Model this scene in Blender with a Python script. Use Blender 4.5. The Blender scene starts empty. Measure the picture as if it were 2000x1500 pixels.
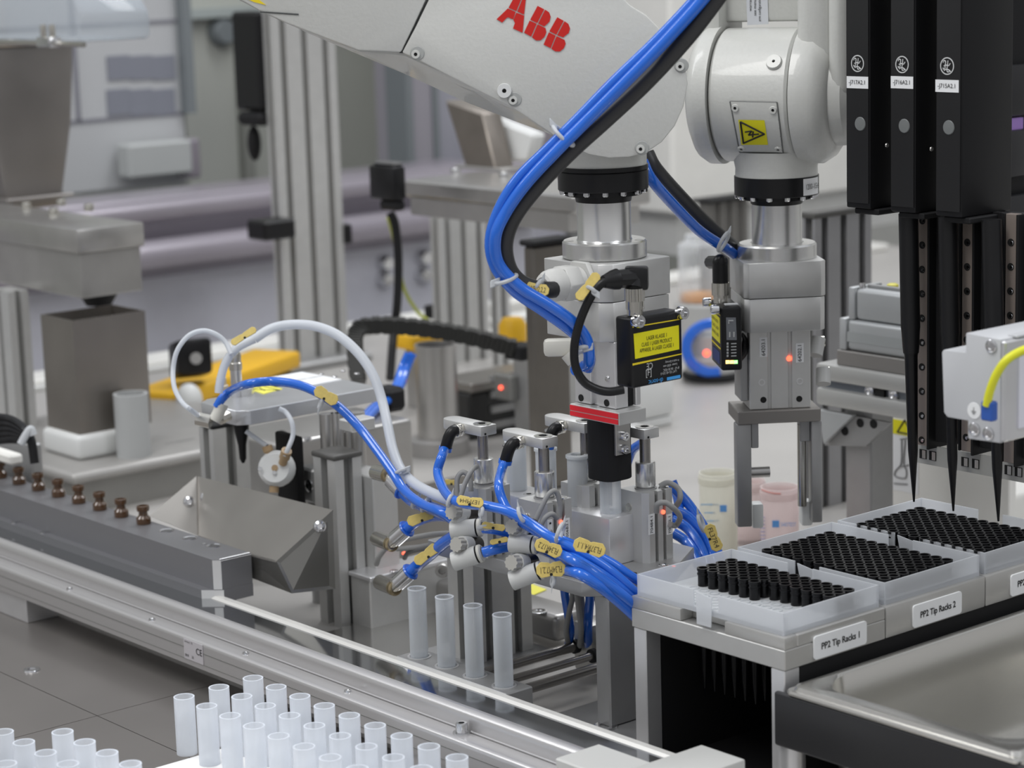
import bpy, bmesh, math
import numpy as np
from mathutils import Vector, Matrix

# ------------------------------------------------------------------ camera, light, exposure
SC = bpy.context.scene
COL = SC.collection
YAW, PITCH, ROLL = math.radians(-50.0), math.radians(10.8), math.radians(-1.75)
FPX = 4540.0            # focal length in pixels of the 2000 px wide frame
HC = 0.56               # camera height above the machine table
def cam_axes():
    cy, sy = math.cos(YAW), math.sin(YAW); cp, sp = math.cos(PITCH), math.sin(PITCH)
    fwd = np.array([sy*cp, cy*cp, -sp]); right = np.array([cy, -sy, 0.0]); upv = np.cross(right, fwd)
    c, s = math.cos(ROLL), math.sin(ROLL)
    return np.array([c*right+s*upv, -s*right+c*upv, -fwd])
RM = cam_axes(); CP = np.array([0, 0, HC])
cd = bpy.data.cameras.new('camera'); cam = bpy.data.objects.new('camera', cd); COL.objects.link(cam)
cam.matrix_world = Matrix([[RM[0][i], RM[1][i], RM[2][i], CP[i]] for i in range(3)] + [[0, 0, 0, 1]])
cd.sensor_width = 36.0; cd.lens = FPX/2000*36; cd.clip_start = 0.02; cd.clip_end = 50
cd.dof.use_dof = True; cd.dof.focus_distance = 1.66; cd.dof.aperture_fstop = 9.0
SC.camera = cam
SC.view_settings.view_transform = 'Standard'; SC.view_settings.look = 'None'
SC.view_settings.gamma = 1.0; SC.view_settings.use_curve_mapping = False
SC.view_settings.exposure = 0.0

w = bpy.data.worlds.new('world'); SC.world = w; w.use_nodes = True
nt = w.node_tree; nt.nodes.clear()
out = nt.nodes.new('ShaderNodeOutputWorld'); bg = nt.nodes.new('ShaderNodeBackground')
tc = nt.nodes.new('ShaderNodeTexCoord'); sep = nt.nodes.new('ShaderNodeSeparateXYZ')
rp = nt.nodes.new('ShaderNodeValToRGB'); mr = nt.nodes.new('ShaderNodeMapRange')
mr.inputs['From Min'].default_value = -1; mr.inputs['From Max'].default_value = 1
nt.links.new(tc.outputs['Generated'], sep.inputs[0]); nt.links.new(sep.outputs['Z'], mr.inputs[0])
nt.links.new(mr.outputs[0], rp.inputs[0]); nt.links.new(rp.outputs[0], bg.inputs[0]); nt.links.new(bg.outputs[0], out.inputs[0])
cr = rp.color_ramp
cr.elements[0].position = 0.0; cr.elements[0].color = (.10, .10, .105, 1)
cr.elements[1].position = 1.0; cr.elements[1].color = (.80, .83, .88, 1)
e = cr.elements.new(.48); e.color = (.30, .30, .305, 1)
e = cr.elements.new(.60); e.color = (.56, .56, .57, 1)
e = cr.elements.new(.72); e.color = (.42, .43, .45, 1)
bg.inputs[1].default_value = 1.0

def area(name, loc, target, sx, sy, power, col=(1, 1, 1)):
    l = bpy.data.lights.new(name, 'AREA'); l.shape = 'RECTANGLE'; l.size = sx; l.size_y = sy; l.energy = power; l.color = col
    o = bpy.data.objects.new(name, l); COL.objects.link(o); o.location = loc
    d = Vector(target)-Vector(loc); o.rotation_euler = d.to_track_quat('-Z', 'Y').to_euler()
    return o
area('ceiling_lamp_front', (-1.0, -0.1, 2.3), (-1.3, .9, 0), 0.5, 1.6, 26, (1, .985, .96))
area('ceiling_lamp_left', (-2.9, -0.2, 2.3), (-1.7, 1.2, 0), 0.5, 1.8, 22, (.97, .98, 1))
area('ceiling_lamp_back', (-2.2, 2.6, 2.3), (-1.8, 1.6, 0), 1.6, 0.5, 24, (.97, .98, 1))
area('ceiling_lamp_right', (0.6, 1.6, 2.3), (-1.2, 1.2, 0.2), 0.5, 1.6, 16, (.95, .97, 1))

# ------------------------------------------------------------------ places seen in the photograph (2000 x 1500) to points in the room
def ray(x, y):
    d = RM.T @ np.array([x-1000.0, 750.0-y, -FPX]); return d/np.linalg.norm(d)
def PZ(x, y, z): d = ray(x, y); return CP+d*(z-CP[2])/d[2]
def PX(x, y, v): d = ray(x, y); return CP+d*(v-CP[0])/d[0]
def PY(x, y, v): d = ray(x, y); return CP+d*(v-CP[1])/d[1]
def PD(x, y, t): return CP+ray(x, y)*t
def PP(x, y, p, n):
    d = ray(x, y); n = np.array(n, float); return CP+d*(np.dot(np.array(p)-CP, n)/np.dot(d, n))
def proj(p):
    q = RM @ (np.array(p, float)-CP); return 1000+FPX*q[0]/-q[2], 750-FPX*q[1]/-q[2]
def bis(f, target, lo, hi):
    flo = f(lo)-target
    for _ in range(50):
        m = (lo+hi)/2
        if (f(m)-target)*flo > 0: lo = m
        else: hi = m
    return (lo+hi)/2
def up(P, row): return bis(lambda t: proj((P[0], P[1], t))[1], row, -.6, 1.6)
def left(P, col): return bis(lambda t: proj((t, P[1], P[2]))[0], col, P[0]-4, P[0])     # x where the edge reaches that column
def right(P, col): return bis(lambda t: proj((P[0], t, P[2]))[0], col, P[1], P[1]+4)
def BX(nx, ny, l, r, b, z=None, d=None, y=None, x=None):
    """axis-aligned box from its nearest vertical edge: returns x0,x1,y0,y1,z0,z1"""
    P = PZ(nx, ny, z) if z is not None else PD(nx, ny, d) if d is not None else PY(nx, ny, y) if y is not None else PX(nx, ny, x)
    return [left(P, l), P[0], P[1], right(P, r), up(P, b), P[2]]

# ------------------------------------------------------------------ materials
MATS = {}
def mat(name, col, metal=0.0, rough=0.5, trans=0.0, ior=1.45, emit=None, estr=1.0, coat=0.0, var=0.0, vscale=30, brush=None, bump=0.0, rvar=0.0, see=0.0, transl=0.0, alphaspec=0.2):
    if name in MATS: return MATS[name]
    m = bpy.data.materials.new(name); m.use_nodes = True; nt = m.node_tree; b = nt.nodes['Principled BSDF']; L = nt.links.new
    b.inputs['Base Color'].default_value = (*col, 1); b.inputs['Metallic'].default_value = metal; b.inputs['Roughness'].default_value = rough
    b.inputs['IOR'].default_value = ior; b.inputs['Transmission Weight'].default_value = trans; b.inputs['Coat Weight'].default_value = coat
    if emit:
        b.inputs['Emission Color'].default_value = (*emit, 1); b.inputs['Emission Strength'].default_value = estr
    if var or rvar or bump:
        tcn = nt.nodes.new('ShaderNodeTexCoord'); mp = nt.nodes.new('ShaderNodeMapping'); ns = nt.nodes.new('ShaderNodeTexNoise')
        ns.inputs['Scale'].default_value = vscale; ns.inputs['Detail'].default_value = 2
        if brush: mp.inputs['Scale'].default_value = brush
        L(tcn.outputs['Object'], mp.inputs[0]); L(mp.outputs[0], ns.inputs['Vector'])
        if var:
            r = nt.nodes.new('ShaderNodeMapRange'); r.inputs['From Min'].default_value = .3; r.inputs['From Max'].default_value = .7
            r.inputs['To Min'].default_value = 1-var; r.inputs['To Max'].default_value = 1+var
            mx = nt.nodes.new('ShaderNodeVectorMath'); mx.operation = 'SCALE'; mx.inputs[0].default_value = col
            L(ns.outputs['Fac'], r.inputs[0]); L(r.outputs[0], mx.inputs['Scale']); L(mx.outputs[0], b.inputs['Base Color'])
        if rvar:
            r2 = nt.nodes.new('ShaderNodeMapRange'); r2.inputs['From Min'].default_value = .3; r2.inputs['From Max'].default_value = .7
            r2.inputs['To Min'].default_value = max(0, rough-rvar); r2.inputs['To Max'].default_value = rough+rvar
            L(ns.outputs['Fac'], r2.inputs[0]); L(r2.outputs[0], b.inputs['Roughness'])
        if bump:
            bp = nt.nodes.new('ShaderNodeBump'); bp.inputs['Strength'].default_value = bump; bp.inputs['Distance'].default_value = .0006
            L(ns.outputs['Fac'], bp.inputs['Height']); L(bp.outputs[0], b.inputs['Normal'])
    if see or transl:
        o = nt.nodes['Material Output']; tr = nt.nodes.new('ShaderNodeBsdfTransparent'); mxs = nt.nodes.new('ShaderNodeMixShader')
        src = b.outputs[0]
        if transl:
            tl = nt.nodes.new('ShaderNodeBsdfTranslucent'); tl.inputs[0].default_value = (*col, 1)
            m2 = nt.nodes.new('ShaderNodeMixShader'); m2.inputs[0].default_value = transl
            L(b.outputs[0], m2.inputs[1]); L(tl.outputs[0], m2.inputs[2]); src = m2.outputs[0]
        if see:
            lw = nt.nodes.new('ShaderNodeLayerWeight'); lw.inputs[0].default_value = .35
            mr3 = nt.nodes.new('ShaderNodeMapRange'); mr3.inputs['To Min'].default_value = 1-see; mr3.inputs['To Max'].default_value = 1.0
            L(lw.outputs['Facing'], mr3.inputs[0]); L(mr3.outputs[0], mxs.inputs[0])
            L(tr.outputs[0], mxs.inputs[1]); L(src, mxs.inputs[2]); L(mxs.outputs[0], o.inputs[0])
        else: L(src, o.inputs[0])
    MATS[name] = m; return m
ALU = mat('anodised_aluminium', (.60, .60, .59), .6, .42, var=.03, vscale=60)
ALUD = mat('dark_aluminium', (.38, .38, .38), .6, .42, var=.03, vscale=60)
ALUL = mat('bright_aluminium', (.72, .72, .73), .7, .33, var=.03, vscale=50)
BAND = mat('turned_aluminium', (.70, .70, .69), .85, .27)
STEEL = mat('brushed_stainless', (.49, .48, .465), .85, .32, var=.06, vscale=25)
STEELW = mat('warm_sheet_steel', (.33, .315, .295), .75, .42, var=.07, vscale=14)
CHROME = mat('polished_steel', (.70, .70, .71), 1, .14)
ROD = mat('ground_rod', (.30, .285, .27), .75, .26)
NICKEL = mat('nickel_plate', (.62, .60, .55), 1, .22)
GROOVE = mat('shadow_slot', (.24, .24, .23), .5, .5)
PAINT = mat('robot_paint', (.60, .605, .58), 0, .33, coat=.3, bump=.25, vscale=400, var=.015)
GREYW = mat('grey_white_paint', (.62, .62, .60), 0, .45, var=.03)
BLACK = mat('black_plastic', (.010, .010, .011), 0, .35, ior=1.38)
BLACKM = mat('black_matt', (.012, .012, .013), 0, .6, ior=1.33)
TIPB = mat('conductive_black', (.006, .006, .007), 0, .28, ior=1.38)
BLUE = mat('blue_hose', (.016, .14, .66), 0, .18, coat=.5)
CABLE = mat('dark_grey_cable', (.035, .035, .037), 0, .42)
GCABLE = mat('grey_cable', (.30, .30, .295), 0, .5)
TAG = mat('yellow_tag', (.66, .51, .15), 0, .5, var=.06, vscale=300)
YEL = mat('signal_yellow', (.80, .62, .02), 0, .45)
YELL = mat('pale_yellow', (.85, .80, .12), 0, .45)
ORY = mat('orange_yellow_plastic', (.86, .49, .02), 0, .45)
WPL = mat('white_plastic', (.72, .73, .72), 0, .35)
IVORY = mat('ivory_plastic', (.60, .59, .54), 0, .35)
TIE = mat('cable_tie_nylon', (.66, .68, .70), 0, .35, transl=.3)
PAPER = mat('white_label', (.80, .81, .82), 0, .5)
INK = mat('black_print', (.02, .02, .02), 0, .6)
INKB = mat('navy_print', (.01, .03, .16), 0, .5)
INKW = mat('white_print', (.55, .56, .56), 0, .5)
SKYP = mat('sky_blue_print', (.06, .35, .80), 0, .5)
RED = mat('red_paint', (.62, .02, .015), 0, .4)
TUBE = mat('translucent_tube', (.90, .92, .95), 0, .3, transl=.6, see=.52)
TUBEC = mat('clear_tube', (.84, .87, .90), 0, .22, transl=.5, see=.74)
PTFE = mat('white_tubing', (.80, .83, .87), 0, .3, transl=.4)
TRAY = mat('frosted_tray', (.84, .86, .89), 0, .4, transl=.5, see=.45)
AMBER = mat('amber_glass', (.10, .042, .010), 0, .06, trans=.35, ior=1.45, coat=1.0)
BROWN = mat('brown_fitting', (.40, .28, .16), 0, .4)
LEDR = mat('red_led', (1, .1, .05), 0, .5, emit=(1, .10, .05), estr=3)
LEDG = mat('green_led', (.3, 1, .3), 0, .5, emit=(.25, 1, .2), estr=3)
LEDO = mat('amber_led', (1, .7, .3), 0, .5, emit=(1, .55, .15), estr=3)
HOLE = mat('dark_hole', (.01, .01, .01), 0, .8)

# ------------------------------------------------------------------ mesh builder
OFF = {}
def vec(p): return Vector((float(p[0]), float(p[1]), float(p[2])))
def frame(axis):
    a = vec(axis).normalized(); t = Vector((0, 0, 1)) if abs(a.z) < .9 else Vector((1, 0, 0))
    u = t.cross(a).normalized(); v = a.cross(u).normalized(); return u, v, a
class MB:
    def __init__(s, M=None): s.bm = bmesh.new(); s.M = M
    def _add(s, verts, faces, bev=0, seg=1, M=None):
        t = bmesh.new(); vs = [t.verts.new(vec(v)) for v in verts]
        for f in faces:
            try: t.faces.new([vs[i] for i in f])
            except ValueError: pass
        bmesh.ops.recalc_face_normals(t, faces=t.faces[:])
        if bev:
            bmesh.ops.bevel(t, geom=[e for e in t.edges if e.calc_face_angle(0) > .5], offset=bev, segments=seg, affect='EDGES', profile=.5)
        if M is not None: bmesh.ops.transform(t, matrix=M, verts=t.verts[:])
        if s.M is not None: bmesh.ops.transform(t, matrix=s.M, verts=t.verts[:])
        me = bpy.data.meshes.new('tmp'); t.to_mesh(me); t.free(); s.bm.from_mesh(me); bpy.data.meshes.remove(me); return s
    def box(s, x0, x1, y0, y1, z0, z1, bev=0, seg=1, M=None):
        v = [(x, y, z) for x in (x0, x1) for y in (y0, y1) for z in (z0, z1)]
        return s._add(v, [(0, 1, 3, 2), (4, 6, 7, 5), (0, 4, 5, 1), (2, 3, 7, 6), (0, 2, 6, 4), (1, 5, 7, 3)], bev, seg, M)
    def cbox(s, c, h, bev=0, seg=1, M=None): return s.box(c[0]-h[0], c[0]+h[0], c[1]-h[1], c[1]+h[1], c[2]-h[2], c[2]+h[2], bev, seg, M)
    def obox(s, c, ax, h, bev=0, seg=1):
        ax = [vec(a).normalized() for a in ax]
        M = Matrix([[ax[0][i], ax[1][i], ax[2][i], float(c[i])] for i in range(3)]+[[0, 0, 0, 1]])
        return s.cbox((0, 0, 0), h, bev, seg, M)
    def cyl(s, p0, p1, r0, r1=None, n=24, bev=0):
        r1 = r0 if r1 is None else r1; p0 = vec(p0); p1 = vec(p1); u, v, a = frame(p1-p0); vs = []
        for p, r in ((p0, r0), (p1, r1)):
            for i in range(n):
                t = 2*math.pi*i/n; vs.append(p+(u*math.cos(t)+v*math.sin(t))*r)
        fs = [tuple(range(n)), tuple(range(2*n-1, n-1, -1))]+[(i, (i+1) % n, n+(i+1) % n, n+i) for i in range(n)]
        return s._add(vs, fs, bev)
    def lathe(s, p, axis, prof, n=28, closed=False):
        """prof: (radius, height) along axis; solid of revolution with end caps where the radius is 0"""
        p = vec(p); u, v, a = frame(axis); vs = []; fs = []
        for r, h in prof:
            for i in range(n):
                t = 2*math.pi*i/n; vs.append(p+a*h+(u*math.cos(t)+v*math.sin(t))*max(r, 1e-5))
        m = len(prof)
        for k in range(m-1 if not closed else m):
            k2 = (k+1) % m
            for i in range(n): j = (i+1) % n; fs.append((k*n+i, k*n+j, k2*n+j, k2*n+i))
        if not closed: fs += [tuple(range(n)), tuple(range((m-1)*n, m*n))]
        return s._add(vs, fs)
    def pipe(s, p0, p1, ro, ri, n=32):      # open tube with a wall
        h = (vec(p1)-vec(p0)).length
        return s.lathe(p0, vec(p1)-vec(p0), [(ro, 0), (ro, h), (ri, h), (ri, 0)], n, closed=True)
    def tube(s, pts, r, n=10, sm=8):
        pts = [vec(p) for p in pts]
        if sm > 1 and len(pts) > 2:
            q = [pts[0]*2-pts[1]]+pts+[pts[-1]*2-pts[-2]]; o = []
            for i in range(1, len(q)-2):
                for k in range(sm):
                    t = k/sm; a, b, c, d = q[i-1:i+3]
                    o.append(.5*((2*b)+(c-a)*t+(2*a-5*b+4*c-d)*t*t+(3*b-a-3*c+d)*t*t*t))
            o.append(pts[-1]); pts = o
        vs = []; u = None; m = len(pts)
        for i, p in enumerate(pts):
            a = (pts[min(i+1, m-1)]-pts[max(i-1, 0)]).normalized()
            u = frame(a)[0] if u is None else (u-a*u.dot(a)).normalized()
            v = a.cross(u)
            for k in range(n):
                t = 2*math.pi*k/n; vs.append(p+(u*math.cos(t)+v*math.sin(t))*r)
        fs = [(i*n+k, i*n+(k+1) % n, (i+1)*n+(k+1) % n, (i+1)*n+k) for i in range(m-1) for k in range(n)]
        fs += [tuple(range(n)), tuple(range((m-1)*n, m*n))]
        return s._add(vs, fs)
    def prism(s, poly, ext, bev=0, seg=1):
        n = len(poly); e = vec(ext); vs = [vec(p) for p in poly]+[vec(p)+e for p in poly]
        fs = [tuple(range(n)), tuple(range(2*n-1, n-1, -1))]+[(i, (i+1) % n, n+(i+1) % n, n+i) for i in range(n)]
        return s._add(vs, fs, bev, seg)
    def prof_x(s, yz, x0, x1, bev=0, seg=1): return s.prism([(x0, y, z) for y, z in yz], (x1-x0, 0, 0), bev, seg)
    def sph(s, c, r, sc=(1, 1, 1), n=16):
        t = bmesh.new(); bmesh.ops.create_uvsphere(t, u_segments=n, v_segments=n//2+2, radius=r)
        bmesh.ops.scale(t, vec=sc, verts=t.verts[:]); bmesh.ops.translate(t, vec=vec(c), verts=t.verts[:])
        if s.M is not None: bmesh.ops.transform(t, matrix=s.M, verts=t.verts[:])
        me = bpy.data.meshes.new('tmp'); t.to_mesh(me); t.free(); s.bm.from_mesh(me); bpy.data.meshes.remove(me); return s
    def build(s, name, m, parent=None, label=None, cat=None, group=None, kind=None, ang=35, org=None):
        me = bpy.data.meshes.new(name)
        if parent is not None: off = OFF[parent.name]
        elif org is not None: off = vec(org)
        else:
            xs = [v.co for v in s.bm.verts]
            off = Vector((sum(v.x for v in xs)/len(xs), sum(v.y for v in xs)/len(xs), min(v.z for v in xs)))
        bmesh.ops.translate(s.bm, vec=-off, verts=s.bm.verts[:])
        s.bm.to_mesh(me); s.bm.free()
        me.polygons.foreach_set('use_smooth', [True]*len(me.polygons)); me.set_sharp_from_angle(angle=math.radians(ang))
        me.materials.append(m); o = bpy.data.objects.new(name, me); COL.objects.link(o)
        if parent is not None: o.parent = parent
        else: o.location = off
        OFF[o.name] = off
        return tag(o, label, cat, group, kind)
def tag(o, label=None, cat=None, group=None, kind=None):
    if label: o['label'] = label
    if cat: o['category'] = cat
    if group: o['group'] = group
    if kind: o['kind'] = kind
    return o
def thing(name, label, cat, loc, group=None, kind=None):
    o = bpy.data.objects.new(name, None); COL.objects.link(o); o.location = vec(loc); o.empty_display_size = .01
    OFF[o.name] = vec(loc); return tag(o, label, cat, group, kind)
def dup(o, delta, label=None, parent=None, group=None):
    c = o.copy(); COL.objects.link(c)
    if parent is None: c.location = o.location+vec(delta); OFF[c.name] = OFF[o.name]+vec(delta)
    else: c.parent = parent
    if label: c['label'] = label
    if group: c['group'] = group
    for ch in list(o.children): dup(ch, (0, 0, 0), None, c)
    return c
_font = None
def text(s, c, xd, yd, size, m, parent, name='lettering', width=None, ext=.0002, bold=0.0):
    """flat raised lettering centred at c, reading along xd, up along yd"""
    cu = bpy.data.curves.new('t', 'FONT'); cu.body = s; cu.size = size; cu.align_x = 'CENTER'; cu.align_y = 'CENTER'; cu.offset = bold; cu.resolution_u = 3
    ob = bpy.data.objects.new('t', cu); COL.objects.link(ob); bpy.context.view_layer.update()
    dg = bpy.context.evaluated_depsgraph_get(); me = bpy.data.meshes.new_from_object(ob.evaluated_get(dg))
    bpy.data.objects.remove(ob); bpy.data.curves.remove(cu)
    xd = vec(xd).normalized(); yd = vec(yd).normalized(); nd = xd.cross(yd)
    xs = [v.co.x for v in me.vertices]; wd = max(xs)-min(xs); k = width/wd if width else 1
    for v in me.vertices: v.co = vec(c)+xd*(v.co.x*k)+yd*v.co.y+nd*ext-OFF[parent.name]
    me.materials.append(m); me.name = name
    o = bpy.data.objects.new(name, me); COL.objects.link(o); o.parent = parent; OFF[o.name] = OFF[parent.name]; return o
AX = Vector((1, 0, 0)); AY = Vector((0, 1, 0)); AZ = Vector((0, 0, 1))

def slot_post(mb, gb, x0, x1, y0, y1, z0, z1, nA=1, nB=1, g=.008, dep=.006, bev=.0015):
    """aluminium profile: body with open slots on the two faces towards the room (-y and +x)"""
    # cross-section polygon with slots
    pts = [(x0, y0)]
    for k in range(nA):
        c = x0+(x1-x0)*(k+.5)/nA; pts += [(c-g/2, y0), (c-g/2, y0+dep), (c+g/2, y0+dep), (c+g/2, y0)]
    pts.append((x1, y0))
    for k in range(nB):
        c = y0+(y1-y0)*(k+.5)/nB; pts += [(x1, c-g/2), (x1-dep, c-g/2), (x1-dep, c+g/2), (x1, c+g/2)]
    pts += [(x1, y1), (x0, y1)]
    mb.prism([(a, b, z0) for a, b in pts], (0, 0, z1-z0))
    if gb is not None:
        for k in range(nA):
            c = x0+(x1-x0)*(k+.5)/nA; gb.box(c-g/2, c+g/2, y0+dep-.0012, y0+dep-.0002, z0, z1)
        for k in range(nB):
            c = y0+(y1-y0)*(k+.5)/nB; gb.box(x1-dep+.0002, x1-dep+.0012, c-g/2, c+g/2, z0, z1)
def screw(p, n, r, parent, name='screw', h=None, m=None):
    """socket-head screw: head plus a dark hexagonal socket"""
    h = h or r*1.0; n = vec(n).normalized(); p = vec(p); m = m or CHROME
    b = MB(); b.lathe(p, n, [(0, 0), (r, 0), (r, h*.75), (r*.88, h), (r*.5, h), (r*.45, h*.45), (0, h*.45)], 18)
    return b.build(name, m, parent)

# ================================================================== SETTING: table, walls behind the machine
TBL = mat('table_sheet', (.50, .485, .465), .3, .42, var=.03, vscale=6)
TILE = mat('machined_table_plate', (.215, .20, .19), .5, .34, var=.05, vscale=10)
LAV = mat('lavender_grey_panel', (.70, .70, .77), 0, .5, var=.02)
LAVD = mat('mauve_rail_paint', (.30, .275, .31), .3, .28)
SAGE = mat('sage_panel', (.47, .48, .44), 0, .5, var=.03, vscale=4)
CREAM = mat('cream_panel', (.80, .79, .75), 0, .45, var=.02)
CAB = mat('cabinet_white', (.50, .51, .52), 0, .4, var=.02, vscale=5)
FLOORM = mat('floor_vinyl', (.30, .30, .31), 0, .5, var=.05)
b = MB().box(-6, 2, -2, 6, -.96, -.90); b.build('floor', FLOORM, label=None, kind='structure')
b = MB().box(-5.1, -5.0, -2, 6, -.9, 2.4); b.build('wall_left', SAGE, kind='structure')
b = MB().box(-5.0, 2, 5.0, 5.1, -.9, 2.4); b.build('wall_back', CREAM, kind='structure')

t = thing('machine_table', 'wide grey steel machine table carrying all the stations', 'table', (-1.8, 1.4, -.03))
XT = PZ(285, 731, 0)[0]-.02
MB().box(XT-.1, -.3, .955, 3.2, -.03, 0, .0005).build('tabletop', TBL, t)
MB().box(XT-.1, -.3, -.2, .9548, -.05, -.0142, .0005).build('lower_deck', TBL, t)
b = MB()
ZD = -.010                                  # the deck in front of the conveyor lies a step lower
xs = PZ(190, 1398, ZD)[0]; y2 = PZ(190, 1398, ZD)[1]
b.box(-2.6, xs-.0004, -.1, y2-.0004, -.014, ZD); b.box(xs+.0004, -.95, -.1, y2-.0004, -.014, ZD)
b.box(-2.6, xs-.0004, y2+.0004, .9545, -.014, ZD); b.box(xs+.0004, -.95, y2+.0004, .9545, -.014, ZD)
b.build('deck_plate', TILE, t)
for px, py in ((62, 1309),):
    q = PZ(px, py, ZD); o = MB().lathe(q, AZ, [(0, .0004), (.0035, .0004), (.0035, .0012), (.0065, .0012), (.0072, .0001), (.0072, 0)], 20).build('countersunk_screw', CHROME, t)
for px, py in ((1183, 1420),):
    q = PZ(px, py, .004)
for x in (-2.55, -.45):
    for y in (0, 3.1): MB().box(x-.04, x+.04, y-.04, y+.04, -.9, -.0505 if y == 0 else -.0305).build('leg', ALUD, t)

# ------------------------------------------------- far enclosure behind the left half
XB = -2.95
def zr(col, row, x): return PX(col, row, x)[2]
t = thing('rear_guard', 'lavender grey guard panel with rounded mauve rails along the back of the machine', 'guard', (XB, 1.6, -.35))
zt = zr(400, 470, XB)
YG = PX(1045, 600, XB)[1]
MB().box(XB-.03, XB, .9, YG, -.35, zt).build('panel', LAV, t)
b = MB(); pr = PX(300, 505, XB+.03); b.cyl((XB+.03, .9, pr[2]), (XB+.03, YG, pr[2]), .028, n=28); b.build('handrail', LAVD, t)
b = MB(); pr = PX(300, 415, XB+.0); b.cyl((XB, .9, pr[2]), (XB, YG, pr[2]), .018, n=24); b.build('handrail', LAVD, t)
z0 = zr(400, 452, XB-.03); z1 = zr(400, 375, XB-.03)
MB().box(XB-.06, XB-.035, .9, YG, z0-.06, z1, .004).build('rail_backing', LAVD, t)
MB().box(XB-.24, XB-.06, .9, YG, z1-.03, z1-.012, .002).build('shelf', LAVD, t)
G_ = t
t = thing('sill_profile', 'cream painted sill bar running along the rear edge of the machine table', 'rail', (XT, 1.6, 0))
b = MB().box(XT-.06, XT, 1.2, 3.15, .0003, .012, .003); b.build('bar', CREAM, t)
MB().box(XT+.0002, XT+.02, 1.2, 1.95, .0003, .006, .001).build('lower_step', GREYW, t)
for cx, cy in ((747, 513), (747, 545), (822, 502), (822, 536)):
    q = PX(cx, cy, XB); MB().lathe(q, AX, [(.013, 0), (.013, .012), (.009, .018), (0, .018)], 20).build('round_knob', CHROME, G_)

# white analyser cabinet at the far left
XC = -3.4
t = thing('analyser_cabinet', 'large white cabinet with two rows of grey windows behind the steel hopper', 'cabinet', (XC, 2.0, .1))
ya = PX(-60, 200, XC)[1]; yb = PX(362, 200, XC)[1]; zb = zr(250, 372, XC); ztop = zr(250, -60, XC)
MB().box(XC-.5, XC, ya, yb, zb, ztop, .006).build('housing', CAB, t)
b = MB()
for row in (47, 232): z = zr(220, row, XC); b.box(XC, XC+.002, ya, yb, z-.003, z+.003)
yv = PX(142, 60, XC)[1]; b.box(XC, XC+.002, yv-.004, yv+.004, zr(220, 232, XC), ztop)
b.build('door_gap', mat('gap_grey', (.22, .22, .25), 0, .6), t)
yv = PX(357, 60, XC)[1]; MB().box(XC, XC+.02, yv-.012, yv+.006, zr(350, 222, XC), ztop).build('door_edge', mat('slate', (.19, .21, .22), 0, .5), t)
for r0, r1 in ((107, 157), (172, 226)):
    for k in range(3):
        c0 = 210+k*44; a = PX(c0, r1, XC); c = PX(c0+41, r0, XC)
        MB().box(XC, XC+.003, a[1], c[1], a[2], c[2]).build('window', mat('slate_blue', (.23, .24, .28), 0, .4), t)
a = PX(255, 350, XC+.05); c = PX(375, 272, XC+.05)
MB().box(XC+.01, XC+.05, a[1], c[1], a[2], c[2], .004).build('drawer_front', mat('panel_grey', (.44, .455, .45), 0, .5), t)
MB().box(XC+.01, XC+.045, c[1]-.01, c[1]+.02, a[2]-.01, c[2], .004).build('drawer_side', LAVD, t)

XS = -3.7
t = thing('sage_cabinet', 'pale sage green cabinet wall behind the tall aluminium post', 'cabinet', (XS, 2.6, -.1))
ya = PX(362, 200, XS)[1]; yb = PX(800, 200, XS)[1]
MB().box(XS-.4, XS, ya, yb+.05, -.2, zr(500, -60, XS)).build('housing', SAGE, t)
yv = PX(465, 100, XS)[1]; MB().box(XS, XS+.02, yv-.01, yv+.012, -.1, zr(465, 30, XS)).build('edge_strip', mat('sage_dark', (.27, .275, .25), 0, .5), t)
q = PX(427, 62, XS); MB().lathe(q, AX, [(.026, 0), (.026, .02), (.02, .03), (0, .03)], 20).build('dark_dial', mat('slate', (.19, .21, .22), 0, .5), t, label='dark round dial')
a = PX(470, 45, XS); MB().box(XS, XS+.03, ya, yb, zr(430, 33, XS), zr(430, 14, XS)).build('lintel', mat('glass_edge', (.42, .46, .45), 0, .3), t)

# black door latch beside the post
xs_ = -2.75
a = PX(493, 240, xs_); c = PX(527, 22, xs_)
LATCH = (a, c)

# ------------------------------------------------- tall post
bx = BX(562, 706, 545, 681, 706, z=0.012); z1 = 1.1
t = thing('profile_post', 'tall multi-slot aluminium post rising left of the large robot arm', 'post', (bx[1], bx[2], 0))
b = MB(); g = MB(); slot_post(b, g, bx[0], bx[1], bx[2], bx[3], .012, z1, 1, 3, .009, .008)
b.build('profile', ALU, t); g.build('slot', GROOVE, t)
yl_ = bx[2]+.012
a = PY(480, 238, yl_); c = PY(516, 22, yl_); sh_ = bx[0]-.002-(c[0]+.004)
a = a+np.array([sh_, 0, 0]); c = c+np.array([sh_, 0, 0])
MB().box(a[0], c[0]+.004, yl_-.02, yl_+.0118, a[2]+.018, c[2], .004).build('door_handle', BLACK, t, label='tall black door handle')
MB().box(a[0]+.006, c[0]+.006, yl_-.024, yl_+.0118, a[2]-.002, a[2]+.016, .006).build('handle_end', BLACKM, t)
q = (a[0]+.012, yl_, a[2]-.028); MB().sph(q, .012, (.8, .8, 2.0)).build('handle_knob', BLACKM, t)
MB().box(bx[0]-.02, bx[1]+.03, bx[2]-.02, bx[3]+.02, 0, .012, .003).build('foot_plate', ALUD, t)
q = BX(510, 432, 504, 568, 470, x=bx[1]+.02)
b = MB().box(q[1]-.03, q[1]+.012, PX(506, 450, q[1])[1], q[3], q[4], q[5], .003); o = b.build('panel_clamp', BLACK)
tag(o, 'black square clamp on the left face of the tall post', 'clamp')
q = PX(683, 437, bx[1]); q2 = PX(683, 475, bx[1])
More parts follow.
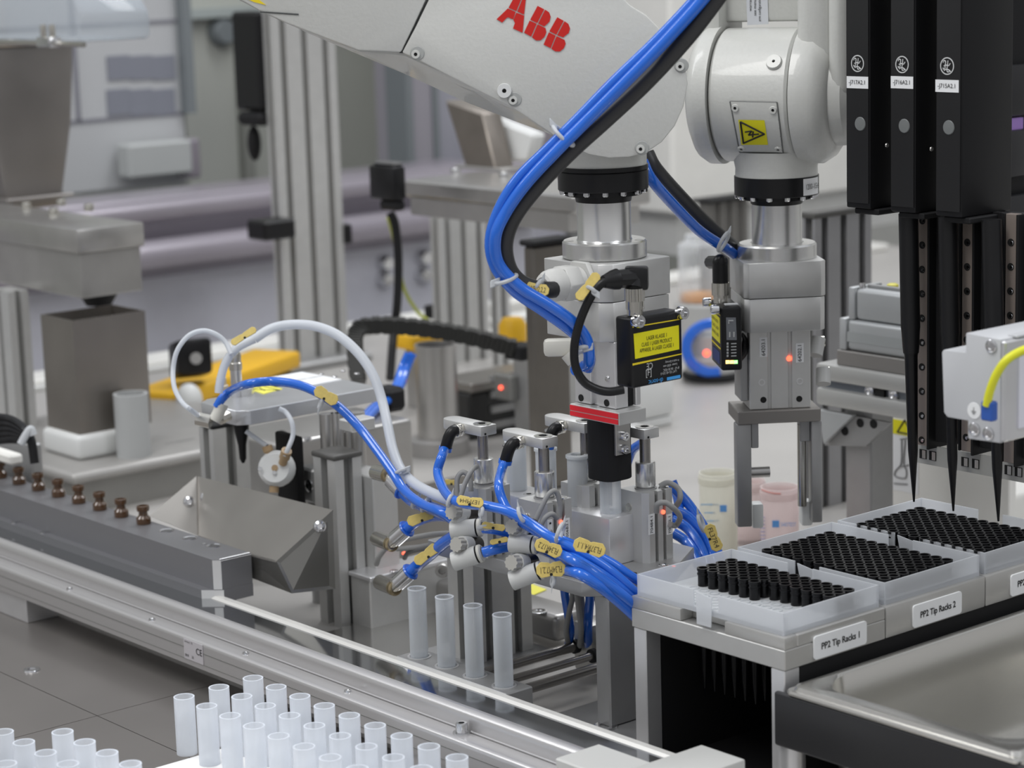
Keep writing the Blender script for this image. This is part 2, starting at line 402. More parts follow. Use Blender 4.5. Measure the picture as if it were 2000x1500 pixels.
o = MB().box(bx[1]-.03, bx[1]+.005, bx[3], bx[3]+.012, q2[2], q[2], .002).build('panel_clamp', BLACK); tag(o, 'narrow black clamp on the right edge of the tall post', 'clamp')

# lavender column panels behind the beam
XD = -3.3
t = thing('lavender_column', 'mauve grey upright column with dark edges behind the slanted chute', 'column', (XD, 2.6, -.1))
ya = PX(800, 200, XD)[1]; yb = PX(850, 200, XD)[1]; yc = PX(1000, 200, XD)[1]
MB().box(XD-.1, XD, ya, yb, -.1, .75).build('panel', mat('mauve_panel', (.33, .315, .35), 0, .5), t)
MB().box(XD-.1, XD-.02, yb, yc, -.1, .75).build('panel', mat('lavender_grey_dark', (.37, .37, .42), 0, .5), t)
MB().box(XD-.05, XD+.01, ya-.015, ya, -.1, .75).build('edge', mat('slate', (.19, .21, .22), 0, .5), t)
MB().box(XD-.05, XD+.005, yb-.008, yb+.004, -.1, .75).build('edge', mat('slate', (.19, .21, .22), 0, .5), t)

# cream cabinets at the right rear
t = thing('rear_cabinet', 'cream cabinet wall behind the smaller robot wrist', 'cabinet', (-2.95, 3.4, 0))
XE = -2.93
ya = PX(1311, 200, XE)[1]; yb = PX(1760, 200, XE)[1]
MB().box(XE-.4, XE, ya, yb+.6, zr(1400, 408, XE), 1.2, .005).build('housing', CREAM, t)
MB().box(XE-.38, XE-.02, ya+.03, yb+.6, .0, zr(1400, 408, XE)).build('plinth', GREYW, t)
t = thing('mauve_cabinet', 'mauve grey cabinet face between the large robot wrist and cream cabinet', 'cabinet', (-3.0, 3.0, -.1))
ya = PX(1000, 200, -3.2)[1]; yb = PX(1312, 200, -3.2)[1]
yb = min(yb, PX(1311, 200, XE)[1]-.012)
MB().box(-3.3, -3.2, ya, yb, -.1, zr(1300, 355, -3.2), .004).build('panel', mat('lavender_grey_light', (.47, .465, .52), 0, .5), t)
MB().box(-3.4, -3.22, ya, yb, zr(1300, 355, -3.2), zr(1300, 205, -3.2), .01).build('rail', LAVD, t)
MB().box(-3.5, -3.3, ya, yb, zr(1300, 205, -3.2), 1.2).build('upper_panel', SAGE, t)
t = thing('shade_screen', 'dark grey ribbed screen behind the smaller robot flange', 'screen', (-2.3, 2.6, 0))
XF = -2.4; ya = PX(1385, 500, XF)[1]; yb = PX(1462, 500, XF)[1]
b = MB()
for k in range(7):
    y0 = ya+(yb-ya)*k/7; b.box(XF-.02, XF-(.004 if k % 2 else .0), y0, ya+(yb-ya)*(k+1)/7, .02, zr(1400, 395, XF))
b.build('ribbed_panel', mat('taupe_screen', (.16, .155, .145), .3, .5), t)
MB().box(XF-.03, XF+.01, ya-.005, yb+.05, zr(1400, 395, XF), zr(1400, 388, XF)).build('top_rail', BLACKM, t)

# ------------------------------------------------- middle rear: beam, chute, motor, posts
P = PD(790, 350, 2.75); x0, y0, ztp = P; x1 = bis(lambda v: proj((v, y0, ztp))[0], 1098, x0, x0+2)
zl = up(P, 384); zb = up(P, 418)
t = thing('feeder_channel', 'long stainless feeder trough running across behind the large robot wrist', 'feeder', (x0, y0, zb))
yd = y0+.115
MB().box(x0, x1+.02, y0-.002, yd, zl, ztp, .003).build('cover', STEEL, t)
MB().box(x0+.01, x1+.01, y0, yd-.01, zb, zl).build('trough', STEEL, t)
for px, py in ((890, 338), (985, 346), (1050, 350)): q = PZ(px, py, ztp); screw(q, AZ, .006, t)
q = PZ(935, 331, ztp)
# slanted chute standing on the trough
t = thing('slanted_chute', 'dull steel chute slanting down onto the stainless trough', 'chute', q)
n_ = (0, 0, 0); pn = PD(935, 310, np.linalg.norm(q-CP)); yv = q[1]
pts = [PY(868, 196, yv), PY(942, 222, yv), PY(968, 331, yv), PY(910, 331, yv)]
MB().prism(pts, (0, .03, 0), .002).build('duct', mat('chute_steel', (.24, .215, .19), .7, .4, var=.08), t)
MB().box(PY(895, 331, yv)[0], PY(985, 331, yv)[0], yv-.006, yv+.028, ztp, ztp+.004, .001).build('flange', STEEL, t)
yv2 = yv+.035
o = MB().prism([PY(955, 228, yv2), PY(1045, 262, yv2), PY(1032, 316, yv2), PY(975, 316, yv2)], (0, .02, 0), .004).build('white_hood', WPL)
tag(o, 'pale white hood standing behind the slanted chute', 'hood')
# motor
q = BX(768, 326, 718, 793, 414, d=2.66)
t = thing('feeder_motor', 'black motor box on the left end of the stainless trough', 'motor', (q[1], q[2], q[4]))
MB().box(q[0], q[1], q[2], q[3], q[4]+.012, q[5], .004, 2).build('housing', BLACK, t)
MB().box(q[0]+.014, q[1]-.002, q[2]+.003, q[3], q[4], q[4]+.0118, .003).build('connector', BLACKM, t)
MB().box(q[0]+.004, q[1]-.006, q[2]+.004, q[2]+.02, q[5], q[5]+.004, .002).build('name_plate', mat('dark_grey', (.10, .10, .10), 0, .5), t)
d = 2.76
o = MB().tube([PD(762, 415, d), PD(772, 440, d), PD(778, 510, d), PD(776, 590, d), PD(768, 660, d), PD(762, 740, d-.03)], .0052).build('motor_cable', BLACK)
tag(o, 'black cable hanging from the feeder motor', 'cable')
o = MB().tube([PD(758, 425, d), PD(770, 470, d+.02), PD(788, 560, d+.02), PD(815, 608, d+.03), PD(835, 625, d+.03)], .0022).build('earth_wire', mat('yellow_green_wire', (.50, .55, .10), 0, .5))
tag(o, 'thin yellow green earth wire beside the motor cable', 'wire')
q = BX(838, 600, 822, 860, 625, d=2.9); CLIP = q

# posts carrying the trough
for (nx, l, r, nb, lab) in ((868, 850, 958, 3, 'wide slotted aluminium post under the stainless trough'), (975, 962, 1000, 1, 'narrow aluminium post right of the wide post under the trough')):
    q = BX(nx, 715, l, r, 715, z=0.0)
    t = thing('support_post', lab, 'post', (q[1], q[2], 0)); b = MB(); g = MB()
    slot_post(b, g, q[0], q[1], q[2], q[3], 0, min(zb, up((q[1], q[2], 0), 425)), 1, nb, .008, .007); b.build('profile', ALU, t); g.build('slot', GROOVE, t)
    if nb == 3: zc0 = up((q[0], q[2], 0), 625); MB().box(q[0]-.022, q[0]-.0003, q[2], q[2]+.02, zc0, zc0+.018, .002).build('cable_clip', BLACKM, t)

# steel box column behind the large gripper
q = BX(1040, 482, 1020, 1110, 700, d=2.35)
t = thing('box_column', 'dark stainless box column left of the large gripper block', 'column', (q[1], q[2], 0))
MB().box(q[0], q[1], q[2], q[3], 0, q[5], .003).build('tube', mat('brownish_steel', (.20, .185, .165), .8, .35, var=.06), t)
MB().box(q[0]-.003, q[1]+.003, q[2]-.003, q[3]+.003, q[5], q[5]+.006, .002).build('rim', BLACKM, t)

# cream cross rails between the posts with yellow caps
q = PX(1000, 600, -2.6)
for k, (row, hh) in enumerate(((600, .02), (628, .016), (655, .02))):
    q = PX(1010, row, -2.55+.05*k); o = MB().box(q[0]-.03, q[0], q[1]-.05, q[1]+.16, q[2]-hh/2, q[2]+hh/2, .003).build('cross_rail', CREAM, None, group='cream cross rails behind the box column')
    RAIL0 = o; tag(o, 'cream cross rail behind the box column, %s of three' % ('top', 'middle', 'lowest')[k], 'rail')
q = PD(1001, 640, 2.8); MB().lathe(q-np.array([0, 0, .016]), AZ, [(0, 0), (.017, 0), (.017, .02), (.012, .028), (0, .03)]).build('yellow_cap', ORY, RAIL0, label='round yellow cap')
q = PD(828, 663, 2.85); t = thing('yellow_block', 'flat yellow block on a grey foot above the steel cylinder rim', 'block', (q[0], q[1], 0)); MB().obox(q, (AY, AX, AZ), (.032, .02, .009), .004, 2).build('yellow_top', ORY, t); o = MB().box(q[0]-.012, q[0]+.012, q[1]-.02, q[1]+.02, 0, q[2]-.0092).build('grey_foot', ALUD, t)
0 and (o, 'flat yellow block above the steel cylinder rim', 'block')

# tall steel cylinder
q = PZ(858, 885, 0.0); xc, yc = q[0], q[1]; zt = up(q, 672); r = .0235
t = thing('steel_cylinder', 'open stainless cylinder standing behind the clamps', 'cylinder', q)
MB().pipe((xc, yc, .0), (xc, yc, zt), r, r-.0025, 40).build('wall', STEEL, t)
MB().lathe((xc, yc, 0), AZ, [(0, 0), (.034, 0), (.034, .017), (.030, .019), (r, .019), (0, .019)], 40).build('base_ring', mat('base_grey', (.38, .37, .36), .5, .5), t)
MB().lathe((xc, yc, .019), AZ, [(0, 0), (.02, 0), (.02, zt-.024), (0, zt-.024)]).build('bore', BLACKM, t)

# energy chain
d = 2.45
pts = [PD(700, 745, d-.03), PD(694, 690, d-.02), PD(697, 650, d-.01), PD(722, 636, d), PD(790, 637, d), PD(860, 646, d), PD(930, 660, d), PD(1015, 682, d)]
t = thing('energy_chain', 'thick black energy chain arching over to the right behind the clamps', 'cable chain', pts[0]); b = MB(); 
cp = []
q = [vec(p) for p in pts]; q = [q[0]*2-q[1]]+q+[q[-1]*2-q[-2]]
for i in range(1, len(q)-2):
    for k in range(9):
        u = k/9; a0, a1, a2, a3 = q[i-1:i+3]
        cp.append(.5*((2*a1)+(a2-a0)*u+(2*a0-5*a1+4*a2-a3)*u*u+(3*a1-a0-3*a2+a3)*u*u*u))
for i in range(len(cp)-1):
    a = cp[i]; c = cp[i+1]; dd = (c-a); rv = vec((-.77, .64, 0)); rv = (rv-dd*(rv.dot(dd)/dd.length_squared)).normalized(); wv = rv.cross(dd).normalized()
    b.obox((a+c)/2, (dd, rv, wv), (dd.length*.56, .011, .0082 if i % 3 else .0072), .0008)
b.build('links', mat('chain_black', (.022, .022, .02), 0, .45), t)
MB().obox(PD(1018, 686, d), (AX, AY, AZ), (.014, .012, .008), .002).build('end_bracket', BLACKM, t)
o = MB().tube([PD(1035, 686, 2.42), PD(1046, 676, 2.42), PD(1042, 668, 2.42)], .004).build('cable_tie', TIE); tag(o, 'white cable tie at the right end of the energy chain', 'cable tie')
o = MB().tube([PD(1040, 684, 2.42), PD(1057, 700, 2.42), PD(1062, 735, 2.42), PD(1058, 765, 2.42), PD(1062, 790, 2.42)], .0032).build('sensor_cable', BLACK); tag(o, 'black sensor cable curling down from the energy chain end', 'cable')

# linear axis under the chain
q = BX(915, 735, 885, 1075, 840, d=2.64)
t = thing('linear_axis', 'dark low linear axis with a pale carriage plate behind the clamps', 'linear axis', (q[1], q[2], 0))
MB().box(q[0]-.03, q[1], q[2], q[3], .0, q[5]-.02, .003).build('base_body', mat('charcoal_metal', (.055, .055, .055), .5, .4), t)
MB().box(q[0]-.03, q[1]+.004, q[2], q[3], q[5]-.02, q[5]-.008, .002).build('carriage_plate', STEELW, t)
b = MB()
for k in range(4): b.box(q[1], q[1]+.004, q[2]+.03, q[3], .01+k*.018, .018+k*.018)
b.build('rib', ALUD, t)
q = BX(1035, 702, 1000, 1072, 850, d=2.60)
t = thing('sensor_bracket', 'grey upright bracket plate at the end of the energy chain', 'bracket', (q[1], q[2], 0))
MB().box(q[0], q[1], q[2], q[3], 0, q[5], .002).build('plate', ALUD, t)
b = MB().box(q[0]-.02, q[0]+.01, q[2]-.012, q[2], q[5]-.05, q[5]-.02, .002); b.build('clamp_block', GROOVE, t)
MB().cyl((q[0]-.006, q[2]-.014, q[5]-.035), (q[0]-.006, q[2]-.011, q[5]-.035), .0022).build('lamp', LEDR, t, label='small red indicator lamp')
q = BX(1085, 700, 1050, 1140, 820, d=2.66)
o = MB().box(q[0], q[1], q[2], q[3], 0, q[5], .003).build('white_enclosure', mat('enclosure_grey', (.42, .42, .41), 0, .45)); tag(o, 'pale grey enclosure box behind the lower end of the large gripper', 'box')
MB()
q = BX(1230, 748, 1170, 1318, 828, d=2.66)
o = MB().box(q[0], q[1], q[2], q[3], q[4], q[5], .006, 2).build('white_block', WPL); tag(o, 'milky white block behind the black gripping head', 'block')
o2 = MB().box(q[0]+.002, q[1]-.002, q[2]+.002, q[3]-.002, 0, q[4]-.0002, .002).build('block_stand', WPL); tag(o2, 'white stand under the milky white block', 'stand')

# blue hoses behind the cylinder
for k, (dx, lab) in enumerate(((0, 'left'), (9, 'right'))):
    o = MB().tube([PD(798+dx, 690, 2.35), PD(785+dx, 720, 2.35), PD(775+dx, 750, 2.33), PD(758+dx, 775, 2.3), PD(725+dx, 800, 2.25), PD(700+dx, 830, 2.2)], .0042).build('air_hose', BLUE); tag(o, 'blurred blue hose sloping down left of the steel cylinder, %s strand' % lab, 'hose')
q = PD(760, 778, 2.3); o = MB().obox(q, (AX, AY, AZ), (.014, .012, .012), .004).build('hose_clip', BLACKM); tag(o, 'black clip around the blurred blue hoses', 'clip')
# coiled blue hoses under the laser sensor of the smaller robot
for k, (r, lab) in enumerate(((.030, 'outer'), (.026, 'inner'))):
    c = PD(1392, 680, 2.95); u = vec(RM[0]); v = vec(RM[1]); pts = [vec(c)+u*(r*1.2*math.cos(a))+v*(r*1.1*math.sin(a)) for a in [math.radians(x) for x in range(60, 310, 25)]]
    o = MB().tube(pts, .0045).build('air_hose', BLUE); tag(o, 'blue hose looping behind the smaller laser sensor, %s loop' % lab, 'hose')
q = PZ(1392, 742, 0.0)
t = thing('valve_drum', 'pale round valve drum standing behind the smaller laser sensor', 'drum', (q[0], q[1], 0))
MB().lathe((q[0], q[1], 0), AZ, [(0, 0), (.035, 0), (.035, .03), (.030, .034), (.030, .060), (.024, .065), (0, .065)], 32).build('body', mat('enclosure_grey', (.42, .42, .41), 0, .45), t)
MB().lathe((q[0], q[1], .002), AZ, [(.0355, 0), (.040, .003), (.040, .008), (.0355, .011)], 32, closed=True).build('seal_ring', BLACKM, t)
q = PD(1380, 690, 2.93); MB().sph(q, .004).build('lamp', LEDR, t, label='small red indicator lamp')
# flask with orange liquid
q = PD(1366, 588, 3.2)
t = thing('sample_bottle', 'clear bottle with a little orange liquid left of the smaller laser sensor', 'bottle', q)
MB().lathe(q, AZ, [(0, 0), (.026, 0), (.028, .004), (.028, .078), (.018, .084), (.018, .092), (0, .092)], 28).build('bottle_body', TUBEC, t)
MB().lathe(q+np.array([0, 0, .001]), AZ, [(0, 0), (.0255, 0), (.0255, .010), (0, .010)], 28).build('orange_liquid', mat('orange_liquid', (.75, .32, .05), 0, .3), t)
o = MB().lathe((q[0], q[1], 0), AZ, [(0, 0), (.034, 0), (.034, q[2]-.004), (.03, q[2]-.0005), (0, q[2]-.0005)], 32).build('bottle_stand', mat('enclosure_grey', (.42, .42, .41), 0, .45)); tag(o, 'pale round stand carrying the bottle with orange liquid', 'stand')

# ================================================================== LEFT REAR: hopper, feeder box, bin, cup
# hopper feeder box
q = BX(150, 449, 0, 281, 585, d=2.5); x0, x1, y0, y1, z0, z1 = q
zl = up((x1, y0, z1), 497)
t = thing('feeder_box', 'stainless feeder box with folded lid under the large hopper', 'feeder', (x1, y0, z0))
MB().box(x0-.15, x1, y0, y1, zl, z1, .002, 2).build('lid', STEEL, t)
MB().box(x0-.15, x1-.004, y0+.004, y1-.004, z0, zl, .001).build('trough', STEEL, t)
c = PZ(175, 592, z0)
MB().lathe((x1-.035, (y0+y1)/2, z0), -AZ, [(0, 0), (.022, 0), (.014, .014), (0, .014)], 24).build('outlet', BLACKM, t)
for px, py in ((52, 408), (105, 420), (120, 402), (174, 412)): screw(PZ(px, py, z1), AZ, .0055, t, h=.008, m=NICKEL)
# hopper
c = PZ(70, 410, z1); yv = c[1]
t = thing('steel_hopper', 'large dull steel hopper tapering down onto the feeder box', 'hopper', c)
STH = mat('hopper_steel', (.26, .245, .235), .75, .42, var=.10, vscale=9, rvar=.08)
lv = []
for (c0, c1, row, hd) in ((-40, 122, 402, .035), (-90, 142, 238, .055), (-92, 146, 84, .058)):
    ya, yb = yv+.06-hd, yv+.06+hd; q1 = PY(c1, row, yb); q0 = PY(c0, row, ya); lv.append((q0[0]-.02, q1[0], ya, yb, q1[2]))
b = MB(); vs = []; fs = []
for (xa, xb, ya, yb, hh) in lv: vs += [(xa, ya, hh), (xb, ya, hh), (xb, yb, hh), (xa, yb, hh)]
for k in range(2):
    for i in range(4): j = (i+1) % 4; fs.append((k*4+i, k*4+j, k*4+4+j, k*4+4+i))
fs += [(0, 1, 2, 3), (8, 9, 10, 11)]
b._add(vs, fs, .006, 2); b.build('cone', STH, t)
prof = [((lv[-1][0]+lv[-1][1])/2, (lv[-1][1]-lv[-1][0])/2, lv[-1][4])]
zt = prof[-1][2]
MB().box(lv[2][0], lv[2][1]+.004, yv-.004, yv+.122, zt, zt+.006, .002).build('rim', STEEL, t)
MB().cyl((PY(-60, 76, yv-.01)[0], yv-.012, zt+.008), (PY(166, 70, yv-.01)[0], yv-.012, zt+.008), .003).build('hinge_bar', NICKEL, t)
a = PY(85, 74, yv-.02)
b = MB().cbox((a[0], yv-.014, zt+.010), (.016, .008, .006), .003, 2); o = b.build('hinge_clamp', CHROME, t)
for dx in (-.01, .009): screw((a[0]+dx, yv-.014, zt+.015), AZ, .0035, t, h=.014, m=NICKEL)
MB().box(lv[0][0], lv[0][1]+.012, yv+.015, yv+.105, z1, z1+.004, .001).build('foot_flange', STH, t)
# clear hood over the hopper
t = thing('hopper_cover', 'clear curved cover standing on top of the large hopper', 'cover', (prof[-1][0], yv, zt))
zc = zt+.008; b = MB()
x_a = prof[-1][0]-.1; x_b = PY(128, 70, yv)[0]
b.prism([(x_a, yv+.02, zc), (x_b, yv+.02, zc), (x_b, yv+.02, zc+.03), (x_b-.03, yv+.02, zc+.06), (x_b-.07, yv+.02, zc+.075), (x_a, yv+.02, zc+.075)], (0, .09, 0), .006, 2)
b.build('shell', mat('clear_hood', (.50, .55, .60), 0, .08, see=.88), t)

# support post under the feeder box
q = BX(45, 900, 0, 78, 900, d=2.62)
t = thing('support_post', 'aluminium post under the feeder box at the left edge', 'post', (q[1], q[2], 0)); b = MB(); g = MB()
slot_post(b, g, q[1]-.05, q[1]-.008, q[2], q[3]+.004, 0, z0, 1, 1, .007, .006); b.build('profile', ALU, t); g.build('slot', GROOVE, t)
# open steel bin
q = BX(141, 627, 79, 283, 862, d=2.42); x0, x1, y0, y1, z0, z1 = q; z0 = up((x1, y0, z1), 850); HB_ = .026
t = thing('steel_bin', 'tall open rectangular steel bin beneath the feeder box', 'bin', (x1, y0, z0)); w_ = .0015
b = MB()
b.box(x0, x1, y0, y0+w_, z0, z1); b.box(x0, x1, y1-w_, y1, z0, z1); b.box(x0, x0+w_, y0+w_, y1-w_, z0, z1); b.box(x1-w_, x1, y0+w_, y1-w_, z0, z1); b.box(x0+w_, x1-w_, y0+w_, y1-w_, z0, z0+w_)
b.build('shell', mat('bin_steel', (.31, .285, .26), .85, .33, var=.14, vscale=10, rvar=.06), t)
MB().box(x0+w_+.0005, x1-w_-.0005, y0+w_+.0005, y1-w_-.0005, z0+.004, z1-.02).build('dark_filling', BLACKM, t)
o = MB().box(x0-.005, x1+.006, y0-.006, y1-.006, z0-HB_, z0, .006, 3).build('white_base_block', WPL); tag(o, 'white plastic block under the open steel bin', 'block')
zpl = z0-HB_
# mounting plate of bin and cup
P = PZ(142, 927, zpl); xr = P[0]; yl = P[1]
t = thing('side_plate', 'grey mounting plate carrying the bin and the plastic cup', 'plate', (xr, yl, 0))
MB().box(xr-.30, xr, yl, yl+.30, zpl-.012, zpl, .006, 3).build('plate', mat('side_plate_grey', (.38, .37, .355), .4, .45, var=.05), t)
MB().box(xr-.28, xr-.012, yl+.012, yl+.29, 0, zpl-.012).build('box_body', mat('side_plate_dark', (.30, .295, .28), .4, .45, var=.05), t)
text('CYLINDER', PZ(352, 862, zpl), AY, -AX, .008, mat('faint_print', (.25, .25, .25), 0, .5), t)
q = PZ(262, 890, zpl); zt = up(q, 768); r = .0178
t = thing('plastic_cup', 'grey open plastic cylinder cup standing on the side plate', 'cup', q)
MB().pipe((q[0], q[1], zpl), (q[0], q[1], zt), r, r-.003, 40).build('cup_wall', mat('cup_grey', (.43, .44, .44), 0, .45, var=.02), t)
MB().lathe((q[0], q[1], zpl), AZ, [(0, 0), (r-.003, 0), (r-.003, .004), (0, .004)]).build('cup_floor', GREYW, t)

# yellow and black gauge box behind
q = PD(410, 745, 2.9); ay = vec((.30, .95, 0)); ax = vec((.95, -.30, 0))
t = thing('yellow_toolbox', 'long yellow topped black box lying behind the capping plate', 'box', (q[0], q[1], 0))
a = PD(300, 758, 2.75); c = PD(543, 722, 3.0)
d_ = (vec(c)-vec(a)); d_.z = 0; L_ = d_.length/2; m_ = (vec(a)+vec(c))/2; nn = vec((d_.y, -d_.x, 0))
MB().obox((m_.x, m_.y, m_.z), (d_, nn, AZ), (L_, .035, .011), .005, 3).build('yellow_lid', ORY, t)
MB().obox((m_.x, m_.y, (m_.z-.011)/2+.004), (d_, nn, AZ), (L_*.93, .030, (m_.z-.011)/2-.004), .008, 2).build('black_body', BLACKM, t)
TB = t; q = PD(372, 700, 2.78); o = MB().obox(q, (vec((.3, .95, 0)), vec((.95, -.3, .25)), AZ), (.022, .022, .022), .006, 2).build('roller_switch', BLACK); 
tag(o, 'shiny black roller switch on top of the yellow box', 'switch')
MB().lathe(PD(383, 700, 2.75), -vec(ray(383, 700)), [(0, 0), (.007, 0), (.007, .004), (0, .004)]).build('roller', STEEL, o)
q = vec((m_.x, m_.y, 0))-d_.normalized()*L_*.97+nn.normalized()*.045; MB().sph((q.x, q.y, .045), .016, (1, 1, 1.3)).build('white_knob', WPL, TB, label='white rounded knob')
# dark hoses and bracket at the left edge
t = thing('cable_bundle', 'bundle of black cables at the left edge beside the steel bin', 'cables', PD(20, 850, 2.15))
for k in range(5):
    MB().tube([PD(-30, 815+k*12, 2.15), PD(15, 818+k*10, 2.15), PD(45, 835+k*6, 2.14), PD(60, 858, 2.13), PD(68, 905, 2.13)], .004).build('cable', BLACK, t)
MB().tube([PD(40, 868, 2.12), PD(50, 850, 2.12), PD(60, 838, 2.12), PD(66, 850, 2.12)], .0035).build('cable_tie', TIE, t)
q = BX(60, 868, -60, 82, 1000, d=2.22)
o = MB().box(q[0], q[1], q[2], q[3], 0, q[5], .002).build('bracket_plate', ALUD); tag(o, 'dark grey bracket plate under the black cable bundle', 'bracket')
q = BX(20, 890, -60, 45, 910, d=2.19); o = MB().box(*q, .002).build('lit_strip', CREAM); tag(o, 'short cream bar at the left edge behind the vials', 'bar')

# ================================================================== FRONT LEFT: conveyor, white tube racks, vial bar, chute
zc = .049
yA = PZ(900, 1332, zc)[1]          # far edge of the belt
yB = PZ(540, 1243, zc)[1]
yC = PZ(540, 1311, .035)[1]
CONV = mat('conveyor_profile', (.56, .55, .55), .65, .28)
BELT = mat('polished_belt_cover', (.46, .47, .48), .95, .07)
xl, xr = -2.75, PZ(1370, 1453, .058)[0]-.0006
t = thing('conveyor', 'long aluminium conveyor with mirror smooth cover strip crossing the foreground', 'conveyor', (-1.5, yC, .012))
zf = .035
def arc(cy, cz, r, a0, a1, n=6): return [(cy+r*math.cos(math.radians(a0+(a1-a0)*k/n)), cz+r*math.sin(math.radians(a0+(a1-a0)*k/n))) for k in range(n+1)]
yU = yC+.0165
prof = [(yC, .013)]+arc(yC+.0035, zf-.0035, .0035, 180, 90)+[(yU-.002, zf), (yU-.002, zf-.0012), (yU-.001, zf-.0012), (yU-.001, zf+.0005), (yU, zf+.001)]+arc(yU+.006, zc-.006, .006, 180, 95, 8)+[(yB-.0008, zc), (yB, zc-.001), (yB, .013)]
b = MB(); b.prof_x(prof, xl, xr); b.build('front_profile', CONV, t, ang=40)
MB().box(xl, xr, yB, yA-.004, .02, zc-.0012).build('cover_strip', BELT, t)
b = MB(); b.prof_x([(yA-.004, .02), (yA-.004, zc-.001), (yA-.002, zc+.0008), (yA+.003, zc+.0008), (yA+.0045, zc-.001), (yA+.0045, .02)], xl, xr); b.build('rear_edge_profile', mat('edge_cream', (.66, .65, .62), .2, .3), t, ang=25)
b = MB(); b.box(xl, xr, yC-.0003, yC, .0262, .0268); b.box(xl, xr, yC-.0003, yC, .0172, .0176); b.build('seam', GROOVE, t)
for px, py in ((136, 1151), (297, 1211), (480, 1277), (679, 1351)):
    q = PZ(px, py, zf); MB().lathe(q, AZ, [(0, 0), (.0028, 0), (.0026, .0012), (.001, .0014), (0, .0006)], 14).build('cover_screw', CHROME, t)
q = PZ(902, 1432, zf); screw(q, AZ, .0042, t, name='cap_screw', h=.0075)
MB().lathe(q, AZ, [(.0042, 0), (.0062, 0), (.0062, .001), (.0042, .001)], 18, closed=True).build('washer', CHROME, t)
# supports under the conveyor
for px, py, nm in ((20, 1217, 'far'), (1000, 1500, 'near')):
    q = PZ(px, py, ZD); MB().box(q[0]-.05, q[0]+.012, yC+.003, yC+.034, ZD, .0128, .0006).build('support_block', ALUL, t)
# end of the conveyor: grey covers
P1 = PZ(1180, 1497, .058); P2 = PZ(1370, 1453, .058); P3 = PZ(1455, 1483, .058)
MB().box(P2[0], P3[0], P1[1]-.05, P2[1], .008, .058, .0015, 2).build('end_cover', mat('cover_grey', (.56, .56, .54), 0, .4), t)
q = PZ(1022, 1499, .054); MB().box(q[0], P2[0]-.0005, yC-.01, yB+.003, .012, .0535, .001).build('end_lid', mat('cover_grey', (.56, .56, .54), 0, .4), t)
# CE label on the front face
c = PY(378, 1282, yC-.0006)
CL = MB().box(c[0]-.0135, c[0]+.0135, yC-.0006, yC-.0001, .0175, .0335).build('type_label', mat('label_mauve', (.50, .48, .50), 0, .4), t)
text('CE', (c[0]+.0085, yC-.0007, .0265), AX, AZ, .0075, INK, CL, 'ce_mark', width=.0085)
text('20', (c[0]-.001, yC-.0007, .0205), AX, AZ, .003, INK, CL); text('BMF', (c[0]-.009, yC-.0007, .0205), AX, AZ, .003, INK, CL); text('conveyor  55', (c[0]-.006, yC-.0007, .0318), AX, AZ, .0022, INK, CL)

# ---- white rack with translucent tubes
def tube_mesh(r, h, wall, m, name='sample_tube'):
    b = MB(); b.pipe((0, 0, 0), (0, 0, h), r, r-wall, 32); b.lathe((0, 0, .001), AZ, [(0, 0), (r-wall*.6, 0), (r-wall*.6, wall), (0, wall)], 32)
    b.lathe((0, 0, h-.0006), AZ, [(r-wall, 0), (r+.0001, 0), (r+.0001, .0006), (r-wall, .0006)], 32, closed=True)
    return b.build(name, m, org=(0, 0, 0))
zt = .06; g0 = PZ(494, 1324, zt); pit = .0283; r = .0071
WRK = mat('bright_white_rack', (.90, .895, .88), 0, .55)
ph = .019
xa = PZ(340, 1488, ph)[0]; yb_ = PZ(566, 1437, ph)[1]
def rack_plate(x0, x1, y0, y1, holes, nm, lab):
    b = MB().box(x0, x1, y0, y1, ZD, ph, .001); o = b.build(nm, WRK); return tag(o, lab, 'rack')
rack_plate(xa, -1.02, .70, yb_, 0, 'tube_rack', 'white rack block holding the right-hand crowd of tubes at the bottom')
proto = None; used = False
for i in range(9):
    for j in range(3):
        x, y = g0[0]+i*pit, g0[1]-j*pit
        px, py = proj((x, y, zt))
        if py > 1525 or px < 340: continue
        if y < yb_-.006 : zb = ph+.0002
        else: zb = ZD+.0005
        if proto is None: proto = tube_mesh(r, zt-ZD-.0005, .0009, TUBE)
        o = proto if not used else dup(proto, (0, 0, 0)); used = True
        o.location = (x, y, zb); o.scale = (1, 1, (zt-zb)/(zt-ZD-.0005))
        tag(o, 'frosted plastic tube, one of the right-hand crowd in the foreground', 'tube', 'frosted tubes in the right-hand rack')
g1 = PZ(122, 1429, zt)
xb_ = PZ(310, 1500, ph)[0]
q = PZ(60, 1500, ph)
rack_plate(g1[0]-.045, g1[0]+.18, .70, g1[1]-.040, 0, 'tube_rack', 'white rack block holding the few tubes at the bottom left corner')
for i in range(-1, 6):
    for j in range(0, 3):
        x, y = g1[0]+i*pit, g1[1]-j*pit
        if i == -1 and j == 0: continue
        px, py = proj((x, y, zt))
        if py > 1525 or px > 345: continue
        if i+0*j > 4: continue
        o = dup(proto, (0, 0, 0)); onp = y < g1[1]-.034
        o.location = (x, y, ph+.0002 if onp else ZD+.0005); o.scale = (1, 1, (zt-ph-.0002)/(zt-ZD-.0005) if onp else 1)
        tag(o, 'frosted plastic tube, one of the few at the bottom left corner', 'tube', 'frosted tubes in the left-hand rack')

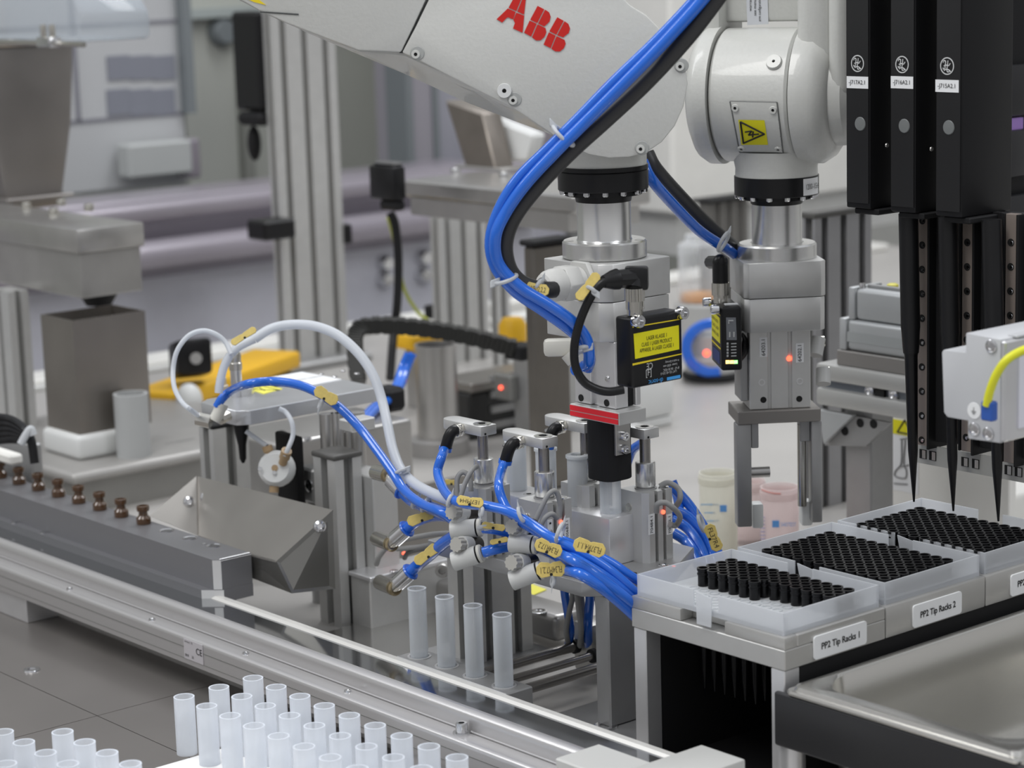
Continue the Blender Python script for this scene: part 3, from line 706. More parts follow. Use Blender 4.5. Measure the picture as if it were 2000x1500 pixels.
# ---- vial bar
P = PZ(418, 1093, .080); yv = P[1]+.0015; x1 = P[0]
DBAR = mat('vial_bar_metal', (.27, .27, .285), .6, .35)
x_r = PZ(413, 1093, .08)[0]
yv = PZ(413, 1093, .08)[1]; ybk = yv+.034
t = thing('vial_bar', 'dark grey metal bar with a row of brown vials and three empty holes', 'vial holder', (x_r, yv, .045))
zb1 = up((x_r, yv, .08), 1152)
cx = .004
def plan(x0, x1, y0, y1, c): return [(x0, y0), (x1-c, y0), (x1, y0+c), (x1, y1), (x0, y1)]
MB().prism([(a, c, zb1) for a, c in plan(-2.35, x_r+.006, yv, ybk, .005)], (0, 0, .080-zb1)).build('upper_bar', DBAR, t)
BARE = mat('bare_cut_metal', (.75, .75, .75), .5, .4)
xe_ = x_r+.006
MB().prism([(xe_-.005, yv, zb1+.0005), (xe_, yv+.005, zb1+.0005), (xe_, yv+.005, .0795), (xe_-.005, yv, .0795)], (.0002, -.0002, 0)).build('bare_chamfer', BARE, t, label='bright bare chamfer')
MB().prism([(xe_-.0022, yv+.005, .0802), (xe_+.0002, yv+.005, .0788), (xe_+.0002, ybk, .0788), (xe_-.0022, ybk, .0802)], (.0001, 0, .0001)).build('bare_chamfer', BARE, t, label='bright bare chamfer')
xb_2 = x_r+.0065
MB().prism([(xb_2-.013, yv-.007, zb1-.0103), (xb_2, yv+.006, zb1-.0103), (xb_2, yv+.006, zb1-.0002), (xb_2-.013, yv-.007, zb1-.0002)], (.0002, -.0002, 0)).build('bare_chamfer', BARE, t, label='bright bare chamfer')
pl = plan(-2.35, x_r+.006, yv-.006, ybk, .026)
MB().prism([(a, c, zb1-.0105) for a, c in plan(-2.35, x_r+.0065, yv-.007, ybk, .013)], (0, 0, .0105)).build('base_bar', DBAR, t)
yc = PZ(285, 1024, .08)[1]
pxs = (-2, 37, 77, 116, 155, 197, 240, 284)
ORD = ['eighth', 'seventh', 'sixth', 'fifth', 'fourth', 'third', 'second', 'nearest']
x_last = PZ(284, 1022, .08)[0]; x_first = PZ(37, 945, .08)[0]; pv = (x_last-x_first)/6
vials = None
for k in range(8):
    x = x_last-pv*(7-k)
    if vials is None:
        b = MB(); rr = .0053
        b.lathe((0, 0, 0), AZ, [(0, 0), (.0062, 0), (.0064, .002), (.0062, .005), (.0040, .0072), (.0037, .0105), (.0052, .0112), (.0056, .0135), (.0052, .0155), (.0036, .0158), (.0030, .012), (0, .012)], 28)
        vials = b.build('amber_vial', AMBER, org=(0, 0, 0)); o = vials
    else: o = dup(vials, (0, 0, 0))
    o.location = (x, yc, .0802)
    tag(o, ('brown glass vial nearest the three empty holes' if k == 7 else 'brown glass vial, %s from the empty holes' % ORD[k]) if k else 'brown glass vial cut by the left edge, eighth in the row', 'vial', 'brown vials in the bar')
for k, (px, py) in enumerate(((329, 1041), (375, 1056), (423, 1071))):
    x = x_last+pv*(k+1)
    MB().lathe((x, yc, .0799), AZ, [(.0045, 0), (.0064, .0006), (.0064, .0001), (.0045, -.0001)], 24, closed=True).build('hole_rim', CHROME, t)
    MB().lathe((x, yc, .0796), AZ, [(0, 0), (.0046, 0), (.0046, .0006), (0, .0006)], 24).build('empty_hole', mat('hole_steel', (.20, .20, .21), .8, .3), t)
q = PZ(399, 1063, .08); MB().lathe((q[0], q[1], .0798), AZ, [(0, 0), (.002, 0), (.002, .0008), (0, .0004)], 14).build('grub_screw', CHROME, t)
for px, py in ((28, 1030), (84, 1048)):
    q = PY(px, py, yv-.004); MB().lathe((q[0], yv-.004, zb1-.0002), AZ, [(0, 0), (.003, 0), (.003, .0012), (0, .0014)], 14).build('base_screw', CHROME, t)
q = PY(104, 1092, yv+.004); MB().box(q[0]-.013, q[0]+.012, yv-.002, yv+.014, q[2]-.006, zb1-.0105, .001).build('mount_block', CREAM, t)
for xx in (-1.75, x_r-.02):
    MB().cyl((xx, ybk-.008, 0), (xx, ybk-.008, zb1-.0105), .007).build('stand', ALU, t)

# ---- sheet steel chute
P0 = PY(386, 930, ybk+.012); ych = ybk+.012
def CH(px, py, y): return PY(px, py, y)
yf = ybk+.006
A = PZ(450, 1070, .078)                      # rim near the vial bar
t = thing('sheet_chute', 'folded stainless chute sloping down beside the vial bar', 'chute', A)
dA = np.linalg.norm(A-CP)
yk = ybk+.003; ybb = ybk+.046
k1 = PY(386, 930, ybb); k2 = PY(650, 996, ybb); k3 = PY(295, 1008, yk); k4 = PY(475, 1080, yk); k5 = PY(540, 1096, yk)
k6 = PY(570, 1159, yk+.004); k9 = PY(474, 1122, yk); k0 = PY(388, 1046, ybk+.030)
k7 = PX(655, 1150, k2[0]+.002)
wl = np.linalg.norm((k1+k3)/2-CP); dA = np.linalg.norm(k2-CP)+.0
b = MB()
def sheet(b, pts, th=.0012):
    p = [vec(q) for q in pts]; n = (p[1]-p[0]).cross(p[2]-p[0]).normalized(); b.prism(p, n*th)
sheet(b, [k1, k2, k5, k0]); sheet(b, [k1, k0, k4, k3]); sheet(b, [k0, k5, k4])
b.build('inner_sheet', STEELW, t)
b = MB(); sheet(b, [k4, k5, k6, k9]); sheet(b, [k5, k2, k7, k6]); b.build('outer_sheet', mat('chute_outer', (.24, .235, .22), .8, .32, var=.06, vscale=12), t)
vd = -vec(ray(400, 980))
for px, py, dd_ in ((369, 980, wl-.008), (402, 971, np.linalg.norm(k1-CP)-.012), (624, 1028, np.linalg.norm(k2-CP)-.016)):
    MB().lathe(PD(px, py, dd_), vd, [(0, 0), (.0052, 0), (.0045, .002), (.0025, .003), (.002, .0015), (0, .0015)], 20).build('button_screw', CHROME, t)

# ================================================================== CENTRE: station plate, posts, clamps, tube block
zp = .112
Pc = PZ(1135, 1138, zp); Pn = PZ(1187, 1139, zp)
xR = Pn[0]+.004; yF = Pc[1]
t = thing('station_plate', 'raised grey aluminium plate on posts carrying the clamps and tube block', 'plate', (xR-.1, yF, zp-.0105))
xe = -1.20; 
pts = [(-1.365, yF), (Pc[0], yF), (Pc[0]+.012, yF+.012), (xR+.0, yF+.03), (-1.17, yF+.075), (-1.20, PZ(1351, 1068, zp)[1]), (-1.365, PZ(1351, 1068, zp)[1])]
MB().prism([(a, c, zp-.0105) for a, c in pts], (0, 0, .0105), .0006).build('plate', ALUD, t)
for px, py in ((1296, 1105),): q = PZ(px, py, zp); screw(q, AZ, .004, t, h=.001)
for px, py in ((1236, 1120),): q = PZ(px, py, zp); MB().lathe(q, AZ, [(0, 0), (.003, 0), (.003, .0003), (0, .0003)]).build('hole', HOLE, t)
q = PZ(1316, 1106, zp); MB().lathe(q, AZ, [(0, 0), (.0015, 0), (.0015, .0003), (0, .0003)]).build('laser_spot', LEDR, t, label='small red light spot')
# right column under the plate, front posts
q = BX(1187, 1166, 1182, 1250, 1398, z=zp-.0106)
b = MB().box(q[0]-.012, q[1], q[2], q[3], .004, zp-.0106, .0012); b.build('column', ALUD, t)
b = MB().box(q[0]-.05, q[1]+.03, q[2]-.03, q[3]+.05, 0, .004, .0005); b.build('column_foot', ALUD, t)
o = PZ(1183, 1420, .004); MB().lathe(o, AZ, [(.0045, 0), (.0085, 0), (.0085, .0015), (.0045, .0015)], 22, closed=True).build('foot_washer', CHROME, t)
q = BX(928, 1110, 876, 1038, 1296, z=zp-.0106)
zz = 0.0; Q = PZ(930, 1298, .004); 
x1, y0 = Q[0], Q[1]; x0 = left((x1, y0, .05), 876); y1 = right((x1, y0, .05), 1038)
b = MB(); g = MB(); slot_post(b, g, x0, x1, y0, y1, .004, zp-.0106, 1, 2, .0075, .006); b.build('post', ALU, t); g.build('post_slot', GROOVE, t)
MB().box(x0-.03, x1+.02, y0-.008, y1+.01, 0, .004, .0005).build('post_foot', ALUD, t)

# aluminium tube block
q = BX(1190, 1014, 1113, 1248, 1108, z=.1479); z0b = zp
bx1, by0, by1, bz = q[1], q[2], q[3], q[5]
t = thing('tube_block', 'bright milled aluminium block with tubes standing in its top', 'block', (bx1, by0, zp))
MB().box(bx1-.155, bx1, by0, by1, zp, bz, .0012, 2).build('block_body', ALUL, t)
for px, py in ((1158, 988), (1033, 965)): q = PZ(px, py, bz); MB().lathe(q, AZ, [(0, 0), (.0045, 0), (.0045, .0002), (0, .0002)]).build('counterbore', ALUD, t); MB().lathe(q, AZ, [(0, 0), (.002, 0), (.002, .0004), (0, .0004)]).build('counterbore', HOLE, t)
yc = (by0+by1)/2
clr = None
for k, (px, lab) in enumerate(((1010, 'wide rimmed plastic tube in the block, leftmost of four'), (1068, 'wide rimmed plastic tube in the block, behind the second clamp arm'), (1130, 'wide rimmed plastic tube in the block beside the black gripping head'))):
    xx = bis(lambda v: proj((v, yc, bz))[0], px, bx1-.3, bx1+.1)
    h = .0385-.001*k
    if clr is None:
        b = MB(); b.pipe((0, 0, 0), (0, 0, .037), .0078, .0066, 32); b.lathe((0, 0, .0355), AZ, [(.0066, 0), (.0088, 0), (.0088, .002), (.0050, .0024), (.0050, .0016), (.0066, .0008)], 32, closed=True)
        b.lathe((0, 0, .0002), AZ, [(0, 0), (.0066, 0), (.0066, .001), (0, .001)]); clr = b.build('rimmed_tube', mat('milky_tube', (.80, .82, .84), 0, .35, transl=.5, see=.25), org=(0, 0, 0)); o = clr
    else: o = dup(clr, (0, 0, 0))
    o.location = (xx, yc, bz+.0002); tag(o, lab, 'tube', 'wide tubes in the block')
xx = bis(lambda v: proj((v, yc, bz))[0], 1193, bx1-.3, bx1+.1); xg, yg = xx, yc
b = MB(); b.pipe((0, 0, 0), (0, 0, .032), .0078, .0068, 32); b.lathe((0, 0, .0002), AZ, [(0, 0), (.0068, 0), (.0068, .001), (0, .001)])
o = b.build('clear_tube', TUBEC, org=(0, 0, 0)); o.location = (xx, yc, bz+.0002); tag(o, 'clear tube under the black gripping head, in the right end of the block', 'tube')

# four clamps
zt = .21
n2 = PZ(1059, 858, zt); n1 = PZ(939, 834, zt); n4 = PZ(1258, 840, zt); n3 = PZ(1141, 828, zt)
bw = right(n2, 1090)-n2[1]; L2 = n2[0]-left(n2, 973); zbar = up(n2, 878)
rx, ry = n2[0]-bw/2, n2[1]+bw/2
cl = thing('clamp_unit', 'pneumatic clamp with grey arm, second from the left in the front row', 'clamp', (rx, ry, zp), 'swing clamps around the tube block')
pl = [(n2[0], n2[1]), (n2[0], n2[1]+bw)]+[(n2[0]-L2+bw/2-bw/2*math.sin(a), n2[1]+bw/2+bw/2*math.cos(a)) for a in np.linspace(0, math.pi, 12)]
MB().prism([(a, c, zbar) for a, c in pl], (0, 0, zt-zbar), .0006, 2).build('arm', ALU, cl)
MB().lathe((rx, ry, zt), AZ, [(0, 0), (.0068, 0), (.0068, .0005), (.0035, .0006), (.003, -.001), (0, -.001)], 26).build('arm_screw', CHROME, cl)
MB().lathe((rx, ry, zt+.0003), AZ, [(0, 0), (.0026, 0), (.0026, .0007), (0, .0007)], 6).build('hex_socket', HOLE, cl)
def zc_(row, r, xy): u = np.array([xy[0], xy[1]]); d = -u/np.linalg.norm(u); return up((xy[0]+d[0]*r, xy[1]+d[1]*r, 0), row)
zs1 = zc_(924, .0068, (rx, ry)); zs0 = zc_(972, .0068, (rx, ry)); zb = zc_(977, .0068, (rx, ry))
MB().cyl((rx, ry, zs1-.004), (rx, ry, zbar), .0040, n=24).build('piston_rod', ROD, cl)
MB().lathe((rx, ry, zs0), AZ, [(0, 0), (.0070, 0), (.0074, .0006), (.0074, zs1-zs0-.0006), (.0066, zs1-zs0), (0, zs1-zs0)], 30).build('guide_sleeve', BAND, cl)
MB().lathe((rx, ry, zb), AZ, [(0, 0), (.0082, 0), (.0082, .001), (.0064, .0012), (.0064, zs0-zb), (0, zs0-zb)], 28).build('collar', ALUD, cl)
hb = .0135
b = MB(); g = MB()
X0, X1, Y0, Y1 = rx-hb, rx+hb, ry-hb, ry+hb
poly = [(X0, Y0), (X1-.004, Y0), (X1, Y0+.004), (X1, ry-.004), (X1-.003, ry-.004), (X1-.003, ry-.001), (X1, ry-.001), (X1, ry+.004), (X1-.003, ry+.004), (X1-.003, ry+.007), (X1, ry+.007), (X1, Y1), (X0, Y1)]
b.prism([(a, c, zp) for a, c in poly], (0, 0, zb-zp)); b.build('cylinder_body', ALU, cl)
g.box(X1-.0030, X1-.0026, ry-.004, ry-.001, zp, zb-.003); g.box(X1-.0030, X1-.0026, ry+.004, ry+.007, zp, zb-.003); g.build('body_slot', GROOVE, cl)
for (dx, dy) in ((.009, .009), (-.009, .009)): MB().lathe((rx+dx, ry+dy, zb), AZ, [(.0022, 0), (.0036, 0), (.0036, .0006), (.0022, .0006)], 18, closed=True).build('mount_hole_rim', CHROME, cl)
MB().lathe((rx-.004, Y0, zb-.0125), -AY, [(0, 0), (.0030, 0), (.0030, .0006), (.0015, .0001), (0, .0001)], 18).build('port_plug', NICKEL, cl)
xs_, ys_ = n2[0]-L2+bw/2, ry     # suction cup under the free end
MB().lathe((xs_, ys_, zbar), -AZ, [(0, 0), (.003, 0), (.003, .002), (.0078, .0035), (.0082, .0045), (.004, .007), (0, .007)], 28).build('suction_cup', CHROME, cl)
for dz in (.5,): MB().lathe((n2[0]+.0001, n2[1]+.004, zt-.006), AX, [(0, 0), (.0009, 0), (.0009, .0002), (0, .0002)], 12).build('pin_hole', HOLE, cl)
# elbow on the arm side
xa = n2[0]-L2*.47
MB().cyl((xa, n2[1], zt-.005), (xa, n2[1]-.0055, zt-.005), .0052, n=6, bev=.0004).build('hex_nipple', NICKEL, cl)
b = MB(); b.tube([(xa, n2[1]-.004, zt-.005), (xa+.0002, n2[1]-.0085, zt-.0053), (xa-.0008, n2[1]-.0112, zt-.0090), (xa-.0035, n2[1]-.0125, zt-.0175)], .0044, 14); b.build('push_in_elbow', BLACK, cl)
eL = (xa-.0035, n2[1]-.0125, zt-.017)
MB().cyl(eL, (xa-.0041, n2[1]-.0128, zt-.0198), .0050, n=20).build('release_ring', BLUE, cl)
clamps = [cl]
for nk, lab in ((n1, 'pneumatic clamp with grey arm, leftmost in the front row'), (n3, 'pneumatic clamp half hidden behind the red lit gripper plate'), (n4, 'pneumatic clamp in front right, between the black head and blue hoses')):
    clamps.append(dup(cl, (nk[0]-n2[0], nk[1]-n2[1], 0), lab))
# white cable labels and lamps on the clamps
def face_label(txt, px, py, wpx, hpx, yv=None, xv=None, par=None):
    p = PY(px, py, yv) if yv is not None else PX(px, py, xv)
    sc = FPX/np.linalg.norm(p-CP)
    w_ = wpx/sc/(.64 if yv is not None else .77); h_ = hpx/sc
    if yv is not None: MB().box(p[0]-w_/2, p[0]+w_/2, yv-.0004, yv, p[2]-h_/2, p[2]+h_/2).build('cable_label', PAPER, par)
    else: lb = MB().box(xv, xv+.0004, p[1]-w_/2, p[1]+w_/2, p[2]-h_/2, p[2]+h_/2).build('cable_label', PAPER, par); text(txt, (xv+.0005, p[1], p[2]), AZ, -AY, w_*.62, INK, lb, width=h_*.85)
c4 = clamps[3]; X4 = X1+(n4[0]-n2[0]); X2f = X1
face_label('70484.1', 1272, 1024, 12, 40, xv=X4, par=c4); face_label('70482.1', 1307, 1024, 11, 40, xv=X4, par=c4)
face_label('T0S6B2.1', 1107, 1035, 11, 46, xv=X2f, par=cl); face_label('.1', 1074, 1026, 9, 22, xv=X2f, par=cl)
def lamp(p, n, par, r=.0016, m=None, lab='small glowing red sensor lamp'): MB().lathe(p, n, [(0, 0), (r, 0), (r*.9, r*.6), (0, r)], 14).build('lamp', m or LEDR, par, label=lab)
lamp(PX(1295, 1000, X4), AX, c4, .0017); lamp(PX(1096, 1020, X2f), AX, cl, .0017)
# grey sensor cables on the clamps
def cable(pts, r, m, name, lab, cat, group=None):
    o = MB().tube(pts, r, 12).build(name, m, org=pts[0]); return tag(o, lab, cat, group)
dc = np.linalg.norm(np.array([X1, Y0, .16])-CP)
cable([PD(1040, 1030, dc-.01), PD(1058, 990, dc-.012), PD(1072, 965, dc-.012), PD(1086, 960, dc-.01), PD(1094, 985, dc-.006), PD(1092, 1010, dc-.003)], .0019, GCABLE, 'sensor_cable', 'grey sensor cable looping over the second clamp cylinder', 'cable')
cable([PD(1052, 1036, dc-.01), PD(1064, 1012, dc-.012), PD(1078, 1004, dc-.01), PD(1088, 1012, dc-.005)], .0019, GCABLE, 'sensor_cable', 'short grey sensor cable beside the red lamp of the second clamp', 'cable')
d1 = dc+.05
cable([PD(893, 970, d1), PD(893, 935, d1), PD(905, 922, d1), PD(918, 935, d1), PD(920, 960, d1)], .0019, GCABLE, 'sensor_cable', 'grey sensor cable looping left of the first clamp cylinder', 'cable')
cable([PD(898, 975, d1-.01), PD(908, 945, d1-.01), PD(922, 918, d1-.01), PD(930, 912, d1)], .0019, GCABLE, 'sensor_cable', 'grey sensor cable rising behind the first clamp sleeve', 'cable')
d4 = np.linalg.norm(np.array([X4, 1.15, .16])-CP)
cable([PD(1282, 1000, d4-.02), PD(1284, 985, d4-.025), PD(1300, 982, d4-.025), PD(1318, 995, d4-.02), PD(1328, 1010, d4), PD(1320, 1026, d4+.01), PD(1308, 1024, d4+.0)], .0021, GCABLE, 'sensor_cable', 'grey sensor cable curving over the white labels of the right clamp', 'cable')
cable([PD(1288, 950, d4), PD(1305, 943, d4), PD(1325, 955, d4), PD(1328, 975, d4), PD(1318, 992, d4+.01)], .0021, GCABLE, 'sensor_cable', 'grey sensor cable looping right of the right clamp sleeve', 'cable')

# tube shuttle with guide rods
zh = .03
s0 = PZ(816, 1283, zh); s3 = PZ(988, 1338, zh); ysh = (s0[1]+s3[1])/2
t = thing('tube_shuttle', 'grey carriage bar on three guide rods holding four clear tubes', 'shuttle', (s0[0], ysh, 0))
px_ = PZ(1012, 1332, zh)
MB().box(s0[0]-.014, s3[0]+.016, ysh-.012, ysh+.014, .006, zh, .001).build('carriage_bar', ALUD, t)
for k, (px, py) in enumerate(((1100, 1265), (1120, 1292), (1140, 1318))):
    pass
zr_ = .022
for k, (a, c) in enumerate((((1010, 1300), (1125, 1262)), ((1012, 1325), (1160, 1280)), ((1012, 1352), (1182, 1300)))):
    p = PZ(*c, zr_); MB().cyl((p[0], ysh+.01, zr_), (p[0], p[1]+.02*(k == 2)+.002, zr_), (.0040, .0032, .0040)[k], n=20).build('guide_rod', ROD, t)
    MB().lathe((p[0], p[1]+.001, zr_), -AY, [(0, 0), (.0055, 0), (.0055, .004), (0, .004)], 20).build('bearing_ring', BLACKM, t)
tp = None
w4 = ('leftmost', 'second from the left', 'third from the left', 'rightmost')
hh = up(s0, 1150)-zh
for k in range(4):
    x = s0[0]+(s3[0]-s0[0])*k/3
    if tp is None:
        r = .0069; b = MB(); b.pipe((0, 0, 0), (0, 0, hh), r, r-.0007, 32); b.lathe((0, 0, .0002), AZ, [(0, 0), (r-.0007, 0), (r-.0007, .001), (0, .001)]); tp = b.build('sample_tube', TUBEC, org=(0, 0, 0)); o = tp
        MB().lathe((0, 0, hh-.0007), AZ, [(r-.0008, 0), (r+.0002, 0), (r+.0002, .0008), (r-.0008, .0008)], 32, closed=True).build('rim', mat('tube_rim', (.85, .87, .9), 0, .3, transl=.4), o)
    else: o = dup(tp, (0, 0, 0))
    o.location = (x, ysh, zh+.0002)
    tag(o, 'clear empty tube on the shuttle, %s of the four' % w4[k], 'tube', 'clear tubes on the shuttle')
    MB().lathe((x, ysh, zh), AZ, [(.0075, 0), (.0092, 0), (.0092, .0006), (.0075, .0006)], 26, closed=True).build('tube_seat', ALUL, t)
# drive block behind the rods
q = BX(1125, 1215, 1112, 1190, 1290, z=.045)
P_ = PZ(1128, 1262, zr_)
t = thing('drive_block', 'pale machined drive block where the guide rods end', 'block', (P_[0], P_[1], 0))
yb0 = P_[1]+.004; x1_ = P_[0]+.03
MB().box(P_[0]-.010, P_[0]+.012, yb0, yb0+.10, 0.0, .040, .003, 2).build('block_body', mat('pale_alu', (.52, .51, .48), .5, .4), t)
MB().box(P_[0]+.012, P_[0]+.05, yb0+.01, yb0+.10, 0.0, .026, .001).build('side_block', ALU, t)
MB().cyl((P_[0]+.02, yb0+.005, .034), (P_[0]+.02, yb0+.09, .034), .0035).build('switch_bar', ALUL, t); 
lamp((P_[0]+.0238, yb0+.035, .034), AX, t, .0016)
for k in range(3): MB().lathe((P_[0]+.019+.008*k, yb0+.0095, .017), -AY, [(0, 0), (.003, 0), (.003, .0006), (0, .0006)], 14).build('bore', GROOVE, t)
# plates on the table under the station
a = PZ(712, 1200, .003); c = PZ(1010, 1288, .003)
o = MB().box(c[0]-.17, c[0]+.0, 1.062, 1.165, .0003, .0034, .0006).build('polished_plate', mat('polished_plate', (.66, .65, .63), .9, .16, bump=.5, vscale=8)); tag(o, 'bright polished steel plate on the table behind the clear tubes', 'plate')
a = PZ(1030, 1310, .002)
# hanging hoses under the station plate
zq = .1
for k, (px, m, nm, r) in enumerate(((1104, BLUE, 'blue', .0034), (1118, GCABLE, 'grey', .0022), (1127, GCABLE, 'grey', .0022), (1136, GCABLE, 'grey', .0022), (1152, BLUE, 'blue', .0036), (1166, GCABLE, 'grey', .0024), (1176, GCABLE, 'grey', .0024))):
    d = 1.80; dx = (10, -12, 8, 4, -4, 8, 5)[k]; d = 1.80-.006*(k % 3)
    o = cable([PD(px-4, 1130, d), PD(px, 1165, d), PD(px+dx*.5, 1195, d), PD(px+dx, 1230, d), PD(px+dx*.6, 1262, d+.02)], r, m, 'hanging_hose' if m is BLUE else 'hanging_cable', '%s line hanging under the station plate, %s from the left' % (nm, ('first', 'second', 'third', 'fourth', 'fifth', 'sixth', 'seventh')[k]), 'hose' if m is BLUE else 'cable', 'lines hanging under the station plate')
# low plates behind
q = BX(1085, 1205, 1000, 1110, 1225, z=.03)
o = MB().box(q[0]-.12, q[1], q[2], q[3]+.02, .008, q[5], .005, 3).build('round_foot_plate', mat('foot_steel', (.36, .35, .34), .7, .3)); tag(o, 'low rounded steel foot plate behind the front posts', 'plate')
screw(PZ(1052, 1195, .03), AZ, .007, o, h=.001)
q = PZ(1052, 1150, 0.0); a = vec(q)
o = MB().prism([PZ(1036, 1140, .0005), PZ(1036, 1165, .0005), PZ(1068, 1152, .0005)], (0, 0, .0004)).build('warning_sticker', YELL); tag(o, 'yellow warning sticker lying on the table behind the posts', 'sticker')

# gripping of left side: front tower
zt_ = BX(653, 902, 608, 708, 1244, d=1.92)
x0, x1, y0, y1, z0, z1 = zt_
t = thing('front_tower', 'slotted aluminium post with black end cap rising behind the chute', 'post', (x1, y0, 0)); b = MB(); g = MB()
slot_post(b, g, x0+.001, x1-.001, y0+.001, y1-.001, 0, z1, 1, 1, .009, .007); b.build('profile', ALU, t); g.build('slot', GROOVE, t)
MB().box(x0-.0005, x1+.0005, y0-.0005, y1+.0005, z1, z1+.0048, .002, 3).build('end_cap', mat('cap_grey_black', (.085, .083, .078), 0, .45), t)
# block behind the tower
q = BX(708, 905, 690, 742, 1180, d=1.985)
t = thing('manifold_block', 'grey aluminium manifold block behind the black capped tower', 'block', (q[1], q[2], 0))
MB().box(x0-.012, x1+.012, y1+.0005, y1+.026, .0, q[5], .001).build('block_body', ALU, t)
ym = y1+.026; xm = x1+.012
# lower slide unit right of the tower
q = BX(722, 1135, 712, 880, 1235, d=1.93)
t = thing('slide_unit', 'low grey linear slide unit between the tower and the station posts', 'slide', (q[1], q[2], 0))
MB().box(q[0]-.02, q[1], q[2]+.0, q[3], .0, q[5]-.0, .001).build('slide_body', ALU, t)
MB().box(q[0]-.02, q[1]+.004, q[2]-.002, q[3]+.002, q[5], q[5]+.004, .0008).build('top_plate', ALUL, t)
for a, c in ((712, 1083), (770, 1098)): screw(PZ(a, c+20, q[5]+.004), AZ, .0038, t, h=.002)
lamp(PD(790, 1082, 1.95), AZ, t, .0022)
screw(PD(865, 1112, 1.9), vec((.7, -.7, 0)), .006, t, m=STEEL)

# capping station: rods, top plate, nozzle
zc2 = BX(470, 805, 380, 742, 829, d=1.93)
x0, x1, y0, y1, z0, z1 = zc2; th = z1-z0
t = thing('capping_plate', 'thick aluminium cantilever plate with warning sign and black nozzle', 'plate', (x1-.03, y1-.03, z0))
PLT = mat('satin_plate', (.56, .57, .59), .65, .30, var=.04, vscale=30)
c_ = .018; th = .0115
yf2 = y0
th = .0125
pl = [(x0, y0+.012), (x0+.010, y0), (x1-.008, y0), (x1, y0+.010), (x1, y1), (x0+.01, y1), (x0, y1-.02)]
MB().prism([(a, c, z1-th) for a, c in pl], (0, 0, th), .0006).build('plate', PLT, t)
rc = PZ(560, 738, z1); 
p = PZ(575, 743, z1)
MB().prism([PZ(527, 738, z1), PZ(590, 727, z1), PZ(668, 742, z1), PZ(600, 755, z1)], (0, 0, .0006)).build('paper_label', PAPER, t)
text('SPEED CHECK', PZ(603, 739, z1+.0006), AY, -AX, .0045, mat('faint_print', (.25, .25, .25), 0, .5), [c for c in t.children if c.name.startswith('paper_label')][0])
MB().prism([PZ(482, 760, z1), PZ(515, 752, z1), PZ(552, 760, z1), PZ(515, 770, z1)], (0, 0, .0005)).build('warning_sign', YELL, t)
b = MB(); tri = [PZ(492, 761, z1+.0006), PZ(513, 754, z1+.0006), PZ(546, 762, z1+.0006)]
for i in range(3): b.cyl(tri[i], tri[(i+1) % 3], .0003, n=6)
b.cyl(PZ(507, 758, z1+.0006), PZ(517, 763, z1+.0006), .0004, n=6); b.build('sign_outline', INK, t)
for px, py in ((628, 732), (654, 737), (670, 726), (697, 731)): screw(PZ(px, py, z1), AZ, .0024, t, h=.0014)
# steel pipe with knurled cap, collar, black nozzle
q = PZ(463, 774, z1); cx_, cy_ = q[0], q[1]
zt1 = up(q, 692); 
MB().lathe((cx_, cy_, z1), AZ, [(0, 0), (.0048, 0), (.0048, up(q, 722)-z1), (0, up(q, 722)-z1)], 24).build('steel_pipe', CHROME, t)
MB().lathe((cx_, cy_, up(q, 722)), AZ, [(0, 0), (.0056, 0), (.0056, .006), (.005, .0065), (.0052, .013), (.0045, .0145), (0, .0145)], 24).build('knurled_cap', NICKEL, t)
MB().lathe(PZ(472, 770, z1), AZ, [(0, 0), (.011, 0), (.011, .006), (.0105, .0065), (0, .0065)], 28).build('collar', BAND, t)
zb_ = z1-th
MB().lathe((cx_+.001, cy_+.002, zb_), -AZ, [(0, 0), (.0105, 0), (.0105, .010), (.0098, .011), (.0070, .0115), (.0062, .018), (.0036, .030), (.0030, .042), (.0012, .046), (0, .046)], 28).build('black_nozzle', BLACK, t)
q = PZ(433, 760, z1); MB().lathe(q, AZ, [(0, 0), (.006, 0), (.006, .003), (.0045, .004), (.0045, .010), (0, .010)], 16).build('tan_fitting', mat('tan_fitting', (.55, .48, .38), 0, .4), t)
ddn = np.linalg.norm(np.array([x1, y0, z1])-CP)
ed = ddn-.012
MB().tube([PD(432, 792, ed), PD(426, 808, ed), PD(418, 822, ed)], .0052, 16).build('white_elbow', IVORY, t)
MB().lathe(PD(433, 789, ed), vec(PD(430, 798, ed))-vec(PD(433, 789, ed)), [(0, 0), (.0056, 0), (.0056, .003), (0, .003)], 20).build('elbow_ring', IVORY, t)
MB().cyl(PD(385, 818, ed+.004), PD(412, 824, ed), .0058, n=8).build('brass_union', NICKEL, t)
MB().cyl(PD(430, 820, ed+.004), PD(446, 812, ed+.01), .0045, n=8).build('brass_union', NICKEL, t)
# guide rods carrying the plate down to the tower
for px, r in ((637, .0062), (655, .0045), (679, .0032), (698, .0062), (662, .0040)):
    q = PZ(px, 790, zb_); xx = PD(px, 800, 1.97)
    MB().cyl((xx[0], xx[1], .10), (xx[0], xx[1], zb_), r, n=18).build('guide_rod', STEEL, t)
q = BX(684, 792, 660, 732, 812, d=1.93)
MB().box(q[0], q[1], q[2], q[3]+.0, zb_-.010, zb_, .001).build('under_block', ALU, t)
# rear support post under the nozzle
q = BX(415, 840, 388, 484, 950, d=2.07)
t = thing('support_post', 'slotted aluminium post behind the black nozzle', 'post', (q[1], q[2], 0)); b = MB(); g = MB()
slot_post(b, g, q[0], q[1], q[2], q[3], 0, q[5], 1, 1, .009, .007); b.build('profile', ALU, t); g.build('slot', GROOVE, t)
MB().box(q[0], q[1], q[2], q[3], q[5], q[5]+.004, .001).build('end_cap', BLACKM, t)
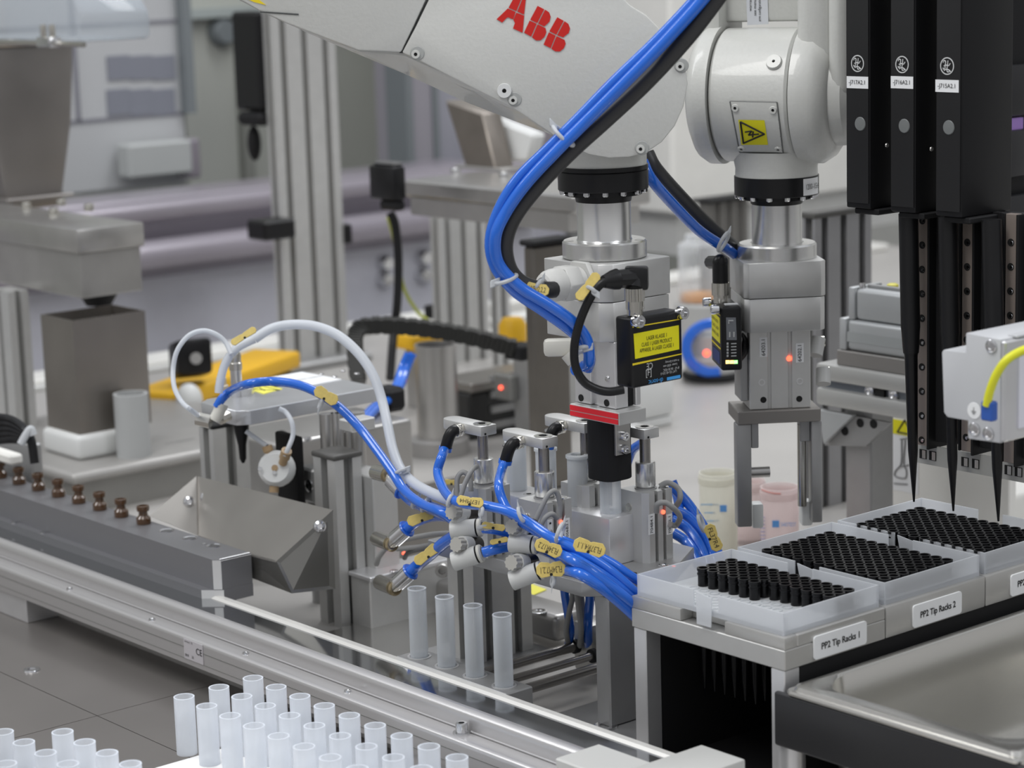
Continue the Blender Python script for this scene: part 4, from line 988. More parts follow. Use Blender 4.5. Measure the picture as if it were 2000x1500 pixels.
# stainless housing behind the pump
q = BX(545, 868, 400, 806, 1010, d=2.14)
q = BX(545, 868, 470, 806, 1060, d=2.14)
t = thing('steel_housing', 'low stainless housing behind the white pump head', 'housing', (q[1], q[2], 0))
MB().box(q[0]-.03, q[1], q[2], q[3], 0, q[5], .004, 4).build('housing', STEEL, t)
for px, py in ((552, 848), (601, 860)): screw(PZ(px, py, q[5]), AZ, .0036, t, h=.003, m=CHROME)
# pump
t = thing('dosing_pump', 'white round pump head with brown fittings on a black mounting plate', 'pump', PD(540, 930, 1.97))
ax = vec((-.25, -.97, 0)).normalized()
pc = vec(PD(553, 914, 1.97))
q = BX(598, 868, 534, 602, 975, d=2.03)
MB().obox(vec(PD(567, 914, 2.0)), (vec((.97, -.1, 0)), vec((.1, .97, 0)), AZ), (.0145+.004, .004, .030), .002, 2).build('mounting_plate', BLACKM, t)
va = (-vec(ray(540, 915))).normalized(); va = (va+vec((-.25, 0, 0))).normalized()
c0 = vec(PD(540, 915, 1.955))
MB().lathe(c0-va*.012, va, [(0, 0), (.0130, 0), (.0150, .003), (.0156, .008), (.0150, .016), (.0120, .020), (0, .020)], 20).build('pump_head', WPL, t, ang=50)
MB().lathe(c0-va*.03, va, [(0, 0), (.006, 0), (.006, .02), (0, .02)]).build('pump_shaft', BLACKM, t)
MB().lathe(c0+va*.0079, va, [(0, 0), (.0028, 0), (.0028, .0006), (0, .0006)], 12).build('centre_screw', BROWN, t)
for px, py in ((508, 916), (536, 923)): MB().lathe(vec(PD(px, py, 1.946)), va, [(0, 0), (.0020, 0), (.0016, .0014), (0, .0016)], 12).build('face_screw', CHROME, t)
def fit(a, c, r, nm, m, par): MB().lathe(a, vec(c)-vec(a), [(0, 0), (r*.8, 0), (r*.8, (vec(c)-vec(a)).length*.4), (r, (vec(c)-vec(a)).length*.45), (r, (vec(c)-vec(a)).length), (r*.5, (vec(c)-vec(a)).length), (r*.5, (vec(c)-vec(a)).length-.002), (0, (vec(c)-vec(a)).length-.002)], 18).build(nm, m, par)
fit(PD(552, 905, 1.945), PD(560, 880, 1.935), .0045, 'brown_fitting', BROWN, t)
fit(PD(527, 890, 1.955), PD(521, 871, 1.955), .0044, 'brown_fitting', BROWN, t)
fit(PD(536, 940, 1.955), PD(535, 962, 1.955), .0040, 'brown_fitting', BROWN, t)
q = BX(610, 918, 578, 640, 985, d=1.99)
o = MB().box(q[0], q[1], q[2], q[3], q[4], q[5], .002).build('bearing_block', ALUD); tag(o, 'dark grey bearing block between the pump and the tower', 'block')
MB().lathe(PY(604, 948, q[2]), -AY, [(0, 0), (.0055, 0), (.0055, .001), (.003, .002), (0, .0005)], 18).build('blue_screw', CHROME, o)
MB().cyl((q[0]+.01, q[2]+.012, 0), (q[0]+.01, q[2]+.012, q[4]), .007).build('bearing_stand', ALUD, o)

# ================================================================== LARGE ROBOT and its gripper
q = BX(1174, 519, 1062, 1301, 670, d=1.62); gx0, gx1, gy0, gy1, gz0, gz1 = q
zs = up((gx1, gy0, 0), 593)
gc = np.array([(gx0+gx1)/2, (gy0+gy1)/2])
ROB = thing('large_robot_arm', 'large white robot arm with red lettering reaching in from the upper left', 'robot arm', (gc[0], gc[1], gz1+.08))
t = thing('large_gripper', 'aluminium gripper block of the large robot with black gripping head', 'gripper', (gc[0], gc[1], gz0))
def chm(x0, x1, y0, y1, c): return [(x0, y0), (x1-c, y0), (x1, y0+c), (x1, y1), (x0, y1)]
MB().prism([(a, c, zs+.0003) for a, c in chm(gx0, gx1+.004, gy0, gy1, .0075)], (0, 0, gz1-zs), .0005).build('upper_block', ALU, t)
MB().prism([(a, c, gz0) for a, c in chm(gx0+.001, gx1+.0035, gy0+.0003, gy1-.001, .0075)], (0, 0, zs-gz0-.0003), .0005).build('lower_block', ALU, t)
def zn(xy, r, row): u = np.array(xy); d = -u/np.linalg.norm(u); return up((xy[0]+d[0]*r, xy[1]+d[1]*r, 0), row)
R1 = .0302; zr0 = gz1+.0006; zr1 = zn(gc, R1, 478)
b = MB(); b.lathe((gc[0], gc[1], zr0), AZ, [(0, 0), (R1-.0008, 0), (R1, .0008), (R1, zr1-zr0-.0012), (R1-.0012, zr1-zr0), (.0205, zr1-zr0), (0, zr1-zr0)], 64); b.build('adapter_ring', BAND, t)
for a in (30, 100, 170, 240, 320):
    p = (gc[0]+.0255*math.cos(math.radians(a)), gc[1]+.0255*math.sin(math.radians(a)), zr1-.0002); MB().lathe(p, AZ, [(0, 0), (.003, 0), (.003, .0004), (0, .0004)], 16).build('ring_bolt', STEEL, t)
z2 = zn(gc, .0196, 398)
MB().lathe((gc[0], gc[1], zr1), AZ, [(0, 0), (.0200, 0), (.0193, .0012), (.0193, z2-zr1), (0, z2-zr1)], 48).build('steel_neck', BAND, t)
z3 = zn(gc, .032, 378); z4 = zn(gc, .032, 330)
b = MB(); b.lathe((gc[0], gc[1], z2), AZ, [(0, 0), (.0198, 0), (.0205, (z3-z2)*.5), (.0275, (z3-z2)*.55), (.0275, z3-z2-.0006), (.0318, z3-z2), (.0322, z3-z2+.0005), (.0322, z4-z2-.004), (.0316, z4-z2-.0036), (.0322, z4-z2-.003), (.0322, z4-z2), (0, z4-z2)], 56)
b.build('tool_flange', BLACK, ROB, label='black round tool flange')
for k in range(14):
    a = k/14*2*math.pi+.2; MB().lathe((gc[0]+.0296*math.cos(a), gc[1]+.0296*math.sin(a), z3), -AZ, [(0, 0), (.0024, 0), (.0024, .0022), (.0016, .0028), (0, .0028)], 10).build('flange_bolt', CHROME, ROB)
# wrist neck
z5 = zn(gc, .031, 292)
b = MB(); b.lathe((gc[0], gc[1], z4), AZ, [(0, 0), (.0312, 0), (.0312, (z5-z4)), (.03, z5-z4+.03), (0, z5-z4+.03)], 48); b.build('wrist_neck', PAINT, ROB)
# arm plane
nv = np.array([-gc[0]*-1, -gc[1]*1, 0]); nv = -np.array([gc[0], gc[1], 0]); nv /= np.linalg.norm(nv)
p0 = np.array([gc[0], gc[1], .45])+nv*.050
AW = lambda px, py, off=0.0: PP(px, py, p0, nv)+nv*off
back = -nv
def poly(pts, off=0.0): return [AW(a, c, off) for a, c in pts]
cover = [(845, -60), (838, -2), (812, 52), (785, 103), (806, 112), (900, 160), (1000, 210), (1060, 250), (1112, 285), (1150, 302), (1190, 309), (1230, 307), (1262, 298), (1292, 278), (1318, 246), (1335, 208), (1343, 165), (1338, 125), (1325, 95), (1310, 78), (1290, 58), (1262, 30), (1232, 12), (1200, -20), (1180, -60)]
MB().prism(poly(cover), vec(back)*.022, .0012, 2).build('arm_cover', PAINT, ROB)
link = [(330, -90), (450, -12), (505, 20), (560, 45), (640, 76), (700, 98), (783, 102), (808, 50), (833, -4), (840, -60), (840, -90)]
MB().prism(poly(link), vec(back)*.022, .0012, 2).build('upper_arm_cover', PAINT, ROB)
MB().prism(poly([(779, 104), (836, -4), (846, -4), (789, 104)], -.003), vec(back)*.015).build('joint_gap', mat('joint_dark', (.05, .055, .055), 0, .5), ROB)
# rear shell: loft from the cover edge to a lower, deeper outline
shA = [(300, -100), (450, -8), (508, 24), (600, 62), (700, 101), (790, 110), (900, 160), (1000, 210), (1060, 252), (1105, 284), (1180, 300), (1262, 290), (1318, 240), (1334, 165), (1310, 85), (1230, 18), (1180, -100)]
shB = [(300, -92), (450, 5), (508, 32), (600, 76), (700, 118), (790, 156), (900, 207), (1000, 246), (1060, 268), (1095, 282), (1180, 290), (1250, 280), (1300, 235), (1316, 165), (1295, 95), (1220, 28), (1180, -90)]
a_ = poly(shA, -.006); m_ = [p+back*.045 for p in [AW(x, y) for x, y in shB]]; c_ = [p+back*.085 for p in [AW(x, y) for x, y in shA]]
b = MB(); n = len(shA); vs = a_+m_+c_; fs = []
for k in range(2):
    for i in range(n): j = (i+1) % n; fs.append((k*n+i, k*n+j, k*n+n+j, k*n+n+i))
fs += [tuple(range(n)), tuple(range(2*n, 3*n))]
b._add(vs, fs); b.build('arm_shell', PAINT, ROB, ang=50)
# seam lines, bosses and screws on the cover
def disc(px, py, rpx, off, m, nm, h=.001, rin=0, seg=24, par=ROB):
    c = AW(px, py, off); r = rpx*np.linalg.norm(c-CP)/FPX
    prof = [(0, 0), (r, 0), (r*.92, h), (0, h)] if not rin else [(r*rin, 0), (r, 0), (r*.94, h), (r*rin, h)]
    MB().lathe(c, nv, prof, seg, closed=bool(rin)).build(nm, m, par)
for px, py, rot in ((815, 104, 0), (1005, 194, 0), (1331, 128, 1), (1254, 289, 0)):
    disc(px, py, 14, .0002, mat('recess_grey', (.38, .39, .38), 0, .5), 'screw_recess', .0004)
    disc(px-3, py+2, 8.5, .0006, PAINT, 'cover_screw', .0012, .42); disc(px-3, py+2, 3.4, .0006, HOLE, 'screw_socket', .0006, seg=6)
disc(985, 177, 14.5, .0002, WPL, 'plug', .0022, .3); disc(986, 178, 4.4, .0003, HOLE, 'plug_hole', .0006)
b = MB()
for pts in ([(508, 23), (583, 28)], ):
    b.tube([AW(*p, .0003) for p in pts], .0006, 6, 1)
b.build('link_seam', mat('joint_dark', (.05, .055, .055), 0, .5), ROB)
MB().prism([AW(*p, .0001) for p in ((470, -8), (500, -5), (520, 10), (496, 4))], vec(nv)*.0004).build('yellow_sticker', YEL, ROB)
# red lettering ABB, each letter cut by fine cross lines
LG = lambda pts: [AW(900+x/3.3333, y/3.3333, .0002) for x, y in pts]
letters = [
 [[(311, 50), (362, 72), (410, -45), (362, -45)], [(233, 125), (306, 55), (357, 77), (342, 125), (325, 120), (312, 113), (300, 115), (270, 147)], [(368, 75), (412, 95), (428, -45), (417, -45)], [(362, 82), (413, 102), (402, 213), (340, 185), (352, 150), (343, 130)]],
 [[(500, 38), (543, 60), (498, 150), (452, 128)], [(549, 63), (575, 80), (585, 108), (578, 140), (560, 158), (543, 172), (504, 153)], [(448, 134), (494, 155), (458, 238), (412, 213)], [(500, 158), (552, 183), (557, 210), (545, 240), (520, 262), (490, 263), (464, 243)]],
 [[(628, 112), (670, 135), (622, 226), (577, 203)], [(676, 138), (700, 155), (711, 185), (703, 215), (680, 232), (667, 243), (628, 229)], [(573, 210), (618, 232), (585, 313), (539, 290)], [(624, 235), (676, 260), (683, 285), (670, 315), (645, 335), (615, 334), (590, 317)]]]
for L in letters:
    b = MB()
    for pts in L: b.prism(LG(pts), vec(nv)*.0003)
    b.build('red_letter', RED, ROB)

# gripper body under the block
q = BX(1200, 672, 1120, 1250, 800, y=gy0+.0075); hx0, hx1, hy0, hy1, hz0, hz1 = q; hz1 = gz0-.0002
W = hx1-hx0
b = MB(); b.box(hx0, hx0+W*.40, hy0, hy1, hz0, hz1, .0006); b.box(hx0+W*.40, hx0+W*.56, hy0+.003, hy1, hz0, hz1); b.box(hx0+W*.56, hx1, hy0, hy0+(hy1-hy0)*.5, hz0, hz1, .0006)
b.box(hx0+W*.4, hx1, hy0+(hy1-hy0)*.8, hy1, hz0, hz1, .0006); b.build('slide_body', ALUL, t)
MB().box(hx1-.02, hx1-.003, hy0+(hy1-hy0)*.5, hy0+(hy1-hy0)*.8, hz0, hz1).build('slide_gap', BLACKM, t)
for px, py in ((1135, 777), (1185, 787)): MB().lathe(PY(px, py, hy0), -AY, [(0, 0), (.0026, 0), (.0026, .0004), (0, .0004)], 16).build('bore', HOLE, t)
MB().lathe(PY(1187, 740, hy0), -AY, [(0, 0), (.0022, 0), (.0018, .0012), (0, .0014)], 16).build('pin', CHROME, t)
q = BX(1209, 807, 1113, 1262, 832, y=hy0-.006); jx0, jx1, jy0, jy1, jz0, jz1 = q
MB().box(jx0, jx1, jy0, jy1, jz0, jz1, .0004).build('base_plate', ALU, t)
hm = (jz1-jz0)
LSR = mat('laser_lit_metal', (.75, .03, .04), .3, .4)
MB().box(jx0+.0004, jx1-.001, jy0-.0005, jy0, jz0+.0008, jz0+hm*.44).build('painted_laser_strip', mat('painted_laser_strip', (.80, .02, .035), .1, .35), t)  # red laser light falling on the plate, painted as coloured strips
MB().box(jx0+.0004, jx1-.001, jy0-.0005, jy0, jz0+hm*.52, jz1-.0008).build('painted_laser_strip', mat('painted_laser_strip', (.80, .02, .035), .1, .35), t)
# black gripping head
hc = np.array([xg, yg]); rh = .0137
z_t = jz0-.0002; z_b = zn(hc, rh, 941)
pl = []
for a in np.linspace(0, 2*math.pi, 32, endpoint=False):
    c, s = math.cos(a), math.sin(a); k = 3.4; r_ = rh/((abs(c)**k+abs(s)**k)**(1/k)); pl.append((hc[0]+r_*c, hc[1]+r_*s, z_b))
MB().prism(pl, (0, 0, z_t-z_b), .0004).build('gripping_head', BLACKM, t, ang=20)
xp = hc[0]+rh
a = PX(1203, 838, xp); c = PX(1228, 884, xp)
MB().box(xp-.0004, xp+.0018, hc[1]-rh*.55, hc[1]+rh*.5, c[2], jz0, .0003).build('side_strap', STEEL, t)
for py in (850, 876): screw((xp+.0018, hc[1]-.0005, PX(1216, py, xp)[2]), AX, .0036, t, h=.0035)
# small fitting below the block (white elbow with blue tubing)
q = PD(1098, 678, 1.625)
MB().obox(q, ((.64, .77, 0), (-.77, .64, 0), AZ), (.013, .006, .006), .003, 2).build('white_fitting', IVORY, t)
MB().cyl(PD(1108, 690, 1.62), PD(1121, 706, 1.62), .0052, n=16).build('white_socket', IVORY, t)
c = PD(1126, 722, 1.62)
MB().lathe(c, -vec(ray(1126, 722)), [(.0025, 0), (.0045, 0), (.0045, .004), (.0025, .004)], 16, closed=True).build('blue_ring', BLUE, t)
# cable gland on the left face
c = PY(1139, 548, gy0); gx_ = c[0]; gz_ = c[2]
MB().cyl((gx_, gy0, gz_), (gx_, gy0-.0042, gz_), .0158, n=6, bev=.0006).build('gland_base_nut', GREYW, t)
t2 = thing('cable_gland', 'pale grey cable gland screwed into the left face of the large gripper', 'cable gland', (gx_, gy0-.003, gz_-.015))
MB().cyl((gx_, gy0-.0044, gz_), (gx_, gy0-.0090, gz_), .0105, n=24).build('threaded_body', GREYW, t2)
MB().cyl((gx_, gy0-.0092, gz_), (gx_, gy0-.0222, gz_), .0136, n=6, bev=.001).build('hex_nut', GREYW, t2)
MB().lathe((gx_, gy0-.0224, gz_), -AY, [(0, 0), (.0115, 0), (.0117, .006), (.0108, .011), (.0088, .0145), (.0066, .0155), (.0064, .013), (0, .013)], 36).build('dome_nut', GREYW, t2)

# ---------------- laser sensor on the large gripper
q = BX(1234, 622, 1200, 1333, 760, d=1.553); x0, x1, y0, y1, z0, z1 = q
t = thing('laser_sensor', 'black laser sensor with yellow warning label on the large gripper', 'sensor', (x1, y0, z0))
MB().box(x0, x1, y0, y1, z0, z1, .0022, 3).build('sensor_housing', BLACK, t)
def onx(px, py): return PX(px, py, x1)
e_ = .0002
def xpatch(p, m, nm, off, par=t):
    return MB().prism([(x1+off, onx(*a)[1], onx(*a)[2]) for a in p], (.0002, 0, 0)).build(nm, m, par)
xpatch([(1235, 638), (1330, 622), (1330, 624), (1235, 640)], YEL, 'yellow_line', e_)
WL = xpatch([(1237, 652), (1325, 635), (1326, 682), (1240, 701)], mat('label_yellow', (.78, .72, .01), 0, .45), 'warning_label', e_)
xpatch([(1235, 710), (1331, 690), (1331, 692), (1235, 714)], YEL, 'yellow_line', e_)
yd = vec((0, .18*0, 1)); xd = AY
m_ = vec(onx(1281, 668))
for k, (s, dy, wf) in enumerate((('LASER KLASSE 1', -10.5, .020), ('CLASS 1 LASER PRODUCT', 0.5, .0305), ('APPAREIL \u00c0 LASER CLASSE 1', 11.5, .034))):
    c = onx(1282, 668+dy); text(s, (x1+e_+.0002, c[1], c[2]), AY, AZ, .0038, INK, WL, 'lettering', width=wf*.93)
c = onx(1302, 742); c2_ = onx(1317, 735)
xpatch([(1302, 737), (1328, 732), (1328, 738), (1302, 743)], SKYP, 'blue_bar', e_)
c = onx(1280, 744); text('di-soric', (x1+e_+.0001, c[1], c[2]), -AY, -AZ, .0048, SKYP, t, 'lettering', width=.0135)
for s, px, py, wd in (('LAT 02-45 D3-5', 1305, 727, .015), ('IP 67  18-30 VDC', 1310, 720, .015), ('Laser 650 nm', 1308, 713, .013), ('\u2736 made in Germany', 1312, 705, .013)):
    c = onx(px, py); text(s, (x1+e_+.0001, c[1], c[2]), -AY, -AZ, .0023, INKW, t, 'lettering', width=wd)
c = onx(1268, 714); text('CE', (x1+e_+.0001, c[1], c[2]), -AY, -AZ, .0062, INKW, t, 'ce_mark', width=.0055)
c = onx(1266, 728); text('[F]', (x1+e_+.0001, c[1], c[2]), AY, AZ, .0062, INKW, t, 'symbol', width=.005)
for px, py in ((1242, 627), (1328, 611)):
    c = onx(px, py); screw((x1-.0005, c[1], c[2]), AX, .0046, t, h=.0055); 
c = PZ(1239, 606, z1)
nx_, ny_ = x0+.0065, y0+.006
q0 = PD(1240, 606, 1.562); 
MB().lathe(q0, AZ, [(0, -.003), (.0055, -.003), (.0055, .001), (.0062, .001), (.0062, .0065), (0, .0065)], 24).build('threaded_socket', NICKEL, t)
b = MB(); n = 22; pr = []
for i in range(n*2): a = math.pi*i/n; r_ = .0069 if i % 2 else .0063; pr.append((q0[0]+r_*math.cos(a), q0[1]+r_*math.sin(a), q0[2]+.0066))
b.prism(pr, (0, 0, .0085)); b.build('knurled_nut', NICKEL, t, ang=20)
pb = vec(q0)+vec((0, 0, .0152)); tp_ = vec(PD(1243, 540, 1.562))
b = MB(); b.cyl(pb, tp_+vec((0, 0, .001)), .0066, n=16); b.obox(tp_+vec((0, 0, -.001)), (AX+AY*.9, AX-AY, AZ), (.0080, .0070, .0076), .0018, 2)
le = vec(PD(1206, 545, 1.553)); b.cyl(tp_+vec((0, 0, -.0008)), le, .0068, .0062, n=10); b.lathe(le, vec(PD(1180, 550, 1.548))-le, [(0, 0), (.0072, 0), (.0066, .004), (.0042, .011), (0, .011)], 18); b.build('angled_plug', BLACK, t)
C1 = cable([PD(1197, 546, 1.550), PD(1184, 549, 1.547), PD(1168, 560, 1.546), PD(1150, 587, 1.547), PD(1132, 630, 1.55), PD(1122, 675, 1.552), PD(1124, 715, 1.555), PD(1140, 745, 1.558), PD(1165, 760, 1.56), PD(1190, 765, 1.562), PD(1218, 761, 1.564)], .0030, BLACK, 'sensor_cable', 'black sensor cable bowing down in front of the large gripper', 'cable')

# ---------------- big cable and blue hoses of the large robot
def spts(l): return [PD(*a) for a in l]
cable(spts([(1425, -40, 1.50), (1398, 0, 1.505), (1340, 75, 1.51), (1262, 160, 1.52), (1185, 232, 1.525), (1112, 298, 1.53), (1048, 365, 1.535), (1003, 425, 1.54), (986, 475, 1.545), (992, 520, 1.55), (1012, 548, 1.555), (1040, 562, 1.56), (1068, 566, 1.565), (1082, 566, 1.57)]), .0057, CABLE, 'robot_cable', 'thick dark grey cable crossing the large robot arm into the gland', 'cable')
cable(spts([(1385, -40, 1.50), (1358, 0, 1.505), (1285, 78, 1.508), (1200, 160, 1.513), (1130, 232, 1.52), (1072, 290, 1.525), (1012, 350, 1.53), (975, 410, 1.535), (958, 470, 1.54), (968, 522, 1.545), (1005, 568, 1.55), (1060, 606, 1.555), (1108, 640, 1.56), (1140, 670, 1.565), (1152, 700, 1.57), (1146, 722, 1.575)]), .0040, BLUE, 'air_hose', 'blue air hose on the outer side of the thick robot cable', 'hose')
cable(spts([(1400, -40, 1.497), (1372, 0, 1.50), (1298, 82, 1.503), (1214, 168, 1.508), (1142, 240, 1.515), (1086, 296, 1.518), (1030, 356, 1.524), (990, 412, 1.53), (968, 462, 1.533), (974, 515, 1.54), (1015, 560, 1.545), (1070, 594, 1.55), (1118, 628, 1.555), (1146, 664, 1.56), (1150, 706, 1.565), (1140, 716, 1.57)]), .0040, BLUE, 'air_hose', 'blue air hose lying between its twin and the thick robot cable', 'hose')
def tie(px, py, d, rpx, ang, lab, tail=(14, 14), asp=.4, hook=True):
    """cable tie: an oval loop around the strands plus its white lock"""
    c = vec(PD(px, py, d)); u = vec(RM[0]); v = vec(RM[1]); sc = d/FPX; a0 = math.radians(ang); f = vec(RM[2])
    e1 = u*math.cos(a0)+v*math.sin(a0); 
    t = thing('cable_tie', lab, 'cable tie', c)
    pts = [c+e1*(rpx*sc*math.cos(a))+f*(rpx*sc*.8*math.sin(a))+(v*math.cos(a0)-u*math.sin(a0))*(rpx*sc*.25*math.sin(a)) for a in np.linspace(0, 2*math.pi, 17)]
    MB().tube(pts, .0014, 8, 2).build('strap', TIE, t)
    k = c+e1*(rpx*sc)
    MB().obox(k, (e1, v, f), (.0036, .0026, .0024), .0006).build('lock', TIE, t); return t
tie(1100, 265, 1.522, 27, 135, 'white cable tie bundling hoses and cable across the robot arm')
tie(988, 545, 1.545, 22, 200, 'white cable tie at the lowest bend of the robot cable')
tie(1133, 683, 1.56, 16, 15, 'white cable tie around the blue hoses at the gripper side')
def tagplate(px, py, d, wpx, hpx, ang, txt, lab, flip=False, tilt=0.0, m=TAG):
    """yellow marker plate with chamfered ends and cut notches"""
    c = vec(PD(px, py, d)); sc = d/FPX; a0 = math.radians(-ang); U = vec(RM[0]); V = vec(RM[1]); F = vec(RM[2])
    n = (F+V*tilt).normalized(); e1 = (U*math.cos(a0)+V*math.sin(a0)); e1 = (e1-n*e1.dot(n)).normalized(); e2 = n.cross(e1)
    w_, h_ = wpx*sc/2*1.06, hpx*sc/2*1.2; k = h_*.72
    p = [(-w_, -h_*.4), (-w_+k*.8, -h_), (-w_*.15, -h_*.88), (0, -h_*.7), (w_*.15, -h_*.88), (w_-k*.8, -h_), (w_, -h_*.4), (w_, h_*.4), (w_-k*.8, h_), (w_*.15, h_*.88), (0, h_*.7), (-w_*.15, h_*.88), (-w_+k*.8, h_), (-w_, h_*.4)]
    t = thing('marker_tag', lab, 'tag', c)
    TPb = MB().prism([c+e1*a+e2*b_ for a, b_ in p], n*.0012, .0003); TPL = TPb.build('tag_plate', m, t)
    MB().lathe(c-e2*(h_*.62)+n*.0012, n, [(0, 0), (.0011, 0), (.0011, .0002), (0, .0002)], 8).build('notch', HOLE, t)
    if txt:
        s = -1 if flip else 1; text(txt, c+n*.0013, e1*s, e2*s, h_*1.15, mat('tag_print', (.10, .08, .04), 0, .5), TPL, width=w_*1.45, ext=.0001)
    return t
tagplate(1048, 566, 1.552, 46, 22, 10, '-WB02.2.2', 'yellow marker tag lettered on the robot cable beside the gland', tilt=.3)
tie(1052, 560, 1.556, 14, 60, 'thin white tie holding the marker tag at the gland')
tagplate(1148, 560, 1.545, 62, 17, -52, '', 'narrow yellow marker tag standing on edge beside the black plug', tilt=.2)
tie(1155, 567, 1.545, 10, -35, 'white cable tie on the narrow marker tag beside the black plug')

# ================================================================== SMALLER ROBOT behind on the right
D2 = 1.80
c2 = PD(1518, 520, D2); s2 = np.array([c2[0], c2[1]])
nx = -np.array([c2[0], c2[1], 0]); nx /= np.linalg.norm(nx)
uu = np.array([-nx[1], nx[0], 0]);
if np.dot(uu, RM[0]) < 0: uu = -uu
def turn(deg):
    th = math.radians(deg); return uu*math.cos(th)+nx*math.sin(th), -nx*math.cos(th)+uu*math.sin(th)
u2, v2 = turn(-11)   # along the front face, away from the viewer
def MM(z=0): return Matrix([[u2[0], v2[0], 0, s2[0]], [u2[1], v2[1], 0, s2[1]], [0, 0, 1, z], [0, 0, 0, 1]])
M2 = MM(); half = .0315
fc = np.array([s2[0], s2[1], 0])-v2*half
zt2 = up(fc, 513); zb2 = up(fc, 648); zm2 = up(fc, 582)
t = thing('small_gripper', 'aluminium gripper block with two long fingers on the smaller robot', 'gripper', (s2[0], s2[1], zb2))
def rchm(h, c): return [(-h+c, -h), (h-c, -h), (h, -h+c), (h, h), (-h, h), (-h, -h+c)]
MB(M2).prism([(a, c, zm2+.0003) for a, c in rchm(half, .004)], (0, 0, zt2-zm2), .0005).build('upper_block', ALU, t)
MB(M2).prism([(a, c, zb2) for a, c in rchm(half-.0005, .004)], (0, 0, zm2-zb2-.0003), .0005).build('lower_block', ALU, t)
R1 = .0302; zr1 = zn(s2, R1, 484)
MB().lathe((s2[0], s2[1], zt2+.0004), AZ, [(0, 0), (R1, 0), (R1, zr1-zt2-.0014), (R1-.0014, zr1-zt2), (.0205, zr1-zt2), (.0205, zr1-zt2-.0005), (0, zr1-zt2-.0005)], 64).build('adapter_ring', BAND, t)
z2 = zn(s2, .0196, 402)
MB().lathe((s2[0], s2[1], zr1-.0004), AZ, [(0, 0), (.0196, 0), (.0192, .002), (.0192, z2-zr1), (0, z2-zr1)], 48).build('steel_neck', BAND, t)
RB2 = thing('small_robot_arm', 'smaller white robot wrist with yellow high voltage sign', 'robot arm', (s2[0], s2[1], z2))
z3 = zn(s2, .032, 388); z4 = zn(s2, .032, 350)
MB().lathe((s2[0], s2[1], z2), AZ, [(0, 0), (.0198, 0), (.0205, (z3-z2)*.5), (.0275, (z3-z2)*.55), (.0275, z3-z2-.0006), (.0318, z3-z2), (.0322, z3-z2+.0005), (.0322, z4-z2), (0, z4-z2)], 56).build('tool_flange', BLACK, RB2, label='black round tool flange')
for k in range(14):
    a = k/14*2*math.pi+.35; MB().lathe((s2[0]+.0296*math.cos(a), s2[1]+.0296*math.sin(a), z3), -AZ, [(0, 0), (.0024, 0), (.0024, .0022), (.0016, .0028), (0, .0028)], 10).build('flange_bolt', CHROME, RB2)
# flange label, bent round the ring
b = MB(); a0 = math.atan2(-s2[1], -s2[0]); vs = []; fs = []
for k in range(7):
    a = a0+math.radians(38+k*6); 
    for zz_ in (z3+.001, z4-.001): vs.append((s2[0]+.0325*math.cos(a), s2[1]+.0325*math.sin(a), zz_))
for k in range(6): fs.append((k*2, k*2+2, k*2+3, k*2+1))
b._add(vs, fs); FL_ = b.build('flange_label', PAPER, RB2)
am = a0+math.radians(54); text('1200-156', (s2[0]+.0329*math.cos(am), s2[1]+.0329*math.sin(am), (z3+z4)/2), (-math.sin(am), math.cos(am), 0), AZ, .006, INK, FL_, width=.016)
# wrist body, turned a little the other way
u2, v2 = turn(16)
zh0 = up(fc, 318); zax = up(fc, 190)
MB().lathe((s2[0], s2[1], z4), AZ, [(0, 0), (.0315, 0), (.0312, .006), (.034, (zh0-z4)*1.6), (0, (zh0-z4)*1.6)], 48).build('wrist_neck', PAINT, RB2)
HW = .0300; RH = .0505
cen = np.array([s2[0], s2[1], zax])-u2*.008
b = MB(); b.lathe(cen-u2*HW, u2, [(0, 0), (RH-.002, 0), (RH, .002), (RH, 2*HW-.002), (RH-.002, 2*HW), (0, 2*HW)], 72); b.build('wrist_body', PAINT, RB2)
# left fork disc
b = MB(); b.lathe(cen-u2*(HW+.021), u2, [(0, 0), (RH-.010, 0), (RH-.002, .004), (RH+.002, .010), (RH+.002, .0195), (0, .0195)], 72); b.build('left_fork', PAINT, RB2)
MB().box(-HW-.008-.021, -HW-.008-.0015, -.01, .05, 0, .25, .006, 2, M=None) if 0 else None
bm_ = MB(Matrix([[u2[0], v2[0], 0, cen[0]], [u2[1], v2[1], 0, cen[1]], [0, 0, 1, cen[2]], [0, 0, 0, 1]]))
bm_.box(-HW-.021, -HW-.0015, -.012, RH, 0.006, .22, .005, 2); bm_.build('left_fork_arm', PAINT, RB2)
bm_ = MB(Matrix([[u2[0], v2[0], 0, cen[0]], [u2[1], v2[1], 0, cen[1]], [0, 0, 1, cen[2]], [0, 0, 0, 1]]))
bm_.box(HW+.0015, HW+.030, -RH*.62, RH, 0.004, .22, .010, 3); bm_.build('right_fork_arm', PAINT, RB2)
b = MB(); b.lathe(cen+u2*(HW+.0015), u2, [(0, 0), (RH+.001, 0), (RH+.001, .014), (RH-.004, .022), (RH-.010, .026), (0, .026)], 72); b.build('right_fork', PAINT, RB2)
b = MB(); b.lathe(cen+u2*(HW+.027), u2, [(0, 0), (RH-.012, 0), (RH-.013, .010), (RH-.020, .017), (0, .0185)], 64); b.build('fork_cover', PAINT, RB2)
bm_ = MB(Matrix([[u2[0], v2[0], 0, cen[0]], [u2[1], v2[1], 0, cen[1]], [0, 0, 1, cen[2]], [0, 0, 0, 1]]))
bm_.box(HW+.027, HW+.0445, -(RH-.014), RH-.02, 0.0, .22, .008, 3); bm_.build('fork_cover_upper', PAINT, RB2)
